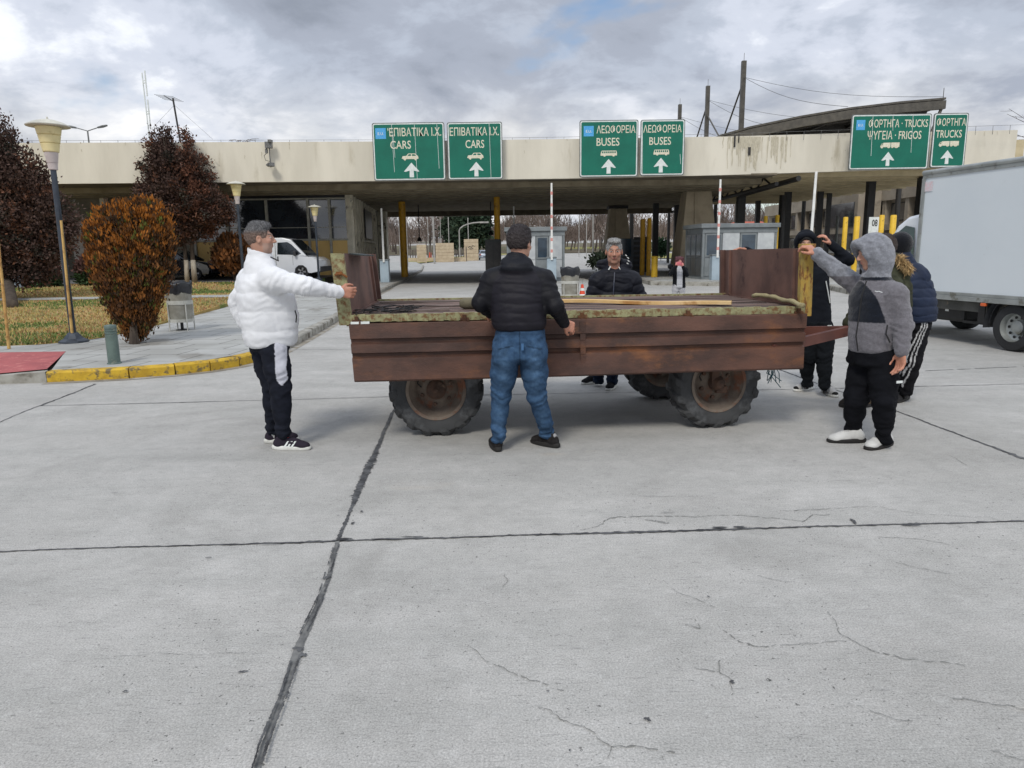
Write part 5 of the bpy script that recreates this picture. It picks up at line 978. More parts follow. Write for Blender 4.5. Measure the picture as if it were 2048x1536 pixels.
# ---------------------------------------------------------------- box truck
M_box = mat('truck_box_panel', srgb(212, 219, 223), srgb(204, 212, 217), .4, .5, c3=srgb(196, 203, 206), s3=3, t3=(.62, .75), coat=.2); M_alu = mat('aluminium', srgb(170, 174, 172), srgb(146, 150, 148), 3, .4, metal=.5, c3=srgb(120, 120, 112), s3=4)
pA = W(1848, 352, 12.5); pB = W(2048, 322, 10.65); ang = math.atan2(pA.y-pB.y, pA.x-pB.x)   # forward direction of the truck
tk = thing('box_truck', 'white box truck with pale blue-white side at the right edge', 'truck', (pA.x, pA.y, 0), ang)
# local: +x forward, near side at y = 0 and the far side at y = -2.1 (to the right of travel)
zT = 2.80; zB = .80; Lb = 4.6; RT = -1   # vehicle body lies on local -y side
mb = MB(); mb.bb((-Lb, -2.1, zB), (0, 0, zT)); mb.build('cargo_box', M_box, tk, bevel=.01)
mb = MB(); mb.tube([(-Lb, .0, zT-.01), (0, .0, zT-.01)], .042, 10); mb.tube([(-Lb, -2.1, zT-.01), (0, -2.1, zT-.01)], .042, 10); mb.tube([(.0, 0, zT-.01), (.0, -2.1, zT-.01)], .042, 8); mb.bb((-Lb, .001, zT-.10), (0, .016, zT-.05)); mb.build('roof_rail', M_alu, tk, smooth=True)
mb = MB(); mb.bb((-Lb, .001, zB-.02), (0, .03, zB+.03)); mb.bb((-Lb, .001, zB-.10), (0, .045, zB-.022)); mb.bb((-.06, .001, zB+.03), (.012, .02, zT-.1)); mb.build('lower_rail', M_alu, tk, bevel=.004)
M_chs = mat('chassis', srgb(84, 84, 80), srgb(64, 64, 60), 4, .7, c3=srgb(110, 100, 84), s3=5)
mb = MB(); mb.bb((-Lb, -1.9, zB-.28), (.3, -1.75, zB-.11)); mb.bb((-Lb, -.35, zB-.28), (.3, -.20, zB-.11)); mb.bb((-1.5, -.1, zB-.26), (-.1, -.04, zB-.11)); mb.build('chassis_beam', M_chs, tk)
mb = MB(); mb.bb((-1.0, -.75, .34), (-.28, -.12, zB-.14)); mb.build('fuel_tank', M_blk, tk, bevel=.05); mb = MB(); mb.bb((-.68, -.118, .5), (-.61, -.112, .56)); mb.build('tank_label', M_wht, tk)
mb = MB(); mb.bb((-1.48, -.2, .38), (-1.36, -.02, zB-.11)); mb.bb((-1.5, -.16, .34), (-1.0, -.1, .38)); mb.build('side_guard', M_blk, tk)
mb = MB(); mb.box((-1.50, .03, zB-.13), (.09, .05, .05)); mb.build('marker_lamp', mat('orange_lens', srgb(226, 110, 60), srgb(206, 96, 50), 4, .3), tk, bevel=.01)
mb = MB(); wx = -1.98; mb.tube([(wx+.50*math.cos(a), -.12, .36+.50*math.sin(a)) for a in np.linspace(-.1, math.pi+.1, 16)], .02, 6); 
vs = []; an2 = np.linspace(-.1, math.pi+.1, 16)
for a in an2: vs += [(wx+.49*math.cos(a), 0.0, .36+.49*math.sin(a)), (wx+.49*math.cos(a), -.35, .36+.49*math.sin(a))]
mb.add(vs, [(2*i, 2*i+1, 2*i+3, 2*i+2) for i in range(15)]); mb.build('mudguard', M_bmp, tk)
def truck_wheel(x, y, r=.355):
    wh = bpy.data.objects.new('wheel', None); COL.objects.link(wh); wh.parent = tk; wh.location = (x, y, r); w_ = .22; s = 1 if y > -1 else -1
    mb = MB(); mb.lathe([(r*.60, -w_/2), (r*.94, -w_/2), (r, -w_*.36), (r, w_*.36), (r*.94, w_/2), (r*.60, w_/2)], 40, ax='Y', cap=False); mb.build('tyre', M_tyre, wh, smooth=True)
    mb = MB(); mb.lathe([(r*.63, s*w_*.47), (r*.60, s*w_*.49), (r*.57, s*w_*.30), (r*.55, s*w_*.05), (r*.30, -s*w_*.1), (r*.28, s*w_*.1), (r*.12, s*w_*.14), (0, s*w_*.14)], 40, ax='Y', cap=False); mb.build('rim', M_alu, wh, smooth=True)
    mb = MB()
    for k in range(10): a = k*2*math.pi/10; mb.lathe([(.022, 0), (.022, .004), (0, .004)], 10, (r*.43*math.cos(a), -s*0+s*w_*.01, r*.43*math.sin(a)), 'Y')
    mb.build('vent_hole', M_blk, wh)
truck_wheel(wx, -.14); truck_wheel(wx, -1.96); truck_wheel(.75, -1.85); truck_wheel(.75, -.22)
cabp = [(.12, .45), (.12, 2.08), (.25, 2.14), (.55, 2.10), (.78, 1.95), (1.15, 1.32), (1.42, 1.12), (1.52, .9), (1.55, .4), (1.0, .38)]
mb = MB(); hw = .93; cy = -1.05; L = [(x, cy+hw-.12*max(0, z-1.2), z) for x, z in cabp]; R = [(x, cy-hw+.12*max(0, z-1.2), z) for x, z in cabp]; m_ = len(cabp); mb.add(L+R, [tuple(range(m_))[::-1], tuple(range(m_, 2*m_))]+[(i, (i+1) % m_, m_+(i+1) % m_, m_+i) for i in range(m_)]); cabo = mb.build('cab', M_white, tk, bevel=.06)
M_tgl = mat('green_glass', srgb(58, 84, 78), srgb(34, 52, 50), 1.2, .06, spec=.8)
for s, yy_ in ((1, cy+hw), (-1, cy-hw)):
    P = [(x, yy_-s*.12*max(0, z-1.2)+s*.004, z) for x, z in ((.22, 1.28), (.34, 1.90), (.55, 1.94), (.70, 1.84), (1.02, 1.30))]; mb = MB().prism(P, (0, s*.008, 0)); mb.build('side_window', M_tgl, tk)
    mb = MB(); mb.box((1.0, yy_+s*.12, 1.4), (.10, .16, .28)); mb.build('mirror', M_bmp, tk, bevel=.03)
mb = MB(); mb.prism([(1.15, cy-.80, 1.36), (1.15, cy+.80, 1.36), (.80, cy+.70, 1.93), (.80, cy-.70, 1.93)], (.015, 0, .012)); mb.build('windscreen', M_tgl, tk)
mb = MB(); mb.bb((-.22, .004, zT-.32), (-.05, .012, zT-.16)); mb.build('faded_sticker', mat('faded_pink', srgb(214, 188, 192), srgb(204, 206, 210), 40, .6), tk)
# ================================================================ TRAILER
M_rust = mat('brown_rusty_paint', srgb(98, 68, 56), srgb(64, 47, 41), 2.2, .6, bump=.4, bscale=30, c3=srgb(122, 80, 52), s3=3.4, t3=(.52, .74), stretch=(.7, 1, 1.4), spec=.35)
M_rust2 = mat('brown_gate_paint', srgb(118, 88, 78), srgb(88, 66, 60), 2.4, .6, bump=.2, bscale=40, c3=srgb(66, 44, 42), s3=3.5, t3=(.58, .7), spec=.3)
M_oliv = mat('olive_rusty_paint', srgb(158, 158, 118), srgb(130, 126, 92), 14, .8, bump=.6, bscale=40, c3=srgb(112, 80, 50), s3=24, t3=(.44, .64))
M_ylr = mat('yellow_rusty_paint', srgb(184, 148, 62), srgb(150, 134, 78), 12, .75, bump=.6, bscale=40, c3=srgb(116, 72, 40), s3=20, t3=(.48, .60), stretch=(1, 1, .4))
M_deck = mat('weathered_planks', srgb(132, 112, 104), srgb(96, 80, 74), 2.2, .9, bump=.8, bscale=30, c3=srgb(58, 46, 42), s3=3, t3=(.47, .58), stretch=(.35, 3.2, 1))
M_rustr = mat('red_oxide', srgb(112, 66, 54), srgb(82, 48, 40), 2, .6, c3=srgb(70, 40, 34), s3=4); M_fr = mat('under_frame', srgb(72, 50, 42), srgb(54, 38, 33), 3, .8)
TA = .062; x0 = W(699, 638, 5.8); TO = Vector((x0.x, 5.80, 0)); TL = (W(1609, 610, 6.04).x-x0.x)/math.cos(TA); TWd = 1.82
tl = thing('farm_trailer', 'long brown rusty farm trailer with folded side and raised end gates', 'trailer', TO, TA); DZ = 1.085
mb = MB(); rgp = np.random.default_rng(4)
for k in range(11): y = .05+k*(TWd-.1)/11; mb.bb((.02, y+.004, DZ-.035), (TL-.02, y+(TWd-.1)/11-.004, DZ-.004+rgp.uniform(-.004, .003)))
mb.build('deck', M_deck, tl, bevel=.003)
mb = MB(); nseg = 90
for k in range(nseg): xa, xb = TL*k/nseg, TL*(k+1)/nseg+.002; j = rgp.uniform(-.003, .003); mb.bb((xa, -.012+j, DZ-.055+j), (xb, .045, DZ+.004+rgp.uniform(-.004, .004)))
mb.build('edge_rail', M_oliv, tl); mb = MB(); mb.bb((0, TWd-.045, DZ-.05), (TL, TWd+.01, DZ+.015)); mb.build('edge_rail', M_oliv, tl)
mb = MB(); mb.bb((.02, .07, DZ-.17), (TL-.02, .15, DZ-.056)); mb.bb((.02, TWd-.15, DZ-.17), (TL-.02, TWd-.07, DZ-.056)); mb.bb((.02, .45, DZ-.2), (TL+.0, .53, DZ-.04)); mb.bb((.02, TWd-.53, DZ-.2), (TL, TWd-.45, DZ-.04))
for k in range(7): x = .1+k*(TL-.2)/6; mb.bb((x-.03, .155, DZ-.16), (x+.03, TWd-.155, DZ-.045))
mb.build('under_frame', M_fr, tl)
# folded-down side panel: profile with two recessed channels
def side_panel():
    mb = MB(); zt_, zb_ = DZ-.065, DZ-.535; yb = -.075; H_ = zt_-zb_
    prof = [(0, 0), (.012, -.012), (.255, -.014), (.275, .012), (.335, .016), (.355, -.014), (.50, -.015), (.52, .012), (.575, .016), (.595, -.015), (.97, -.018), (1.0, -.005)]
    def pt(f, o): return (-.045-.05*f+o, zt_-H_*f)
    NX = 60; rr = np.random.default_rng(9); vs = []; m_ = len(prof)
    for i in range(NX+1):
        x = TL*i/NX; sh = 0.02*i/NX
        for f, o in prof:
            y, z = pt(f, o); vs.append((x+(-.0+.03*f if i == 0 else (-.035*f if i == NX else 0)), y+.004*math.sin(x*3.1+f*5)+.003*math.sin(x*7.3+f*9)+rr.normal(0, .0006), z+.012*(x/TL)-.004*math.sin(x*1.3)*f))
        for f, o in prof: y, z = pt(f, o); vs.append((x+(-.0+.03*f if i == 0 else (-.035*f if i == NX else 0)), y+.022, z+.012*(x/TL)))
    q = 2*m_; fs = []
    for i in range(NX):
        for k in range(m_-1): fs += [(i*q+k, i*q+k+1, (i+1)*q+k+1, (i+1)*q+k), (i*q+m_+k+1, i*q+m_+k, (i+1)*q+m_+k, (i+1)*q+m_+k+1)]
        fs += [(i*q, (i+1)*q, (i+1)*q+m_, i*q+m_), (i*q+m_-1, i*q+2*m_-1, (i+1)*q+2*m_-1, (i+1)*q+m_-1)]
    for i in (0, NX): fs += [(i*q+k, i*q+m_+k, i*q+m_+k+1, i*q+k+1) if i == 0 else (i*q+k, i*q+k+1, i*q+m_+k+1, i*q+m_+k) for k in range(m_-1)]
    return mb.add(vs, fs)
sp_ = side_panel().build('side_panel', M_rust, tl, smooth=True)
mb = MB(); xm = TL*.50
for f0, f1 in ((.03, .245), (.25, .365), (.37, .495), (.5, .605), (.61, .97)):
    za = DZ-.065-.47*f0; zb2 = DZ-.065-.47*f1; ya = -.045-.05*f0; mb.hexa([(xm-.022, ya-.026, zb2), (xm+.022, ya-.026, zb2), (xm+.022, ya-.026, za), (xm-.022, ya-.026, za)], [(xm-.022, ya+.0, zb2), (xm+.022, ya+.0, zb2), (xm+.022, ya+.0, za), (xm-.022, ya+.0, za)])
mb.build('stiffener', M_rust, sp_)
M_hng = mat('rust_hinge', srgb(96, 62, 36), srgb(66, 42, 28), 12, .9, bump=.8)
for x in (.06, TL*.245, TL*.5, TL*.735, TL-.06):
    mb = MB(); mb.tube([(x-.035, -.02, DZ-.05), (x+.035, -.02, DZ-.05)], .016, 8); mb.box((x, -.022, DZ-.04), (.03, .03, .06)); mb.box((x+.03, -.03, DZ-.065), (.02, .04, .03)); mb.build('hinge', M_hng, tl)
mb = MB()
for k in range(2): mb.box((.13-k*.08, -.035, DZ-.058), (.07, .03, .018))
pieces(mb, 'white_shim', M_wht, tl)
# end gates
def gate(x, s, hgt, lean, postm, lb=None, far=1.0):
    g_ = bpy.data.objects.new('end_gate', None); COL.objects.link(g_); g_.parent = tl; g_.location = (x, 0, 0)
    zt_ = DZ+hgt; mb = MB()
    mb.hexa([(-.012, .01, DZ+.01), (.012, .01, DZ+.01), (.012, TWd-.0, DZ+.01), (-.012, TWd-.0, DZ+.01)], [(-.012+lean, .01, zt_), (.012+lean, .01, zt_), (.012+lean*far, TWd-.0, zt_-.012), (-.012+lean*far, TWd-.0, zt_-.012)]); mb.build('gate_sheet', M_rust2, g_)
    mb = MB(); mb.hexa([(-.02*s, -.0+.001, DZ-.08), (.085*s, -.0, DZ-.08), (.085*s, .05, DZ-.08), (-.02*s, .05, DZ-.08)][::s], [(-.02*s+lean, 0.0, zt_+.0), (.085*s+lean, 0, zt_), (.085*s+lean, .05, zt_), (-.02*s+lean, .05, zt_)][::s]); mb.build('gate_post', postm, g_)
    mb = MB(); mb.hexa([(.0, TWd+.001, DZ), (-.05*s, TWd+.001, DZ), (-.05*s, TWd+.05, DZ), (.0, TWd+.05, DZ)][::-s], [(lean, TWd+.001, zt_-.01), (lean-.05*s, TWd+.001, zt_-.01), (lean-.05*s, TWd+.05, zt_-.01), (lean, TWd+.05, zt_-.01)][::-s]); mb.build('gate_flange', M_rust2, g_)
    mb = MB()
    for y in ((.12, TWd-.2) if s > 0 else (TWd-.25,)): mb.hexa([(-.0-.035*s, y, DZ+.01), (-.013*s, y, DZ+.01), (-.013*s, y+.035, DZ+.01), (-.035*s, y+.035, DZ+.01)][::s], [(-.035*s+lean, y, zt_-.01), (-.013*s+lean, y, zt_-.01), (-.013*s+lean, y+.035, zt_-.01), (-.035*s+lean, y+.035, zt_-.01)][::s])
    pieces(mb, 'gate_rib', M_rust2, g_); mb = MB(); mb.bb((-.03, .02, DZ-.09), (.03, TWd, DZ+.009)); mb.build('gate_sill', M_rust2, g_); return g_
gl = gate(-.0, -1, .50, -.04, M_oliv, far=1.); gr = gate(TL-.02, 1, .49, -.015, M_ylr)
mb = MB(); mb.tube([(-.095, -.005, DZ+.33), (-.04, -.03, DZ+.34), (.0, -.01, DZ+.31)], .01, 6); mb.box((-.06, -.008, DZ+.34), (.05, .02, .03)); mb.build('latch', mat('rust_latch', srgb(134, 84, 40), srgb(100, 60, 32), 12, .9), gl)
mb = MB(); mb.box((.02, .02, DZ+.50), (.12, .07, .05)); mb.build('top_hinge', M_ylr, gr, bevel=.005)
mb = MB(); mb.prism([(-.0-.02, .3, DZ+.49), (-.02, 1.0, DZ+.485), (.1, 1.0, DZ+.47), (.1, .3, DZ+.475)], (0, 0, .01)); mb.build('torn_tarpaulin', mat('dark_tarp', srgb(40, 52, 50), srgb(30, 38, 38), 8, .6), gl)
# wheels
M_tt = mat('tractor_tyre', srgb(66, 67, 68), srgb(50, 51, 52), 3, .85, bump=.5, bscale=30, c3=srgb(96, 98, 100), s3=2.5, t3=(.5, .65)); M_rim = mat('rusty_rim', srgb(122, 110, 98), srgb(88, 76, 66), 4, .8, bump=.5, bscale=40, c3=srgb(112, 72, 52), s3=6, t3=(.5, .66)); M_hub = mat('rusty_hub', srgb(92, 66, 50), srgb(64, 48, 40), 6, .8, bump=.5, c3=srgb(120, 100, 84), s3=8)
def farm_wheel(X, Yw, R, steer, lug, hubstyle, side=-1, wd=.235):
    wh = bpy.data.objects.new('wheel', None); COL.objects.link(wh); wh.parent = tl
    v = Vector((X-TO.x, Yw-TO.y, 0)); c, s = math.cos(-TA), math.sin(-TA); wh.location = (v.x*c-v.y*s, v.x*s+v.y*c, R); wh.rotation_euler = (0, 0, steer)
    w2 = wd/2; mb = MB(); ri = .245
    mb.lathe([(ri-.005, -w2*.86), (ri+.02, -w2*1.0), (R*.80, -w2*1.12), (R*.90, -w2*1.06), (R*.955, -w2*.80), (R*.97, -w2*.4), (R*.975, 0), (R*.97, w2*.4), (R*.955, w2*.80), (R*.90, w2*1.06), (R*.80, w2*1.12), (ri+.02, w2), (ri-.005, w2*.86)], 64, ax='Y', cap=False)
    nl = 15
    for k in range(nl):
        for sd in (-1, 1):
            a0 = 2*math.pi*(k+(.5 if sd > 0 else 0))/nl; pts_ = []
            for t_, rr_, yy_ in ((0, R*.965, 0.0), (.12, R*.965, w2*.45), (.22, R*.95, w2*.86), (.30, R*.885, w2*1.08), (.33, R*.82, w2*1.13)):
                a = a0+t_*lug*.55; pts_.append(Vector((rr_*math.cos(a), sd*yy_, rr_*math.sin(a))))
            n_ = len(pts_); vs = []
            for i, p in enumerate(pts_):
                rad = Vector((p.x, 0, p.z)).normalized(); tg = Vector((-rad.z, 0, rad.x)); out = (rad*(1-i/(n_-1))+Vector((0, sd, 0))*(i/(n_-1))*.9+rad*.2).normalized(); w_ = .042*(1 if i < 4 else .7); h_ = .024*(R/.4)*(1 if i < 3 else .6 if i == 3 else .1)
                vs += [p-tg*w_, p-tg*w_*.65+out*h_, p+tg*w_*.65+out*h_, p+tg*w_]
            mb.add(vs, [(4*i+j, 4*i+j+1, 4*i+j+5, 4*i+j+4) for i in range(n_-1) for j in range(3)]+[(0, 1, 2, 3), (4*n_-1, 4*n_-2, 4*n_-3, 4*n_-4)])
    mb.build('tyre', M_tt, wh, smooth=True)
    s = side; mb = MB(); mb.lathe([(ri+.012, s*w2*.98), (ri+.016, s*w2*1.04), (ri-.01, s*w2*1.02), (ri-.022, s*w2*.75), (ri-.045, s*w2*.60), (ri-.06, s*w2*.2), (.17, s*w2*.05), (.13, s*w2*.22), (.095, s*w2*.35), (.09, s*w2*.35), (0, s*w2*.35)], 48, ax='Y', cap=False); rim_ = mb.build('rim', M_rim, wh, smooth=True)
    mb = MB()
    if hubstyle == 0: mb.lathe([(.085, s*w2*.35), (.085, s*w2*.62), (.07, s*w2*.75), (.05, s*w2*.8), (.02, s*w2*1.0), (.018, s*w2*1.12), (0, s*w2*1.12)], 24, ax='Y', cap=False)
    else: mb.lathe([(.07, s*w2*.3), (.065, s*w2*.9), (.05, s*w2*1.05), (.035, s*w2*1.25), (0, s*w2*1.3)], 24, ax='Y', cap=False); mb.box((-.03, s*w2*.75, .05), (.07, .05, .12)); mb.box((.04, s*w2*.7, -.06), (.1, .04, .06))
    mb.build('hub', M_hub, wh, smooth=True); mb = MB()
    for k in range(6): a = k*math.pi/3+.4; mb = MB(); mb.lathe([(.018, s*w2*.0), (.018, s*w2*.4), (0, s*w2*.4)], 6, (.135*math.cos(a), 0, .135*math.sin(a)), 'Y'); mb.build('wheel_nut', M_hub, wh)
    mb = MB(); mb.tube([(-.13, s*w2*.3, .02), (-.16, s*w2*.5, .06), (-.15, s*w2*.6, .1)], .006, 5); mb.build('valve', M_blk, wh); mb = MB(); mb.lathe([(.26, -s*w2*.9), (.1, -s*w2*.5), (0, -s*w2*.5)], 24, ax='Y', cap=False); mb.build('rim_back', M_fr, wh)
farm_wheel(-.665, 6.14, .405, 0, -1, 0); farm_wheel(1.81, 6.29, .405, .13, 1, 1); farm_wheel(-.76, 7.42, .405, 0, 1, 1, 1); farm_wheel(1.60, 7.55, .40, .13, -1, 0, -1)
mb = MB(); v0 = Vector((.64, .45)); mb.tube([(.66, .35, .40), (.66, 1.6, .40)], .045, 10); mb.tube([(3.12, .35, .40), (2.98, 1.7, .40)], .045, 10); mb.bb((.56, .45, .44), (.76, .53, DZ-.2)); mb.bb((.56, TWd-.53, .44), (.76, TWd-.45, DZ-.2)); mb.bb((2.9, .5, .44), (3.2, TWd-.5, .56)); mb.bb((2.95, .7, .56), (3.15, 1.1, DZ-.2)); mb.build('axle', M_fr, tl)
mb = MB(); mb.lathe([(.42, .60), (.42, .66)], 24, (3.05, .9, 0)); mb.build('turntable', M_fr, tl)
# drawbar
hp = W(1700, 661, 6.55); c, s = math.cos(-TA), math.sin(-TA); v = hp-TO; hL = Vector((v.x*c-v.y*s, v.x*s+v.y*c, hp.z)); v = W(1600, 697, 5.98)-TO; nL = Vector((v.x*c-v.y*s, v.x*s+v.y*c, v.z)); fL = Vector((nL.x-.05, nL.y+1.15, nL.z+.02))
mb = MB()
def beam(a, b, w_, h_):
    a, b = Vector(a), Vector(b); t_ = (b-a).normalized(); sd = t_.cross(Vector((0, 0, 1))).normalized()*w_/2; u_ = Vector((0, 0, h_/2)); mb.hexa([a-sd-u_, a+sd-u_, a+sd+u_, a-sd+u_], [b-sd-u_, b+sd-u_, b+sd+u_, b-sd+u_])
nL.x -= .25; fL.x -= .25
beam(nL, hL, .05, .085); beam(fL, hL, .05, .085); beam(nL.lerp(hL, .30), fL.lerp(hL, .30), .045, .05); beam(nL, fL, .06, .07); beam(nL.lerp(hL, .3), fL.lerp(hL, .0), .04, .05); mb.build('drawbar', M_rustr, tl)
mb = MB(); e = hL; mb.lathe([(.035, -.02), (.06, -.02), (.06, .02), (.035, .02), (.035, -.02)], 20, (e.x+.08, e.y, e.z)); mb.build('tow_eye', M_fr, tl)
# things lying on the deck
def on_deck(px, py): # point on the deck top
    return G(px, py, DZ+.0)
M_ply = mat('fresh_board', srgb(206, 170, 112), srgb(226, 196, 146), 3, .7, bump=.3, bscale=30, c3=srgb(170, 122, 66), s3=2, t3=(.55, .68), stretch=(.25, 3, 1))
a = on_deck(1130, 603); b = on_deck(1462, 607)
def plank(a, b, w_, h_, name, m, lb, cat, za=0, zb=0):
    a = Vector(a)+Vector((0, 0, za)); b = Vector(b)+Vector((0, 0, zb)); t_ = (b-a).normalized(); sd = Vector((-t_.y, t_.x, 0)).normalized()*w_/2; u_ = Vector((0, 0, h_)); mb = MB(); n = 12; vs = []; r_ = np.random.default_rng(3)
    for i in range(n+1): p = a.lerp(b, i/n)+Vector((0, 0, .006*math.sin(i*.7))); j = r_.normal(0, .002); vs += [p-sd*(1+j*8), p+sd*(1-j*5), p+sd*(1-j*5)+u_, p-sd*(1+j*8)+u_]
    mb.add(vs, [(4*i+k, 4*i+(k+1) % 4, 4*i+4+(k+1) % 4, 4*i+4+k) for i in range(n) for k in range(4)]+[(3, 2, 1, 0), (4*n, 4*n+1, 4*n+2, 4*n+3)])
    o = mb.build(name, m, bevel=.002); tag(o, lb, cat); return o
plank(on_deck(1118, 606), on_deck(1463, 611), .09, .030, 'wooden_board', M_ply, 'long pale yellow board lying on the trailer deck', 'board', .004, .004)
plank(on_deck(950, 617), on_deck(1060, 611), .12, .02, 'wooden_board', M_ply, 'short pale board end peeking out left of the man in jeans', 'board', .004, .004)
mb = MB(); pp = [W(1506, 592, 6.75), W(1532, 590, 6.6), W(1556, 597, 6.4), W(1580, 602, 6.15), W(1606, 611, 5.85)]
dn = []
for i in range(4):
    for k in range(4): dn.append(pp[i].lerp(pp[i+1], k/4)+Vector((0, 0, .006*math.sin((i*4+k)*1.1))))
dn.append(pp[-1]); mb.tube(dn, [.019+.003*math.sin(i*2.1) for i in range(len(dn))], 10); o = mb.build('branch', mat('greenish_bark', srgb(168, 158, 120), srgb(140, 130, 96), 6, .8, c3=srgb(190, 180, 150), s3=8), smooth='all'); tag(o, 'thick crooked greenish branch on the right end of the deck', 'branch')
# rolled sack
mb = MB(); p = on_deck(955, 618); mb.lathe([(0, -.16), (.03, -.155), (.048, -.12), (.052, 0), (.048, .12), (0, .15)], 16, (0, 0, 0), 'X'); o = mb.build('rolled_sack', mat('olive_cloth', srgb(110, 104, 84), srgb(84, 80, 66), 8, .9, bump=.8, bscale=20), smooth='all'); o.location = p+Vector((0, 0, .05)); tag(o, 'grey-olive rolled sack lying at the deck edge by the jacket elbow', 'sack')
# loose dark slats and debris on the left of the deck
dm = mat('old_slat', srgb(70, 60, 56), srgb(124, 112, 106), 3, .9, bump=.8, bscale=20, stretch=(.3, 3, 1)); rgd = np.random.default_rng(12)
for i, (x, y, L_, sl_lb) in enumerate(((760, 606, 1.15, 'longest loose dark slat lying towards the far side of the deck, left half'), (800, 615, .8, 'medium loose dark slat in the middle of the left half of the deck'), (770, 624, .55, 'shortest loose dark slat, nearest the front rim of the deck'))):
    a = on_deck(x, y); ag = TA+rgd.normal(0, .05); b = a+Vector((math.cos(ag)*L_, math.sin(ag)*L_, 0)); a.y = max(a.y, 5.93); b.y = max(b.y, 5.98); mb = MB(); 
    o = plank(a, b, rgd.uniform(.03, .07), .012+.003*i, 'old_slat', dm, sl_lb, 'slat', .0, 0); o['group'] = 'loose weathered slats on the deck'
mb = MB()
for i in range(26): p = Vector((rgd.uniform(.06, .5), rgd.uniform(.07, .6), DZ+.005)); mb.tube([p+Vector(rgd.normal(0, .06, 3))*Vector((1, 1, 0)) + Vector((0, 0, rgd.uniform(.0, .03))) for k in range(5)], .004, 4)
o = mb.build('twigs_and_wire', M_blk); o.location = TO; o.rotation_euler = (0, 0, TA); tag(o, 'tangle of dark twigs and wire in the left corner of the deck', 'debris'); o['kind'] = 'stuff'
# twine hanging under the right corner
mb = MB(); q = W(1545, 735, 6.1)
for i in range(9): e = q+Vector((rgd.uniform(-.06, .08), rgd.normal(0, .03), -rgd.uniform(.08, .2))); mb.tube([q+Vector((rgd.normal(0, .02), 0, .03)), q+Vector((rgd.normal(0, .03), 0, -.05)), e], .004, 4)
o = mb.build("twine", mat("teal_twine", srgb(40, 96, 104), srgb(30, 60, 70), 20, .8)); tag(o, "frayed teal twine hanging below the right corner of the trailer", "twine")
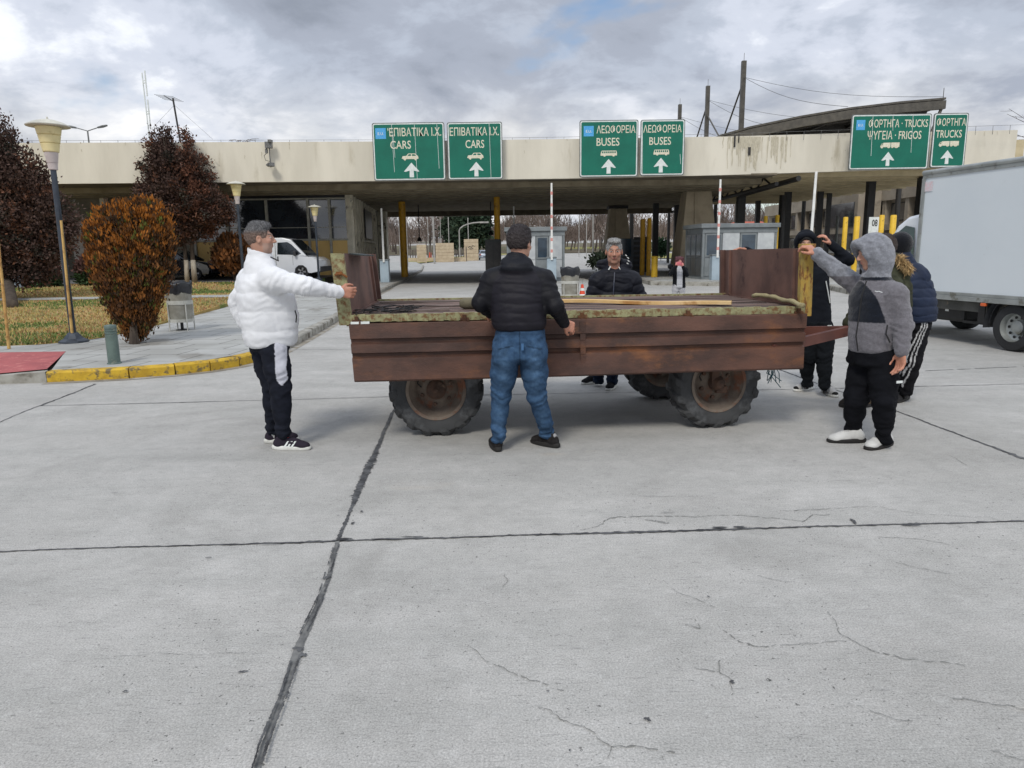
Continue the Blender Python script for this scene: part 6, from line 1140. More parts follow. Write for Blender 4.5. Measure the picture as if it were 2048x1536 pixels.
# ================================================================ PEOPLE
V3 = np.array
class SDF:
    def __init__(s, lo, hi, h):
        s.h = h; s.lo = V3(lo, float); s.n = np.ceil((V3(hi)-s.lo)/h).astype(int)+1; s.D = np.full(s.n, .12, np.float32)
    def _sub(s, c0, c1, m):
        i0 = np.clip(np.floor((c0-m-s.lo)/s.h).astype(int), 0, s.n-1); i1 = np.clip(np.ceil((c1+m-s.lo)/s.h).astype(int)+1, 1, s.n)
        if np.any(i1 <= i0): return None
        ax = [s.lo[k]+s.h*np.arange(i0[k], i1[k]) for k in range(3)]
        X, Y, Z = np.meshgrid(*ax, indexing='ij', sparse=False); return (slice(i0[0], i1[0]), slice(i0[1], i1[1]), slice(i0[2], i1[2])), X.astype(np.float32), Y.astype(np.float32), Z.astype(np.float32)
    def op(s, sl, d, k, sub=False):
        a = s.D[sl]
        if sub: d = -d; hh = np.maximum(k-np.abs(a-d), 0)/max(k, 1e-6); s.D[sl] = np.maximum(a, d)+hh*hh*k*.25
        else: hh = np.maximum(k-np.abs(a-d), 0)/max(k, 1e-6); s.D[sl] = np.minimum(a, d)-hh*hh*k*.25
    def cone(s, a, b, ra, rb, k=.02, flat=None, sub=False):
        a, b = V3(a, float), V3(b, float); R = max(ra, rb)
        if flat is not None: ax, sc = V3(flat[0], float), flat[1]; ax = ax/np.linalg.norm(ax); R *= max(1, sc)
        q = s._sub(np.minimum(a, b)-R, np.maximum(a, b)+R, k+2.5*s.h)
        if q is None: return
        sl, X, Y, Z = q; X = X-a[0]; Y = Y-a[1]; Z = Z-a[2]; d = b-a
        if flat is not None:
            m = (X*ax[0]+Y*ax[1]+Z*ax[2])*(1/sc-1); X = X+m*ax[0]; Y = Y+m*ax[1]; Z = Z+m*ax[2]; d = d+ax*(d@ax)*(1/sc-1)
        L2 = max(d@d, 1e-9); t = np.clip((X*d[0]+Y*d[1]+Z*d[2])/L2, 0, 1)
        dist = np.sqrt((X-d[0]*t)**2+(Y-d[1]*t)**2+(Z-d[2]*t)**2)-(ra+(rb-ra)*t); s.op(sl, dist*(min(1, flat[1]) if flat is not None else 1), k, sub)
    def ell(s, c, r, F=None, k=.02, sub=False):
        c = V3(c, float); r = V3(r, float); F = np.eye(3) if F is None else V3(F); R = r.max()
        q = s._sub(c-R, c+R, k+2.5*s.h)
        if q is None: return
        sl, X, Y, Z = q; X = X-c[0]; Y = Y-c[1]; Z = Z-c[2]; u = [(X*F[i][0]+Y*F[i][1]+Z*F[i][2])/r[i] for i in range(3)]
        p = np.sqrt(u[0]**2+u[1]**2+u[2]**2); g = np.sqrt((u[0]/r[0])**2+(u[1]/r[1])**2+(u[2]/r[2])**2)+1e-6
        s.op(sl, np.where(p > .05, p*(p-1)/g, -r.min()), k, sub)
    def loft(s, st, side, k=.02, e=2.3):
        """st: (centre, r_side, r_front) from bottom to top, swept along z with horizontal slices."""
        side = V3(side, float)[:2]; side = side/np.linalg.norm(side); fr = V3([-side[1], side[0]]); C = V3([c for c, a, b in st], float); A = V3([a for c, a, b in st]); B = V3([b for c, a, b in st]); R = max(A.max(), B.max())
        q = s._sub(C.min(0)-R*V3([1, 1, 0]), C.max(0)+R*V3([1, 1, 0]), k+.03)
        if q is None: return
        sl, X, Y, Z = q; z = Z[0, 0]; zz = C[:, 2]
        cx, cy, ra, rb = [np.interp(z, zz, q_).astype(np.float32)[None, None] for q_ in (C[:, 0], C[:, 1], A, B)]
        u = ((X-cx)*side[0]+(Y-cy)*side[1]); v = ((X-cx)*fr[0]+(Y-cy)*fr[1]); p = (np.abs(u/ra)**e+np.abs(v/rb)**e)**(1/e); d = (p-1)*np.minimum(ra, rb)*.92
        ez = np.maximum(zz[0]-Z, Z-zz[-1]); r_ = .03; d = np.where((d > -r_) & (ez > -r_), np.sqrt(np.maximum(d+r_, 0)**2+np.maximum(ez+r_, 0)**2)-r_, np.maximum(d, ez)); s.op(sl, d, k)
    def mesh(s):
        D = s.D; h = s.h; S_ = D < 0; c = S_[:-1, :-1, :-1].astype(np.int8)
        for i in (0, 1):
            for j in (0, 1):
                for k in (0, 1):
                    if i+j+k: c = c+S_[i:D.shape[0]-1+i, j:D.shape[1]-1+j, k:D.shape[2]-1+k]
        act = (c > 0) & (c < 8); I = np.argwhere(act); idx = -np.ones(act.shape, np.int32); idx[act] = np.arange(len(I))
        acc = np.zeros((len(I), 3)); cnt = np.zeros(len(I)); cor = [(i, j, k) for i in (0, 1) for j in (0, 1) for k in (0, 1)]
        val = {q: D[I[:, 0]+q[0], I[:, 1]+q[1], I[:, 2]+q[2]] for q in cor}
        for q in cor:
            for ax in range(3):
                if q[ax]: continue
                w_ = list(q); w_[ax] = 1; a, b = val[q], val[tuple(w_)]; m = (a < 0) != (b < 0); t = np.where(m, a/np.where(m, a-b, 1), 0)
                P = np.tile(V3(q, float), (len(I), 1)); P[:, ax] += t; acc += P*m[:, None]; cnt += m
        P = s.lo+h*(I+acc/cnt[:, None]); F = []
        for ax in range(3):
            n = [slice(None)]*3; a = [slice(None)]*3; n[ax] = slice(1, None); a[ax] = slice(None, -1); ch = S_[tuple(a)] != S_[tuple(n)]
            E = np.argwhere(ch); b_, c_ = (ax+1) % 3, (ax+2) % 3; ok = (E[:, b_] > 0) & (E[:, c_] > 0) & (E[:, b_] < D.shape[b_]-1) & (E[:, c_] < D.shape[c_]-1); E = E[ok]
            def g(db, dc): Q = E.copy(); Q[:, b_] -= db; Q[:, c_] -= dc; return idx[Q[:, 0], Q[:, 1], Q[:, 2]]
            q = np.stack([g(1, 1), g(0, 1), g(0, 0), g(1, 0)], 1); ins = S_[E[:, 0], E[:, 1], E[:, 2]]; q[~ins] = q[~ins][:, ::-1]; F.append(q)
        return P, np.concatenate(F)
def normals(P, F):
    n = np.cross(P[F[:, 2]]-P[F[:, 0]], P[F[:, 3]]-P[F[:, 1]]); N_ = np.zeros_like(P)
    for k in range(4): np.add.at(N_, F[:, k], n)
    return N_/(np.linalg.norm(N_, axis=1)[:, None]+1e-12)
def relax(P, F, it=2, lam=.5):
    E = np.concatenate([F[:, [0, 1]], F[:, [1, 2]], F[:, [2, 3]], F[:, [3, 0]]]); 
    for _ in range(it):
        A = np.zeros_like(P); c = np.zeros(len(P)); np.add.at(A, E[:, 0], P[E[:, 1]]); np.add.at(c, E[:, 0], 1); np.add.at(A, E[:, 1], P[E[:, 0]]); np.add.at(c, E[:, 1], 1); P = P+(A/c[:, None]-P)*lam
    return P
def pmesh(name, P, F, m, col=None, parent=None, org=None):
    if org is not None: P = P-V3(org)
    me = bpy.data.meshes.new(name); me.vertices.add(len(P)); me.vertices.foreach_set('co', P.astype(np.float32).ravel()); me.loops.add(F.size); me.loops.foreach_set('vertex_index', F.astype(np.int32).ravel())
    me.polygons.add(len(F)); me.polygons.foreach_set('loop_start', np.arange(0, F.size, 4, dtype=np.int32)); me.update(calc_edges=True); me.validate()
    if col is not None:
        a = me.color_attributes.new('Col', 'FLOAT_COLOR', 'POINT'); c = np.ones((len(P), 4), np.float32); c[:, :3] = col; a.data.foreach_set('color', c.ravel())
    return finish(me, name, m, parent, smooth='all')
def fbm(P, f, seed, octv=3):
    r = np.random.default_rng(seed); o = np.zeros(len(P)); a = 1.
    for k in range(octv):
        for j in range(3): d = r.normal(size=3); d /= np.linalg.norm(d); o += a*np.sin(P@d*f*6.28+r.random()*6.28+1.5*np.sin(P@np.roll(d, 1)*f*4+k))
        f *= 1.9; a *= .55
    return o/3
def segt(P, a, b):
    a, b = V3(a, float), V3(b, float); d = b-a; L = np.linalg.norm(d); t = np.clip(((P-a)@d)/L/L, 0, 1); return t*L, np.linalg.norm(P-a-np.outer(t, d), axis=1), L
M_skin = mat('skin', (1, 1, 1), attr=True, rough=.5, bump=.15, bscale=120, spec=.4); MC['skin'].node_tree.nodes['Principled BSDF'].inputs['Subsurface Weight'].default_value = .08; MC['skin'].node_tree.nodes['Principled BSDF'].inputs['Subsurface Radius'].default_value = (.02, .008, .004)
M_hair = mat('hair', (1, 1, 1), c2=(.55, .55, .55), scale=90, attr=True, rough=.6, bump=.9, bscale=160)
M_nyl = mat('shell_nylon', (1, 1, 1), c2=(.9, .9, .9), scale=5, attr=True, rough=.6, bump=.2, bscale=60, spec=.22); M_cot = mat('cotton', (1, 1, 1), c2=(.86, .86, .86), scale=12, attr=True, rough=.92, bump=.25, bscale=140, spec=.15)
M_fle = mat('fleece', (1, 1, 1), c2=(.80, .80, .80), scale=60, attr=True, rough=1., bump=.8, bscale=130, spec=.1, sheen=.3); M_den = mat('denim', (1, 1, 1), c2=(.74, .78, .84), scale=40, attr=True, rough=.9, bump=.4, bscale=200, spec=.15)
M_sole = mat('shoe_sole', srgb(228, 228, 224), srgb(200, 200, 194), 8, .6); M_dsole = mat('dark_sole', srgb(38, 36, 34), srgb(30, 28, 27), 8, .8)
def nrm(v): v = V3(v, float); return v/np.linalg.norm(v)
def frame(f, up=(0, 0, 1)): f = nrm(f); s_ = nrm(np.cross(f, up)); return s_, f, np.cross(s_, f)   # side(right), front, up
def bounds(pts, m): pts = V3(pts); return pts.min(0)-m, pts.max(0)+m
SK = V3((.46, .255, .18))
def hand(s, wr, d, pn, side, curl=.5, size=1., thumb=.6):
    """wr wrist, d direction to knuckles, pn palm normal (side the fingers curl to), side +1/-1: where the thumb lies along d x pn."""
    wr = V3(wr, float); d = nrm(d); pn = nrm(V3(pn)-d*(V3(pn)@d)); lt = np.cross(d, pn)*side; z = size
    s.cone(wr-d*.03*z, wr+d*.015*z, .027*z, .027*z, .02, (pn, .78)); s.cone(wr+d*.02*z+lt*.010*z, wr+d*.078*z+lt*.018*z, .026*z, .024*z, .012, (pn, .55)); s.cone(wr+d*.02*z-lt*.012*z, wr+d*.072*z-lt*.022*z, .024*z, .021*z, .012, (pn, .55))
    for i, (o, L) in enumerate(((.030, .92), (.010, 1.0), (-.011, .95), (-.031, .76))):
        p = wr+d*(.088-.004*abs(i-1))*z+lt*o*z; cu = curl*(1+.12*i); a = 0.
        for j, (l, r) in enumerate(((.040, .0095), (.026, .0088), (.021, .0080))):
            a += cu*(.75, .95, .7)[j]; dr = nrm(d*math.cos(a)+pn*math.sin(a)+lt*o*1.2); q = p+dr*l*L*z; s.cone(p, q, r*z, r*.93*z, .006); p = q
    p = wr+d*.025*z+lt*.026*z; q = p+nrm(d*.7+lt*.75+pn*.35)*.036*z; s.cone(p, q, .0145*z, .0115*z, .012); q2 = q+nrm(d*.9+lt*.15+pn*thumb)*.030*z; s.cone(q, q2, .0110*z, .0095*z, .006); s.cone(q2, q2+nrm(d*.9-lt*.2+pn*thumb)*.022*z, .0095*z, .0082*z, .006)
def head(s, c, F, z=1.):
    S_, f, u = F; c = V3(c, float); L = lambda x, y, w_: c+(S_*x+f*y+u*w_)*z
    s.ell(L(0, -.018, .030), V3((.076, .096, .090))*z, F, .02); s.ell(L(0, .018, -.030), V3((.064, .074, .082))*z, F, .03); s.cone(L(-.03, .03, -.075), L(.03, .03, -.075), .028*z, .028*z, .03); s.cone(L(-.010, .062, -.095), L(.010, .062, -.095), .017*z, .017*z, .02)
    s.cone(L(-.030, .080, .034), L(.030, .080, .034), .011*z, .011*z, .015)
    for q in (-1, 1):
        s.ell(L(q*.040, .066, -.018), V3((.022, .018, .02))*z, F, .02); s.ell(L(q*.032, .097, .014), V3((.017, .014, .011))*z, F, .010, True); s.ell(L(q*.031, .078, .013), V3((.0125, .0125, .0115))*z, F, .002)
        s.ell(L(q*.080, -.006, -.002), V3((.010, .019, .031))*z, F, .006); s.ell(L(q*.086, -.002, .004), V3((.006, .010, .017))*z, F, .004, True)
    s.cone(L(0, .088, .022), L(0, .111, -.020), .0085*z, .0125*z, .010); s.ell(L(-.013, .099, -.024), V3((.008, .010, .008))*z, F, .006); s.ell(L(.013, .099, -.024), V3((.008, .010, .008))*z, F, .006)
    s.cone(L(-.017, .086, -.047), L(.017, .086, -.047), .0065*z, .0065*z, .006); s.cone(L(-.014, .085, -.057), L(.014, .085, -.057), .007*z, .007*z, .005); s.cone(L(-.024, .096, -.052), L(.024, .096, -.052), .0022*z, .0022*z, .002, None, True)
def facecol(P, c, F, z=1., stub=0., base=SK, brow=(.10, .08, .07)):
    S_, f, u = F; q = (P-V3(c))/z; x, y, w_ = q@S_, q@f, q@u; C = np.tile(V3(base), (len(P), 1))
    C *= (1+.05*fbm(P, 12, 3))[:, None]; red = np.exp(-(((np.abs(x)-.04)/.02)**2+((w_+.015)/.02)**2))*(y > .03); C = C*(1-.10*red[:, None]*V3((0, 1, 1)))
    def put(m, col, a=1.): nonlocal C; m = (m*a)[:, None]; C = C*(1-m)+V3(col)*m
    sm = lambda v, w__: np.clip(.5-v/w__, 0, 1)
    if stub: put(((w_ < -.032) & (y > .02) & (np.abs(x) < .07)).astype(float), (.34, .27, .23), stub)
    put(sm(((np.abs(x)-.0)/.021)**2+((w_+.052)/.010)**2-1, .5)*(y > .07), (.42, .17, .14))
    put(sm(((np.abs(x)-.033)/.018)**2+((w_-.038-.1*(.033-np.abs(x)))/.0058)**2-1, .6)*(y > .06), brow, .85)
    e2 = ((np.abs(x)-.031)/.0125)**2+((w_-.013)/.0065)**2; put(sm(e2-1.0, .5)*(y > .06), (.55, .50, .46)); put(sm(((np.abs(x)-.031)/.0058)**2+((w_-.013)/.0062)**2-1, .5)*(y > .07), (.03, .02, .015)); put(sm(np.abs(e2-1.3)-.35, .4)*(w_ > .013)*(y > .06), (.10, .05, .04), .8)
    return C
def hair(c, F, z, colr, style, org, parent, seed=1, name='hair'):
    S_, f, u = F; c = V3(c, float); L = lambda x, y, w_: c+(S_*x+f*y+u*w_)*z; s = SDF(c-.2, c+.2, .0042)
    t = style.get('t', .010); s.ell(L(0, -.020, .034), V3((.078+t, .098+t, .091+t*1.5))*z, F, .01)
    if style.get('top'): s.ell(L(0, .035, .105), V3((.062, .052, .022+style['top']))*z, F, .02); s.ell(L(0, -.02, .115), V3((.066, .06, .018+style['top']))*z, F, .02)
    # cut the face and neck away
    s.ell(L(0, .105, -.045+style.get('line', 0)), V3((.074, .085, .118))*z, F, .012, True); s.ell(L(0, .0, -.15), V3((.15, .2, .115))*z, F, .01, True); s.ell(L(-.085, .012, -.015), V3((.02, .028, .040))*z, F, .008, True); s.ell(L(.085, .012, -.015), V3((.02, .028, .040))*z, F, .008, True)
    P, Fc = s.mesh(); P = relax(P, Fc, 1); N_ = normals(P, Fc); P = P+N_*(.0035*z*fbm(P*V3((1, 1, 1)), 34, seed, 2))[:, None]
    q = (P-c)/z; w_ = q@u; cc = V3(colr); side = style.get('side', cc); a = np.clip((w_-.045)/.03, 0, 1)[:, None]; C = V3(side)*(1-a)+cc*a; C *= (1+.28*fbm(P, 60, seed+5, 2))[:, None]
    ho = pmesh(name, P, Fc, M_hair, np.clip(C, 0, 1), parent, org)
    r = np.random.default_rng(seed+40); ii = r.integers(0, len(P), 5200); N2 = normals(P, Fc); mb = MB(); mb.c = []; ln = style.get('len', .012)
    for i in ii:
        n_ = N2[i]; d = n_*.8+(f*.5+u*.25)*(1 if w_[i] > .06 else -.6)+r.normal(0, .28, 3); d /= np.linalg.norm(d); L2 = ln*r.uniform(.5, 1.2)*(1 if w_[i] > .05 else .5); sdv = np.cross(d, r.normal(size=3)); sdv *= .0014/(np.linalg.norm(sdv)+1e-9); p = P[i]-V3(org)-n_*.002
        mb.add([p-sdv, p+sdv, p+d*L2], [(0, 1, 2)]); mb.c += [tuple(np.clip(C[i]*r.uniform(.6, 1.5), 0, 1))]*3
    mb.build('hair_strands', M_hair, ho); return ho
def shoe(name, heel, toe, org, parent, colf, sole, h=.0, width=.046, high=.075, seedv=1):
    heel, toe = V3(heel, float), V3(toe, float); d = toe-heel; L = np.linalg.norm(d[:2]); d = V3((d[0], d[1], 0))/L; lt = V3((-d[1], d[0], 0)); z0 = V3((0, 0, 1.)); g = V3((heel[0], heel[1], heel[2])); s = SDF(np.minimum(heel, toe)-V3((.09, .09, .02)), np.maximum(heel, toe)+V3((.09, .09, .19)), .0055); lift = (toe[2]-heel[2])
    pt = lambda a, b, c: g+d*a*L+lt*b+z0*(c+lift*a)
    s.ell(pt(.82, 0, .034), (L*.20, width, .034), (d, lt, z0), .02); s.ell(pt(.55, 0, .042), (L*.30, width*.92, .045), (d, lt, z0), .03); s.ell(pt(.16, 0, .045), (L*.17, width*.80, .052), (d, lt, z0), .03); s.cone(pt(.22, 0, .06), pt(.24, 0, high+.02), .040, .037, .03); s.cone(pt(.30, 0, .075), pt(.62, 0, .068), .028, .024, .03, (lt, 1.1))
    P, F_ = s.mesh(); P = relax(P, F_, 1); q = P-g; a = (q@d)/L; b = q@lt; c = q[:, 2]-lift*a; P[:, 2] = np.maximum(P[:, 2], g[2]+lift*a+.018); C = colf(a, b, c, P); o = pmesh(name, P, F_, M_cot, C, parent, org)
    mb = MB(); n = 36; ring = []
    for i in range(n):
        t = 2*math.pi*i/n; x = .5+.53*math.cos(t); wv = width*(1.02+.10*math.cos(t)-.16*math.cos(2*t)*0)*abs(math.sin(t))**.62*math.copysign(1, math.sin(t)); ring.append((x, wv))
    vs = []
    for (sc, zc) in ((.97, 0), (1.03, .008), (1.04, .024), (.96, .033)):
        for x, wv in ring: p = g+d*((x-.5)*sc+.5)*L+lt*wv*sc+z0*(zc*(1.25-.35*x)+lift*x); vs.append(tuple(p-V3(org)))
    mb.add(vs, [(k*n+i, k*n+(i+1) % n, (k+1)*n+(i+1) % n, (k+1)*n+i) for k in range(3) for i in range(n)]+[tuple(range(n))[::-1], tuple(3*n+i for i in range(n))]); so_ = mb.build('sole', sole, o, smooth='all')
    return o
def trousers(J, org, parent, m, colf, r, waist, k=.03, wrinkle=.006, cuff=True, seedv=2, name='trousers', seatr=None):
    """J: pel, hipL/R, kneeL/R, ankL/R ; r: hip, mid thigh, knee, calf, cuff radii; waist: loft stations."""
    pts = [J[q] for q in ('pel', 'hipL', 'hipR', 'kneeL', 'kneeR', 'ankL', 'ankR')]+[w_[0] for w_ in waist]; lo, hi = bounds(pts, .24); s = SDF(lo, hi, .0085)
    s.loft(waist, J['side'], .03)
    for q in 'LR':
        h_, kn, an = V3(J['hip'+q]), V3(J['knee'+q]), V3(J['ank'+q]); md = (h_+kn)/2; s.cone(h_, md, r[0], r[1], k); s.cone(md, kn, r[1], r[2], k); cf = kn+(an-kn)*.4; s.cone(kn, cf, r[2], r[3], k); s.cone(cf, an, r[3], r[4], k)
    if seatr:
        for c_, rr in seatr: s.ell(c_, rr, None, .04)
    P, F_ = s.mesh(); P = relax(P, F_, 2); N_ = normals(P, F_); disp = np.zeros(len(P)); near = np.full(len(P), 9.)
    for q in 'LR':
        h_, kn, an = J['hip'+q], J['knee'+q], J['ank'+q]; t1_, d1, L1_ = segt(P, h_, kn); t2_, d2, L2_ = segt(P, kn, an); m2 = d2 < d1
        w1 = np.exp(-((t1_-L1_)/.13)**2)*.8+np.exp(-(t1_/.12)**2)*.5+.35; w2 = np.exp(-(t2_/.10)**2)*.7+np.exp(-((t2_-L2_)/.11)**2)*1.7+.3
        wv = np.where(m2, w2, w1); ph = np.where(m2, t2_+L1_, t1_); cand = np.minimum(d1, d2); use = cand < near; near = np.where(use, cand, near)
        tw = P@V3((1.3, .9, 0)); dv = wv*(np.sin(ph*75+6*fbm(P, 2.2, seedv+3)+tw*14)*.5+fbm(P*V3((1, 1, 1.6)), 5, seedv)); disp = np.where(use, dv, disp)
    P = P+N_*(wrinkle*disp)[:, None]; return pmesh(name, P, F_, m, np.clip(colf(P, N_, disp, J), 0, 1), parent, org)
def jacket(J, org, parent, m, colf, loft_, arm, k=.035, puff=0., period=.085, wrinkle=.005, extra=None, seedv=5, name='jacket', tilt=None, cut=None, armlen=1.):
    pts = [J[q] for q in ('shL', 'shR', 'elL', 'elR', 'wrL', 'wrR')]+[w_[0] for w_ in loft_]; lo, hi = bounds(pts, .34); s = SDF(lo, hi, .0085); s.loft(loft_, J['side'], .03, 2.4)
    for q in 'LR':
        a, b, c = V3(J['sh'+q]), V3(J['el'+q]), V3(J['wr'+q]); c = b+(c-b)*armlen; s.cone(a, b, arm[0], arm[1], k); s.cone(b, c, arm[1], arm[2], .02); ne = V3(loft_[-1][0]); s.cone(ne+(a-ne)*.25-V3((0, 0, .03)), a, arm[0]*.85, arm[0], .05)
    if extra: extra(s)
    if cut: cut(s)
    P, F_ = s.mesh(); P = relax(P, F_, 2); N_ = normals(P, F_); disp = np.zeros(len(P)); best = np.full(len(P), .0)
    arms = np.zeros(len(P)); al = np.zeros(len(P)); ad = np.full(len(P), 9.)
    for q in 'LR':
        a, b, c = J['sh'+q], J['el'+q], J['wr'+q]; t1_, d1, L1_ = segt(P, a, b); t2_, d2, L2_ = segt(P, b, c); dm = np.minimum(d1-arm[0], d2-arm[1]); u_ = dm < ad; ad = np.where(u_, dm, ad); al = np.where(u_, np.where(d2 < d1, L1_+t2_, t1_), al)
    C0 = V3([w_[0] for w_ in loft_], float); cx = np.interp(P[:, 2], C0[:, 2], C0[:, 0]); cy = np.interp(P[:, 2], C0[:, 2], C0[:, 1]); rs = np.interp(P[:, 2], C0[:, 2], [w_[1] for w_ in loft_]); rf_ = np.interp(P[:, 2], C0[:, 2], [w_[2] for w_ in loft_])
    sd = nrm(J['side']); fr = V3((-sd[1], sd[0], 0)); pu = ((np.abs(((P[:, 0]-cx)*sd[0]+(P[:, 1]-cy)*sd[1])/rs)**2+np.abs(((P[:, 0]-cx)*fr[0]+(P[:, 1]-cy)*fr[1])/rf_)**2)**.5-1)*rs
    isarm = (ad < pu+.005) & (P[:, 2] < C0[-1, 2]+.02); isarm |= (P[:, 2] < C0[0, 2]-.01)
    s_ = np.where(isarm, al+.02, P[:, 2]-C0[0, 2]); wob = .012*fbm(P, 3, seedv+1)
    if puff: ph = (s_+wob)/period; v = np.abs(np.sin(math.pi*ph)); disp = puff*(v**.45-1)
    bend = np.zeros(len(P))
    for q in 'LR': bend += np.exp(-(np.linalg.norm(P-V3(J['el'+q]), axis=1)/.10)**2)+.7*np.exp(-(np.linalg.norm(P-V3(J['sh'+q]), axis=1)/.13)**2)+.6*np.exp(-(np.linalg.norm(P-V3(J['wr'+q]), axis=1)/.10)**2)
    wv = (.45+bend)*(fbm(P*V3((1, 1, 1.5)), 5.5, seedv)*.7+.55*np.sin(s_*80+5*fbm(P, 2.5, seedv+7)+(P@V3((1., .8, 0)))*12)); P2 = P+N_*(disp+wrinkle*wv)[:, None]
    info = dict(isarm=isarm, s=s_, al=al, bend=bend, N=N_, disp=disp, J=J, top=C0[-1, 2], bot=C0[0, 2]); return pmesh(name, P2, F_, m, np.clip(colf(P, info), 0, 1), parent, org)
def solid(c, var=.05, seedv=1): c = V3(c, float); return lambda P, *a: np.tile(c, (len(P), 1))*(1+var*fbm(P, 7, seedv))[:, None]
def body(name, lb, J, headc, hF, hz, hands, org, base=SK, stub=0., brow=(.10, .08, .07), sock=(.02, .02, .022)):
    """one continuous body: head, neck, trunk, arms, hands and legs"""
    pts = [J[q] for q in J if q not in ('side',)]+[headc]; lo, hi = bounds(pts, .22); s = SDF(lo, hi, .0058)
    head(s, headc, hF, hz); S_, f, u = hF; nk = V3(J['neck']); s.cone(V3(headc)-u*.06-f*.02, nk-V3((0, 0, .05)), .054*hz, .060*hz, .03); sd = nrm(J['side']); ch = nk-V3((0, 0, .12)); pel = V3(J['pel'])
    s.cone(ch, ch+(pel-ch)*.45, .085, .08, .05, (sd, 1.5)); s.cone(ch+(pel-ch)*.45, pel, .08, .085, .05, (sd, 1.4))
    for q in 'LR':
        s.cone(ch, J['sh'+q], .06, .042, .04); s.cone(J['sh'+q], J['el'+q], .042, .034, .03); s.cone(J['el'+q], J['wr'+q], .034, .025, .02); s.cone(pel, J['hip'+q], .08, .07, .04); s.cone(J['hip'+q], J['knee'+q], .07, .045, .03); s.cone(J['knee'+q], J['ank'+q], .045, .034, .02)
        ak, te = V3(J['ank'+q]), V3(J['toe'+q]); hl = V3((ak[0], ak[1], te[2]+.055)); s.cone(ak, hl, .030, .022, .02); s.cone(hl, hl+(te+V3((0, 0, .03))-hl)*.3, .018, .012, .01)
    for h_ in hands: hand(s, *h_)
    P, F_ = s.mesh(); P = relax(P, F_, 1, .35); hd = np.linalg.norm(P-V3(headc), axis=1) < .15*hz; C = np.tile(V3(base)*V3((1.0, .92, .9)), (len(P), 1))*(1+.05*fbm(P, 14, 4))[:, None]; C[hd] = facecol(P[hd], headc, hF, hz, stub, base, brow)
    for h_ in hands:
        kd = V3(h_[0])+nrm(h_[1])*.1; m = np.linalg.norm(P-kd, axis=1) < .09; C[m] = C[m]*(1+.10*fbm(P[m], 40, 6, 2))[:, None]*V3((1.02, .92, .88))
    C[P[:, 2] < max(J['ankL'][2], J['ankR'][2])+.04] = V3(sock)
    o = pmesh(name, P, F_, M_skin, np.clip(C, 0, 1), None, org); o.location = tuple(org); tag(o, lb, 'person'); return o
def zip_line(parent, org, pts, m, r=.004): mb = MB(); mb.tube([V3(p)-V3(org) for p in pts], r, 5); return mb.build('zip', m, parent)
def WV(x, y, Y): return V3(W(x, y, Y))
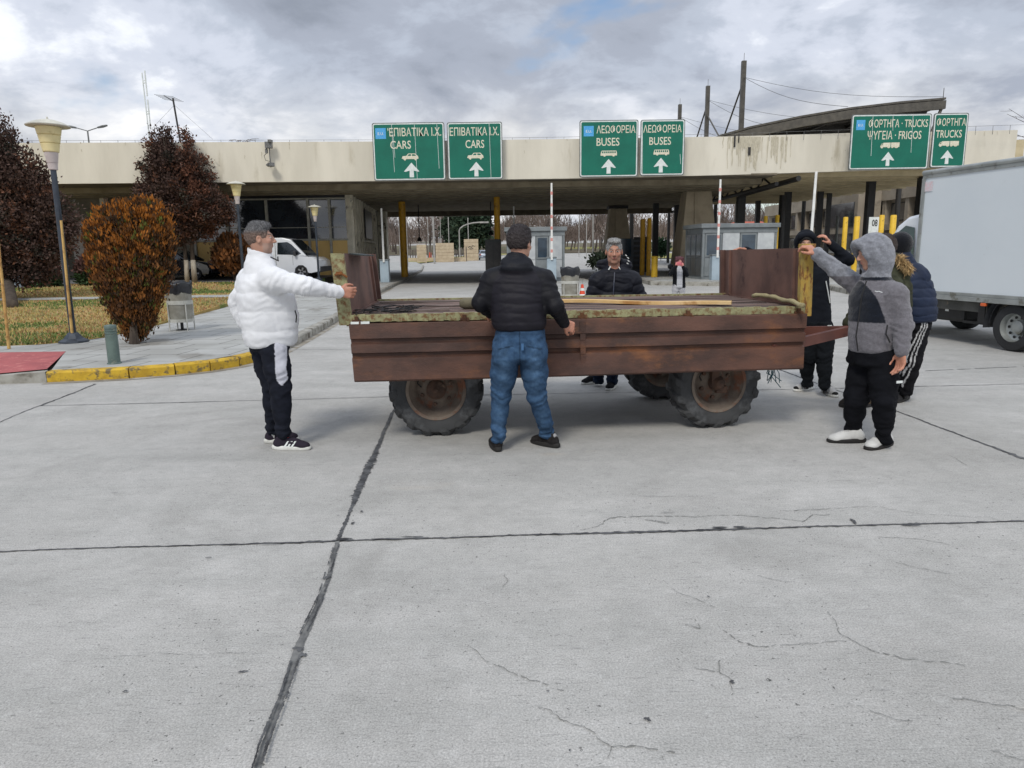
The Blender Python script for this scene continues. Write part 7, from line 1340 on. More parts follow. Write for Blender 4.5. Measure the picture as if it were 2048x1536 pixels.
# ---------------------------------------------------------------- 1 man in the white jacket
def man_white():
    org = V3(G(575, 900)); f = nrm((.88, .47, 0)); J = dict(side=(f[1], -f[0], 0), neck=WV(520, 527, 5.76), shR=WV(546, 560, 5.58), elR=WV(616, 573, 5.57), wrR=WV(677, 584, 5.70), shL=WV(500, 560, 5.95), elL=WV(474, 606, 6.0), wrL=WV(487, 648, 5.98), pel=WV(541, 690, 5.76), hipR=WV(549, 700, 5.67), hipL=WV(528, 700, 5.86), kneeR=WV(561, 776, 5.66), kneeL=WV(546, 772, 5.86), ankR=WV(566, 866, 5.67), ankL=WV(546, 860, 5.88), toeR=V3(G(618, 897)), toeL=V3(G(578, 880)))
    hF = frame((.97, .22, .02)); hc = WV(521, 479, 5.76); wd = nrm(J['wrR']-J['elR'])
    o = body('person', 'man in white puffer jacket gripping the left end gate', J, hc, hF, 1.0, [(J['wrR'], nrm((.97, .02, -.06)), (.1, 1, 0), 1, .95, 1.12), (J['wrL'], nrm((.5, .2, -.8)), (1, 0, 0), 1, .4, 1.)], org, SK*.92, .45, (.06, .05, .045), sock=(.5, .5, .5))
    hair(hc, hF, 1.0, (.17, .17, .175), dict(t=.0035, top=.012, side=(.20, .135, .105), line=.016), org, o, 3)
    white = (.76, .77, .79)
    def col(P, I):
        C = np.tile(V3(white), (len(P), 1))*(1+.025*fbm(P, 4, 2))[:, None]; return C
    lf = [(WV(543, 694, 5.76), .185, .195), (WV(541, 670, 5.76), .205, .215), (WV(538, 630, 5.77), .215, .235), (WV(530, 590, 5.77), .225, .225), (WV(523, 560, 5.77), .215, .18), (WV(520, 538, 5.77), .15, .125), (WV(519, 520, 5.77), .100, .10)]
    def ex(s):
        cF = frame((.95, .25, .0)); c = WV(519, 512, 5.77)
        s.cone(c+V3((0, 0, -.05)), c+V3((.005, 0, .028)), .110, .098, .03); s.ell(c+V3((.05, .0, .105)), (.13, .13, .085), None, .012, True); s.ell(c+V3((0, 0, .09)), (.077, .088, .10), None, .01, True)
        s.cone(J['wrR']-wd*.03, J['wrR']-wd*.005, .048, .046, .02)
    jk = jacket(J, org, o, M_nyl, col, lf, (.094, .076, .050), .05, .010, .15, .0055, ex, 4)
    mb = MB(); mb.tube([J['wrR']+wd*-.012-org, J['wrR']+wd*.012-org], .0335, 14); mb.build('cuff', M_blk, o)
    p = WV(597, 632, 5.60); mb = MB(); q = p-org; mb.tube([q+V3((-.022, -.008, .045)), q+V3((-.014, -.004, 0)), q+V3((-.024, 0, -.05))], .006, 6); mb.build('pocket_trim', M_blk, jk)
    mb = MB(); q = WV(549, 519, 5.665)-org; mb.tube([q+V3((-.03, 0, .02)), q+V3((0, 0, .005)), q+V3((.03, .01, -.012))], .006, 6); mb.build('collar_trim', M_blk, jk)
    def pc(P, N_, d, J_):
        C = np.tile(V3((.012, .014, .022)), (len(P), 1))*(1+.2*fbm(P, 8, 3))[:, None]; Q = P; x0_ = WV(557, 730, 5.55); a = WV(549, 695, 5.55); b = WV(568, 695, 5.55); e = WV(565, 767, 5.55); xc = np.interp(Q[:, 2], [e[2]-.01, a[2]], [WV(561, 767, 5.55)[0], WV(557, 695, 5.55)[0]])
        m = (np.abs(Q[:, 0]-xc) < .037-.037*np.clip((e[2]+.02-Q[:, 2])/.045, 0, 1)) & (Q[:, 2] > e[2]-.03) & (N_[:, 1] < -.2) & (Q[:, 1] < 5.72); C[m] = V3((.55, .56, .62)); return C
    trousers(J, org, o, M_cot, pc, (.112, .105, .083, .076, .058), [(WV(541, 700, 5.76), .165, .155), (WV(541, 672, 5.76), .16, .15)], .03, .0062)
    def sc(a, b, c, P):
        C = np.tile(V3((.030, .024, .036)), (len(a), 1)); C[(c > .10) & (a > .3) & (a < .45)] = V3((.6, .05, .06)); return C
    s1 = shoe('shoe', G(548, 898), G(619, 899), org, o, sc, M_sole); hh, tt = V3(G(548, 898)), V3(G(619, 899)); dd_ = (tt-hh)/np.linalg.norm(tt-hh); LL_ = np.linalg.norm(tt-hh); lt_ = V3((-dd_[1], dd_[0], 0))
    for k in range(3):
        a0 = .34+k*.10; mb = MB(); P_ = lambda a, b, z: hh+dd_*LL_*a-lt_*b+V3((0, 0, z))-org; mb.prism([P_(a0, .049, .032), P_(a0+.055, .049, .032), P_(a0+.155, .036, .078), P_(a0+.105, .036, .078)], tuple(lt_*.012)); mb.build('shoe_stripe', M_wht, s1)
    h2 = V3(G(531, 886)); shoe('shoe', h2+V3((0, .0, .0)), h2+V3((.25, .09, 0)), org, o, sc, M_sole)
    return o
# ---------------------------------------------------------------- 2 man in jeans, from behind
def man_jeans():
    org = V3(G(1045, 900)); f = nrm((.08, 1, 0)); J = dict(side=(f[1], -f[0], 0), neck=WV(1035, 522, 5.56), shL=WV(985, 562, 5.54), elL=WV(960, 606, 5.50), wrL=WV(984, 628, 5.68), shR=WV(1087, 562, 5.52), elR=WV(1110, 612, 5.42), wrR=WV(1128, 646, 5.56), pel=WV(1040, 690, 5.46), hipL=WV(1013, 700, 5.46), hipR=WV(1065, 700, 5.46), kneeL=WV(1002, 792, 5.55), kneeR=WV(1073, 790, 5.50), ankL=WV(996, 872, 5.53), ankR=WV(1096, 866, 5.66), toeL=V3(G(990, 885)), toeR=V3(G(1065, 888)))
    hF = frame((.50, .84, -.12)); hc = WV(1040, 488, 5.60); wd = nrm(J['wrR']-J['elR'])
    o = body('person', 'man in dark padded jacket and blue jeans seen from behind', J, hc, hF, 1.02, [(J['wrR'], nrm((.72, .35, -.42)), (0.1, .85, -.4), -1, .85, 1.08), (J['wrL'], nrm((.3, .8, -.3)), (0, 0, -1), 1, .7, 1.)], org, SK, 0, (.03, .02, .02))
    hair(hc, hF, 1.02, (.030, .022, .024), dict(t=.012, top=.004, side=(.036, .026, .026), line=.02), org, o, 9)
    def col(P, I):
        C = np.tile(V3((.010, .009, .014)), (len(P), 1)); C[I['isarm']] = V3((.006, .006, .009)); hd = P[:, 2] > WV(1035, 541, 5.5)[2]; C[hd] = V3((.006, .007, .011)); return C*(1+.12*fbm(P, 6, 2))[:, None]
    lf = [(WV(1040, 662, 5.47), .185, .150), (WV(1038, 646, 5.48), .215, .170), (WV(1037, 620, 5.50), .215, .18), (WV(1036, 590, 5.52), .222, .175), (WV(1035, 562, 5.53), .225, .150), (WV(1034, 545, 5.54), .165, .12), (WV(1034, 530, 5.55), .11, .10)]
    def ex(s):
        c = WV(1033, 528, 5.52); s.cone(c+V3((-.07, -.03, 0)), c+V3((.07, -.03, 0)), .055, .055, .04); s.ell(c+V3((0, -.075, -.030)), (.115, .055, .052), None, .035); s.cone(c+V3((-.01, .02, .01)), c+V3((.0, .02, .05)), .095, .082, .03); s.ell(c+V3((.01, .06, .12)), (.10, .11, .075), None, .012, True)
    jk = jacket(J, org, o, M_nyl, col, lf, (.084, .067, .045), .05, .0055, .072, .0042, ex, 14)
    def pc(P, N_, d, J_):
        C = np.tile(V3((.040, .082, .150)), (len(P), 1)); fade = np.zeros(len(P))
        for q in 'LR': h_ = (V3(J_['hip'+q])+V3(J_['knee'+q]))/2; fade += np.exp(-(((P[:, 0]-h_[0])/.045)**2+((P[:, 2]-h_[2]-.05)/.16)**2)); c_ = (V3(J_['knee'+q])+V3(J_['ank'+q]))/2; fade += .6*np.exp(-(((P[:, 0]-c_[0])/.04)**2+((P[:, 2]-c_[2])/.15)**2))
        C = C*(1+.7*np.clip(fade, 0, 1)[:, None]*V3((1.2, 1, .8)))*(1+.25*np.clip(d, -1, 1.4))[:, None]; seam = (np.abs(P[:, 0]-WV(1040, 700, 5.3)[0]) < .006) & (P[:, 2] > WV(1040, 735, 5.3)[2]) & (N_[:, 1] < 0); C[seam] *= .5
        for px in (1012, 1068):     # back pockets
            c_ = WV(px, 708, 5.3); u_, v_ = np.abs(P[:, 0]-c_[0]), P[:, 2]-c_[2]; C[(u_ < .060) & (np.abs(v_-.045+.25*(c_[0]-P[:, 0])*(1 if px < 1040 else -1)) < .005) & (N_[:, 1] < 0)] *= .5; C[(np.abs(u_-.062) < .004) & (np.abs(v_+.01) < .05) & (N_[:, 1] < 0)] *= .85
        by = (P[:, 2] > WV(1040, 672, 5.3)[2]); C[by] *= .75; return C*(1+.12*fbm(P, 16, 3))[:, None]
    bk = V3((0, -.06, 0)); trousers(J, org, o, M_den, pc, (.112, .105, .078, .068, .060), [(WV(1040, 715, 5.46), .205, .15), (WV(1040, 690, 5.46), .205, .150), (WV(1040, 655, 5.47), .19, .14)], .022, .0055, seedv=9, seatr=[(WV(1013, 712, 5.40), (.10, .09, .10)), (WV(1067, 712, 5.40), (.10, .09, .10))])
    sc = lambda a, b, c, P: np.where((np.abs(a-.10) < .03)[:, None] & (c > .03)[:, None] & (np.abs(b) < .02)[:, None], V3((.35, .35, .35)), V3((.022, .020, .020))*(1+.3*fbm(P, 20, 2))[:, None])
    h1 = V3(G(997, 904)); shoe('shoe', h1, h1+V3((-.05, .27, 0)), org, o, sc, M_dsole); h2 = V3(G(1116, 896)); shoe('shoe', h2+V3((0, 0, .0)), h2+V3((-.20, .19, 0)), org, o, sc, M_dsole)
    for px_ in (1,): 
        mb = MB(); q = WV(1045, 694, 5.285)-org; mb.box(q, (.018, .008, .05)); mb.build('belt_loop', M_cot if False else mat('denim_loop', srgb(70, 110, 150), srgb(60, 96, 136), 9, .9), o)
    return o
# ---------------------------------------------------------------- 3 grey-haired man facing us
def man_grey():
    org = V3(G(1205, 775)); f = nrm((-.08, -1, 0)); J = dict(side=(f[1], -f[0], 0), neck=WV(1229, 543, 8.17), shR=WV(1197, 562, 8.15), elR=WV(1180, 602, 8.12), wrR=WV(1176, 636, 7.98), shL=WV(1264, 560, 8.2), elL=WV(1283, 600, 8.15), wrL=WV(1282, 634, 7.98), pel=WV(1217, 660, 8.3), hipR=WV(1206, 668, 8.3), hipL=WV(1228, 668, 8.3), kneeR=WV(1200, 715, 8.2), kneeL=WV(1226, 715, 8.15), ankR=WV(1196, 757, 8.27), ankL=WV(1225, 763, 8.12), toeR=V3(G(1166, 771)), toeL=V3(G(1213, 780)))
    hF = frame((-.10, -1, -.10)); hc = WV(1228, 504, 8.13)
    o = body('person', 'grey-haired man in dark blue puffer jacket behind the trailer deck', J, hc, hF, 1.12, [(J['wrR'], (0, -.5, -.8), (0, -.8, .2), 1, .5), (J['wrL'], (0, -.5, -.8), (0, -.8, .2), -1, .5)], org, SK*V3((.92, .86, .84)), .15, (.12, .11, .10))
    hair(hc, hF, 1.12, (.42, .42, .41), dict(t=.003, top=.002, side=(.36, .36, .35), line=.014), org, o, 4)
    col = lambda P, I: np.tile(V3((.007, .008, .014)), (len(P), 1))*(1+.1*fbm(P, 5, 2))[:, None]
    lf = [(WV(1220, 655, 8.28), .20, .17), (WV(1224, 620, 8.24), .225, .18), (WV(1227, 590, 8.2), .235, .18), (WV(1229, 568, 8.19), .235, .155), (WV(1229, 552, 8.18), .175, .13), (WV(1229, 538, 8.19), .12, .11)]
    def ex(s):
        c = WV(1229, 531, 8.20); s.cone(c+V3((-.03, -.0, -.03)), c+V3((-.06, .02, .03)), .075, .060, .03); s.cone(c+V3((.03, -.0, -.03)), c+V3((.06, .02, .03)), .075, .060, .03); s.ell(c+V3((.12, .06, .0)), (.10, .07, .07), None, .03); s.ell(c+V3((-.12, .06, .01)), (.09, .06, .06), None, .03); s.ell(c+V3((0, .09, .0)), (.12, .06, .06), None, .03); s.ell(c+V3((0, -.08, .065)), (.068, .12, .10), None, .012, True)
    jk = jacket(J, org, o, M_nyl, col, lf, (.098, .082, .062), .05, .013, .105, .0045, ex, 24)
    zip_line(jk, org, [WV(1229, 545, 8.05), WV(1228, 565, 8.01), WV(1226, 600, 8.01), WV(1224, 640, 8.05)], mat('zip_metal', srgb(70, 76, 92), srgb(56, 60, 74), 9, .5), .006)
    mb = MB()
    for a, b in ((1252, 511), (1256, 516), (1257, 522), (1255, 527)): mb.box(WV(a, b, 8.12)-org, (.020, .02, .008), rz=.2, ry=.7)
    mb.build('patterned_lining', M_wht, jk); mb = MB(); mb.box(WV(1219, 536, 8.07)-org, (.012, .012, .045), ry=.5); mb.box(WV(1239, 536, 8.09)-org, (.008, .012, .035), ry=-.5); mb.build('collar_lining', M_wht, jk)
    trousers(J, org, o, M_den, solid((.016, .026, .05)), (.11, .10, .08, .075, .065), [(WV(1217, 670, 8.3), .17, .13), (WV(1217, 650, 8.3), .17, .13)], .025)
    sc = lambda a, b, c, P: np.tile(V3((.018, .018, .02)), (len(a), 1))
    h1 = V3(G(1202, 766)); shoe('shoe', h1, V3(G(1164, 769)), org, o, sc, M_sole); h2 = V3(G(1230, 770)); shoe('shoe', h2, V3(G(1216, 781))+V3((0, -.02, 0)), org, o, sc, M_sole); return o
# ---------------------------------------------------------------- 4 woman holding up a phone
def woman():
    org = V3(G(1357, 601)); Y = 21.9; f = nrm((-.1, -1, 0)); J = dict(side=(f[1], -f[0], 0), neck=WV(1358, 533, Y), shR=WV(1347, 540, Y), elR=WV(1341, 548, Y-.22), wrR=WV(1352, 533, Y-.36), shL=WV(1370, 540, Y), elL=WV(1374, 550, Y-.2), wrL=WV(1366, 534, Y-.36), pel=WV(1357, 571, Y), hipR=WV(1351, 573, Y), hipL=WV(1363, 573, Y), kneeR=WV(1350, 586, Y), kneeL=WV(1364, 586, Y), ankR=WV(1350, 598, Y+.04), ankL=WV(1364, 598, Y+.04), toeR=WV(1350, 602, Y-.15), toeL=WV(1364, 602, Y-.15))
    hF = frame((0, -1, -.1)); hc = WV(1359, 522, Y)
    o = body('person', 'woman with dark red curly hair holding a phone before her face', J, hc, hF, .98, [(J['wrR'], (.25, -.1, .95), (.3, .9, 0), -1, .5), (J['wrL'], (-.25, -.1, .95), (-.3, .9, 0), 1, .5)], org, V3((.56, .24, .22)))
    s = SDF(hc-.3, hc+.3, .008); r_ = np.random.default_rng(4)
    for i in range(46):
        a = r_.uniform(-2.2, 2.2); h_ = r_.uniform(-.16, .12); d = V3((math.sin(a)*.095, math.cos(a)*.09, h_*.8))
        s.ell(hc+d, (.045, .045, .05), None, .012)
    s.ell(hc+V3((0, .0, .03)), (.105, .11, .115), None, .02); s.ell(hc+V3((0, -.13, -.04)), (.07, .10, .10), None, .01, True); P, F_ = s.mesh(); pmesh('hair', P, F_, M_hair, np.tile(V3((.085, .014, .022)), (len(P), 1))*(1+.4*fbm(P, 20, 3))[:, None], o, org)
    def col(P, I):
        C = np.tile(V3((.010, .011, .014)), (len(P), 1)); cx = WV(1358, 550, Y)[0]; m = (np.abs(P[:, 0]-cx) < .085) & (I['N'][:, 1] < -.2) & ~I['isarm']; C[m] = V3((.50, .51, .54)); return C
    lf = [(WV(1358, 576, Y), .20, .13), (WV(1358, 560, Y), .19, .13), (WV(1358, 546, Y), .19, .12), (WV(1358, 538, Y), .13, .10), (WV(1358, 532, Y), .07, .07)]
    jk = jacket(J, org, o, M_cot, col, lf, (.075, .062, .05), .04, .008, .09, .004, lambda s_: s_.ell(WV(1341, 533, Y+.1), (.09, .08, .08), None, .03), 34)
    trousers(J, org, o, M_cot, solid((.44, .44, .46)), (.10, .095, .08, .08, .075), [(WV(1357, 576, Y), .15, .12), (WV(1357, 568, Y), .15, .12)], .03)
    sc = lambda a, b, c, P: np.tile(V3((.3, .3, .3)), (len(a), 1))
    for px in (1350, 1364): g_ = V3(G(px, 600.5)); shoe('shoe', g_+V3((0, .06, 0)), g_+V3((0, -.18, 0)), org, o, sc, M_sole)
    ph_ = thing('phone', 'pink-cased phone held up by the red-haired woman', 'phone', tuple(WV(1359, 527, Y-.46))); mb = MB(); mb.box((0, 0, 0), (.15, .010, .075)); mb.build('case', mat('pink_case', srgb(206, 110, 120), srgb(190, 96, 108), 5, .4), ph_, bevel=.006); mb = MB(); mb.box((.055, -.007, .02), (.022, .004, .022)); mb.build('lens', M_blk, ph_); return o
# ---------------------------------------------------------------- 5 youth in the black hood
def youth():
    org = V3(G(1635, 790)); f = nrm((-.25, -1, 0)); J = dict(side=(f[1], -f[0], 0), neck=WV(1614, 515, 7.72), shR=WV(1590, 527, 7.72), elR=WV(1532, 526, 7.85), wrR=WV(1492, 500, 7.84), shL=WV(1643, 527, 7.70), elL=WV(1697, 519, 7.55), wrL=WV(1660, 487, 7.60), pel=WV(1630, 655, 7.65), hipR=WV(1618, 662, 7.66), hipL=WV(1646, 662, 7.62), kneeR=WV(1614, 712, 7.62), kneeL=WV(1648, 714, 7.52), ankR=WV(1614, 766, 7.72), ankL=WV(1650, 772, 7.46), toeR=V3(G(1600, 786)), toeL=V3(G(1668, 796)))
    hF = frame((-.30, -1, -.12)); hc = WV(1611, 489, 7.66)
    o = body('person', 'youth in black hooded top lifting the hood behind the right end gate', J, hc, hF, 1.0, [(J['wrR'], nrm((-.9, .0, .12)), (-.1, -.3, -1), -1, .45, 1.05), (J['wrL'], nrm((-.62, -.2, .72)), (-.6, .3, -.4), 1, .55, 1.05)], org, SK*1.05)
    hair(hc, hF, 1.0, (.016, .013, .012), dict(t=.014, line=-.008), org, o, 6)
    col = lambda P, I: np.tile(V3((.010, .012, .017)), (len(P), 1))*(1+.15*fbm(P, 6, 2))[:, None]
    lf = [(WV(1626, 650, 7.66), .185, .14), (WV(1624, 620, 7.68), .19, .145), (WV(1620, 580, 7.70), .195, .145), (WV(1617, 545, 7.72), .20, .14), (WV(1616, 527, 7.73), .15, .115), (WV(1615, 515, 7.73), .09, .09)]
    def ex(s):
        S_, f_, u_ = hF; s.ell(hc-f_*.030+u_*.018, (.113, .122, .138), hF, .03); s.cone(hc-f_*.04-u_*.1, J['neck']-V3((0, 0, .03)), .10, .11, .04); s.cone(hc+f_*.055+u_*.09-S_*.06, hc+f_*.055+u_*.09+S_*.06, .028, .028, .04); s.ell(hc+f_*.105-u_*.02, (.082, .13, .108), hF, .014, True); s.ell(hc, (.084, .108, .11), hF, .008, True)
    jk = jacket(J, org, o, M_cot, col, lf, (.070, .060, .042), .045, 0, .1, .005, ex, 44)
    mb = MB()
    for a, b in (((1652, 562), (1656, 584)), ((1656, 584), (1660, 606))): mb.tube([WV(*a, 7.55)-org, WV(*b, 7.55)-org], .006, 5)
    mb.build('reflective_trim', M_wht, jk); mb = MB(); mb.tube([WV(1624, 515, 7.60)-org, WV(1640, 510, 7.6)-org], .010, 5); mb.build('neck_band', M_wht, jk)
    tr_ = trousers(J, org, o, M_cot, solid((.009, .011, .014)), (.115, .105, .085, .075, .055), [(WV(1630, 668, 7.65), .175, .135), (WV(1629, 640, 7.65), .175, .135)], .03)
    mb = MB(); q = WV(1659, 656, 7.47)-org; mb.box(q, (.055, .010, .06), rz=.35); mb.build('cloth_label', M_wht, tr_)
    def sc(a, b, c, P): C = np.tile(V3((.45, .45, .45)), (len(a), 1)); m = (a < .25) | ((a > .35) & (a < .62) & (c > .04)) | (a > .95) | (c > .10); C[m] = .02; return C
    h1 = V3(G(1624, 777)); shoe('shoe', h1, V3(G(1590, 783)), org, o, sc, M_sole); h2 = V3(G(1646, 783)); shoe('shoe', h2, V3(G(1671, 795)), org, o, sc, M_sole); return o
# ---------------------------------------------------------------- 6 grey fleece
def fleece():
    org = V3(G(1735, 893)); f = nrm((-.86, -.50, 0)); J = dict(side=(f[1], -f[0], 0), neck=WV(1752, 553, 5.60), shR=WV(1726, 580, 5.80), elR=WV(1676, 543, 5.88), wrR=WV(1635, 509, 5.93), shL=WV(1792, 590, 5.42), elL=WV(1806, 650, 5.36), wrL=WV(1803, 702, 5.30), pel=WV(1748, 715, 5.56), hipR=WV(1730, 722, 5.66), hipL=WV(1768, 722, 5.46), kneeR=WV(1711, 800, 5.60), kneeL=WV(1767, 800, 5.38), ankR=WV(1706, 866, 5.70), ankL=WV(1768, 874, 5.44), toeR=V3(G(1665, 885)), toeL=V3(G(1735, 899)))
    hF = frame((-.97, .12, -.20)); hc = WV(1745, 508, 5.60); wd = nrm(J['wrR']-J['elR']); wl_ = nrm(J['wrL']-J['elL'])
    o = body('person', 'person in two-tone grey hooded fleece reaching up to the right gate', J, hc, hF, 1.0, [(J['wrR'], nrm(wd+V3((-.15, .25, .25))), (-.35, .6, -.7), 1, .8, 1.12), (J['wrL'], nrm((.0, -.05, -1)), (-.9, -.2, 0), 1, .42, 1.15)], org, SK*1.05)
    gr_, nv = V3((.175, .168, .185)), V3((.007, .010, .018))
    zc = WV(1740, 643, 5.5)[2]; zt_ = WV(1740, 560, 5.5)[2]
    def col(P, I):
        C = np.tile(gr_, (len(P), 1)); hood = P[:, 2] > WV(1750, 553, 5.6)[2]; C[hood] = V3((.25, .26, .29))*(1+.22*fbm(P[hood], 16, 8, 3))[:, None]
        d1 = V3(J['shL']); fr_ = (P-V3(J['neck']))@V3((f[0], f[1], 0)); ptx = np.interp(P[:, 2], [zc, zt_], [WV(1783, 643, 5.3)[0], WV(1760, 560, 5.3)[0]]); m = (P[:, 2] > zc) & ~hood & ~I['isarm'] & (P[:, 0] < ptx); C[m] = nv; col_ = (P[:, 2] < WV(1750, 549, 5.6)[2]) & (P[:, 2] > WV(1750, 560, 5.6)[2]) & ~I['isarm']; C[col_ & ~hood] = nv; return C*(1+.07*fbm(P, 22, 3, 2))[:, None]
    lf = [(WV(1748, 704, 5.56), .165, .185), (WV(1750, 694, 5.56), .178, .190), (WV(1750, 660, 5.56), .18, .190), (WV(1750, 625, 5.57), .18, .178), (WV(1752, 592, 5.58), .195, .165), (WV(1753, 570, 5.59), .15, .125), (WV(1753, 556, 5.60), .10, .10)]
    def ex(s):
        S_, f_, u_ = hF; s.ell(hc-f_*.012+u_*.020, (.112, .142, .145), hF, .03); s.ell(hc-f_*.04-u_*.05, (.105, .115, .10), hF, .04); s.cone(hc-f_*.03-u_*.09, J['neck']-V3((0, 0, .0)), .095, .105, .04); s.cone(hc+f_*.105+u_*.105-S_*.035, hc+f_*.105+u_*.105+S_*.035, .03, .03, .04); s.cone(hc+f_*.11+u_*.08+S_*.07, hc+f_*.07-u_*.08+S_*.06, .022, .022, .03); s.ell(hc+f_*.125-u_*.035, (.075, .105, .112), hF, .014, True); s.ell(hc, (.084, .110, .11), hF, .008, True)
    jk = jacket(J, org, o, M_fle, col, lf, (.082, .072, .054), .045, 0, .1, .0062, ex, 54)
    zx = [(1731, 566), (1722, 600), (1716, 640), (1708, 680), (1710, 702)]
    mb = MB(); q = WV(1757, 582+2, 5.33)-org; mb.tube([q+V3((-.028, 0, .008)), q+V3((-.012, -.002, .002)), q+V3((.0, 0, .006)), q+V3((.028, .0, -.004))], .0028, 5); mb.build('chest_script', M_wht, jk)
    mb = MB(); mb.tube([WV(1775, 650, 5.325)-org, WV(1772, 668, 5.32)-org, WV(1780, 685, 5.32)-org], .006, 6); mb.build('pocket_zip', M_blk, jk)
    mb = MB(); mb.tube([WV(a, b, 5.455)-org for a, b in ((1733, 562), (1724, 590), (1717, 640), (1712, 672), (1716, 702))], .005, 6); mb.build('front_zip', M_blk, jk)
    tr_ = trousers(J, org, o, M_cot, solid((.006, .0065, .009)), (.118, .102, .084, .075, .056), [(WV(1748, 728, 5.56), .20, .175), (WV(1748, 695, 5.56), .185, .165)], .04, .0075, seedv=12)
    mb = MB(); mb.box(WV(1799, 764, 5.255)-org, (.052, .006, .018), rz=.25); mb.build('thigh_label', M_wht, tr_)
    sc = lambda a, b, c, P: np.tile(V3((.62, .62, .60)), (len(a), 1))*np.where(((a > .42) & (a < .7) & (np.abs(b) < .02) & (c > .05)), 1-.25*(np.sin(a*120) > .2), 1)[:, None]
    shoe('shoe', V3(G(1728, 884)), V3(G(1657, 884)), org, o, sc, M_dsole, width=.05); shoe('shoe', V3(G(1781, 889)), V3(G(1734, 900)), org, o, sc, M_dsole, width=.05); return o
# ---------------------------------------------------------------- 7 navy puffer, black cap
def navy():
    org = V3(G(1808, 805)); f = nrm((-.35, .92, 0)); Y = 7.05; J = dict(side=(f[1], -f[0], 0), neck=WV(1806, 522, 7.05), shL=WV(1792, 545, 7.1), elL=WV(1780, 590, 7.15), wrL=WV(1768, 620, 7.2), shR=WV(1836, 552, 7.0), elR=WV(1848, 598, 7.0), wrR=WV(1842, 632, 7.1), pel=WV(1826, 645, 7.02), hipL=WV(1815, 652, 7.08), hipR=WV(1836, 652, 6.98), kneeL=WV(1810, 718, 7.15), kneeR=WV(1826, 720, 7.0), ankL=WV(1806, 782, 7.25), ankR=WV(1812, 785, 7.12), toeL=V3(G(1790, 792)), toeR=V3(G(1796, 800)))
    hF = frame((-.55, .8, -.30)); hc = WV(1797, 494, 7.08)
    o = body('person', 'person in navy puffer jacket and black knitted cap with striped trousers', J, hc, hF, 1.0, [(J['wrL'], (-.6, .3, -.5), (0, 0, -1), 1, .5), (J['wrR'], (0, .3, -.9), (-1, 0, 0), 1, .5)], org)
    s = SDF(hc-.2, hc+.2, .007); S_, f_, u_ = hF; s.ell(hc-f_*.02+u_*.025, (.098, .12, .118), hF); s.ell(hc+f_*.12-u_*.07, (.11, .09, .11), hF, .01, True); P, F_ = s.mesh(); cap_ = pmesh('knitted_cap', P, F_, M_fle, np.tile(V3((.007, .008, .012)), (len(P), 1)), o, org)
    col = lambda P, I: np.tile(V3((.015, .024, .052)), (len(P), 1))*(1+.1*fbm(P, 5, 2))[:, None]
    lf = [(WV(1828, 645, 7.02), .18, .17), (WV(1828, 628, 7.02), .205, .195), (WV(1824, 595, 7.03), .215, .195), (WV(1818, 562, 7.05), .215, .17), (WV(1812, 540, 7.06), .155, .13), (WV(1808, 522, 7.07), .10, .10)]
    jk = jacket(J, org, o, M_nyl, col, lf, (.092, .08, .06), .05, .014, .085, .004, lambda s_: s_.cone(WV(1808, 530, 7.06), WV(1803, 508, 7.07), .10, .088, .03), 64)
    def pc(P, N_, d, J_):
        C = np.tile(V3((.010, .010, .012)), (len(P), 1)); xc = np.interp(P[:, 2], [WV(0, 785, 7)[2], WV(0, 720, 7)[2], WV(0, 690, 7)[2], WV(0, 645, 7)[2]], [WV(1812, 785, 6.95)[0], WV(1822, 720, 6.95)[0], WV(1832, 690, 6.95)[0], WV(1846, 645, 6.95)[0]])
        for k in (-1, 0, 1): C[(np.abs(P[:, 0]-xc-k*.027) < .0052) & (N_[:, 1] < -.0)] = .6
        return C
    trousers(J, org, o, M_cot, pc, (.11, .095, .078, .07, .055), [(WV(1826, 660, 7.02), .165, .14), (WV(1826, 632, 7.02), .165, .14)], .03)
    sc = lambda a, b, c, P: np.where((np.abs((c-.035)-(a-.5)*.06) < .005)[:, None] & (a > .3)[:, None] & (a < .75)[:, None], V3((.5, .5, .5)), V3((.03, .03, .032)))
    shoe('shoe', V3(G(1815, 796)), V3(G(1790, 806)), org, o, sc, M_dsole); h_ = V3(G(1810, 787)); shoe('shoe', h_+V3((0, .1, 0)), h_+V3((-.15, .25, 0)), org, o, sc, M_dsole); return o
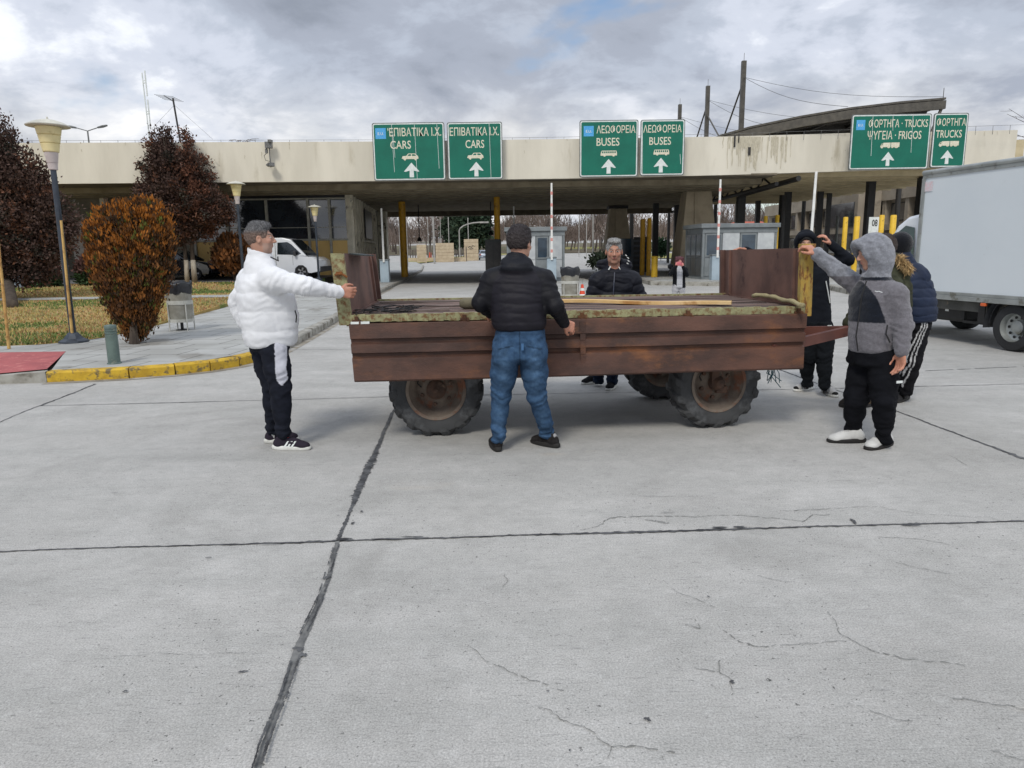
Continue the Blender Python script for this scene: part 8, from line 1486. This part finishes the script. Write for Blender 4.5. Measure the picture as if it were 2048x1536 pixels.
# ---------------------------------------------------------------- 8 olive parka
def parka():
    org = V3(G(1722, 815)); f = nrm((-.9, -.1, 0)); J = dict(side=(f[1], -f[0], 0), neck=WV(1781, 535, 6.62), shR=WV(1755, 560, 6.75), elR=WV(1715, 612, 6.72), wrR=WV(1697, 648, 6.62), shL=WV(1785, 572, 6.45), elL=WV(1770, 640, 6.4), wrL=WV(1735, 655, 6.4), pel=WV(1772, 672, 6.7), hipR=WV(1762, 680, 6.82), hipL=WV(1778, 680, 6.62), kneeR=WV(1742, 735, 6.85), kneeL=WV(1738, 740, 6.60), ankR=WV(1750, 785, 6.98), ankL=WV(1704, 793, 6.82), toeR=V3(G(1728, 806)), toeL=V3(G(1686, 815)))
    hF = frame((-.8, -.1, -.5)); hc = WV(1768, 500, 6.64)
    o = body('person', 'person in olive parka with fur-trimmed hood bending to the drawbar', J, hc, hF, 1.0, [(J['wrR'], nrm((-.3, 0, -.9)), (-.6, 0, -.5), 1, .9, 1.05), (J['wrL'], (-.6, .1, -.5), (0, 0, -1), 1, .5)], org)
    hair(hc, hF, 1.0, (.05, .032, .024), dict(t=.016, line=.02), org, o, 7)
    col = lambda P, I: np.tile(V3((.045, .048, .030)), (len(P), 1))*(1+.3*fbm(P, 9, 2))[:, None]
    lf = [(WV(1770, 690, 6.72), .17, .16), (WV(1776, 650, 6.70), .175, .17), (WV(1782, 610, 6.68), .175, .165), (WV(1785, 572, 6.65), .17, .15), (WV(1785, 548, 6.64), .13, .12), (WV(1784, 530, 6.63), .09, .09)]
    jk = jacket(J, org, o, M_cot, col, lf, (.075, .062, .05), .04, 0, .1, .007, lambda s_: (s_.ell(WV(1800, 545, 6.6), (.085, .09, .11), None, .03), s_.ell(WV(1788, 520, 6.62), (.06, .08, .07), None, .03)), 74)
    rg_ = np.random.default_rng(3); mb = MB(); mb.c = []
    for i in range(1800):
        t = rg_.random(); c = WV(1799+t*20, 512+10*math.sin(t*2)+t*18, 6.48)-org; d = rg_.normal(size=3); d /= np.linalg.norm(d); d[2] -= .3; L_ = rg_.uniform(.03, .055); sd = np.cross(d, rg_.normal(size=3))*.0022; p = c+rg_.normal(0, .014, 3); mb.add([p-sd, p+sd, p+d*L_], [(0, 1, 2)]); q = V3((.52, .36, .17))*rg_.uniform(.5, 1.3); mb.c += [tuple(q)]*3
    mb.build('fur_trim', mat('fur', (1, 1, 1), attr=True, rough=.9), jk)
    trousers(J, org, o, M_den, solid((.04, .12, .26)), (.10, .09, .072, .066, .055), [(WV(1772, 685, 6.7), .15, .13), (WV(1772, 660, 6.7), .15, .13)], .03)
    shoe('boot', V3(G(1753, 810)), V3(G(1716, 815)), org, o, lambda a, b, c, P: np.tile(V3((.13, .095, .06)), (len(a), 1))*(1+.3*fbm(P, 9, 2))[:, None], M_dsole, high=.16); shoe('boot', V3(G(1706, 818)), V3(G(1681, 812)), org, o, lambda a, b, c, P: np.tile(V3((.04, .036, .034)), (len(a), 1)), M_dsole, high=.14); return o
for fn_ in (man_white, man_jeans, man_grey, woman, youth, fleece, navy, parka): fn_()
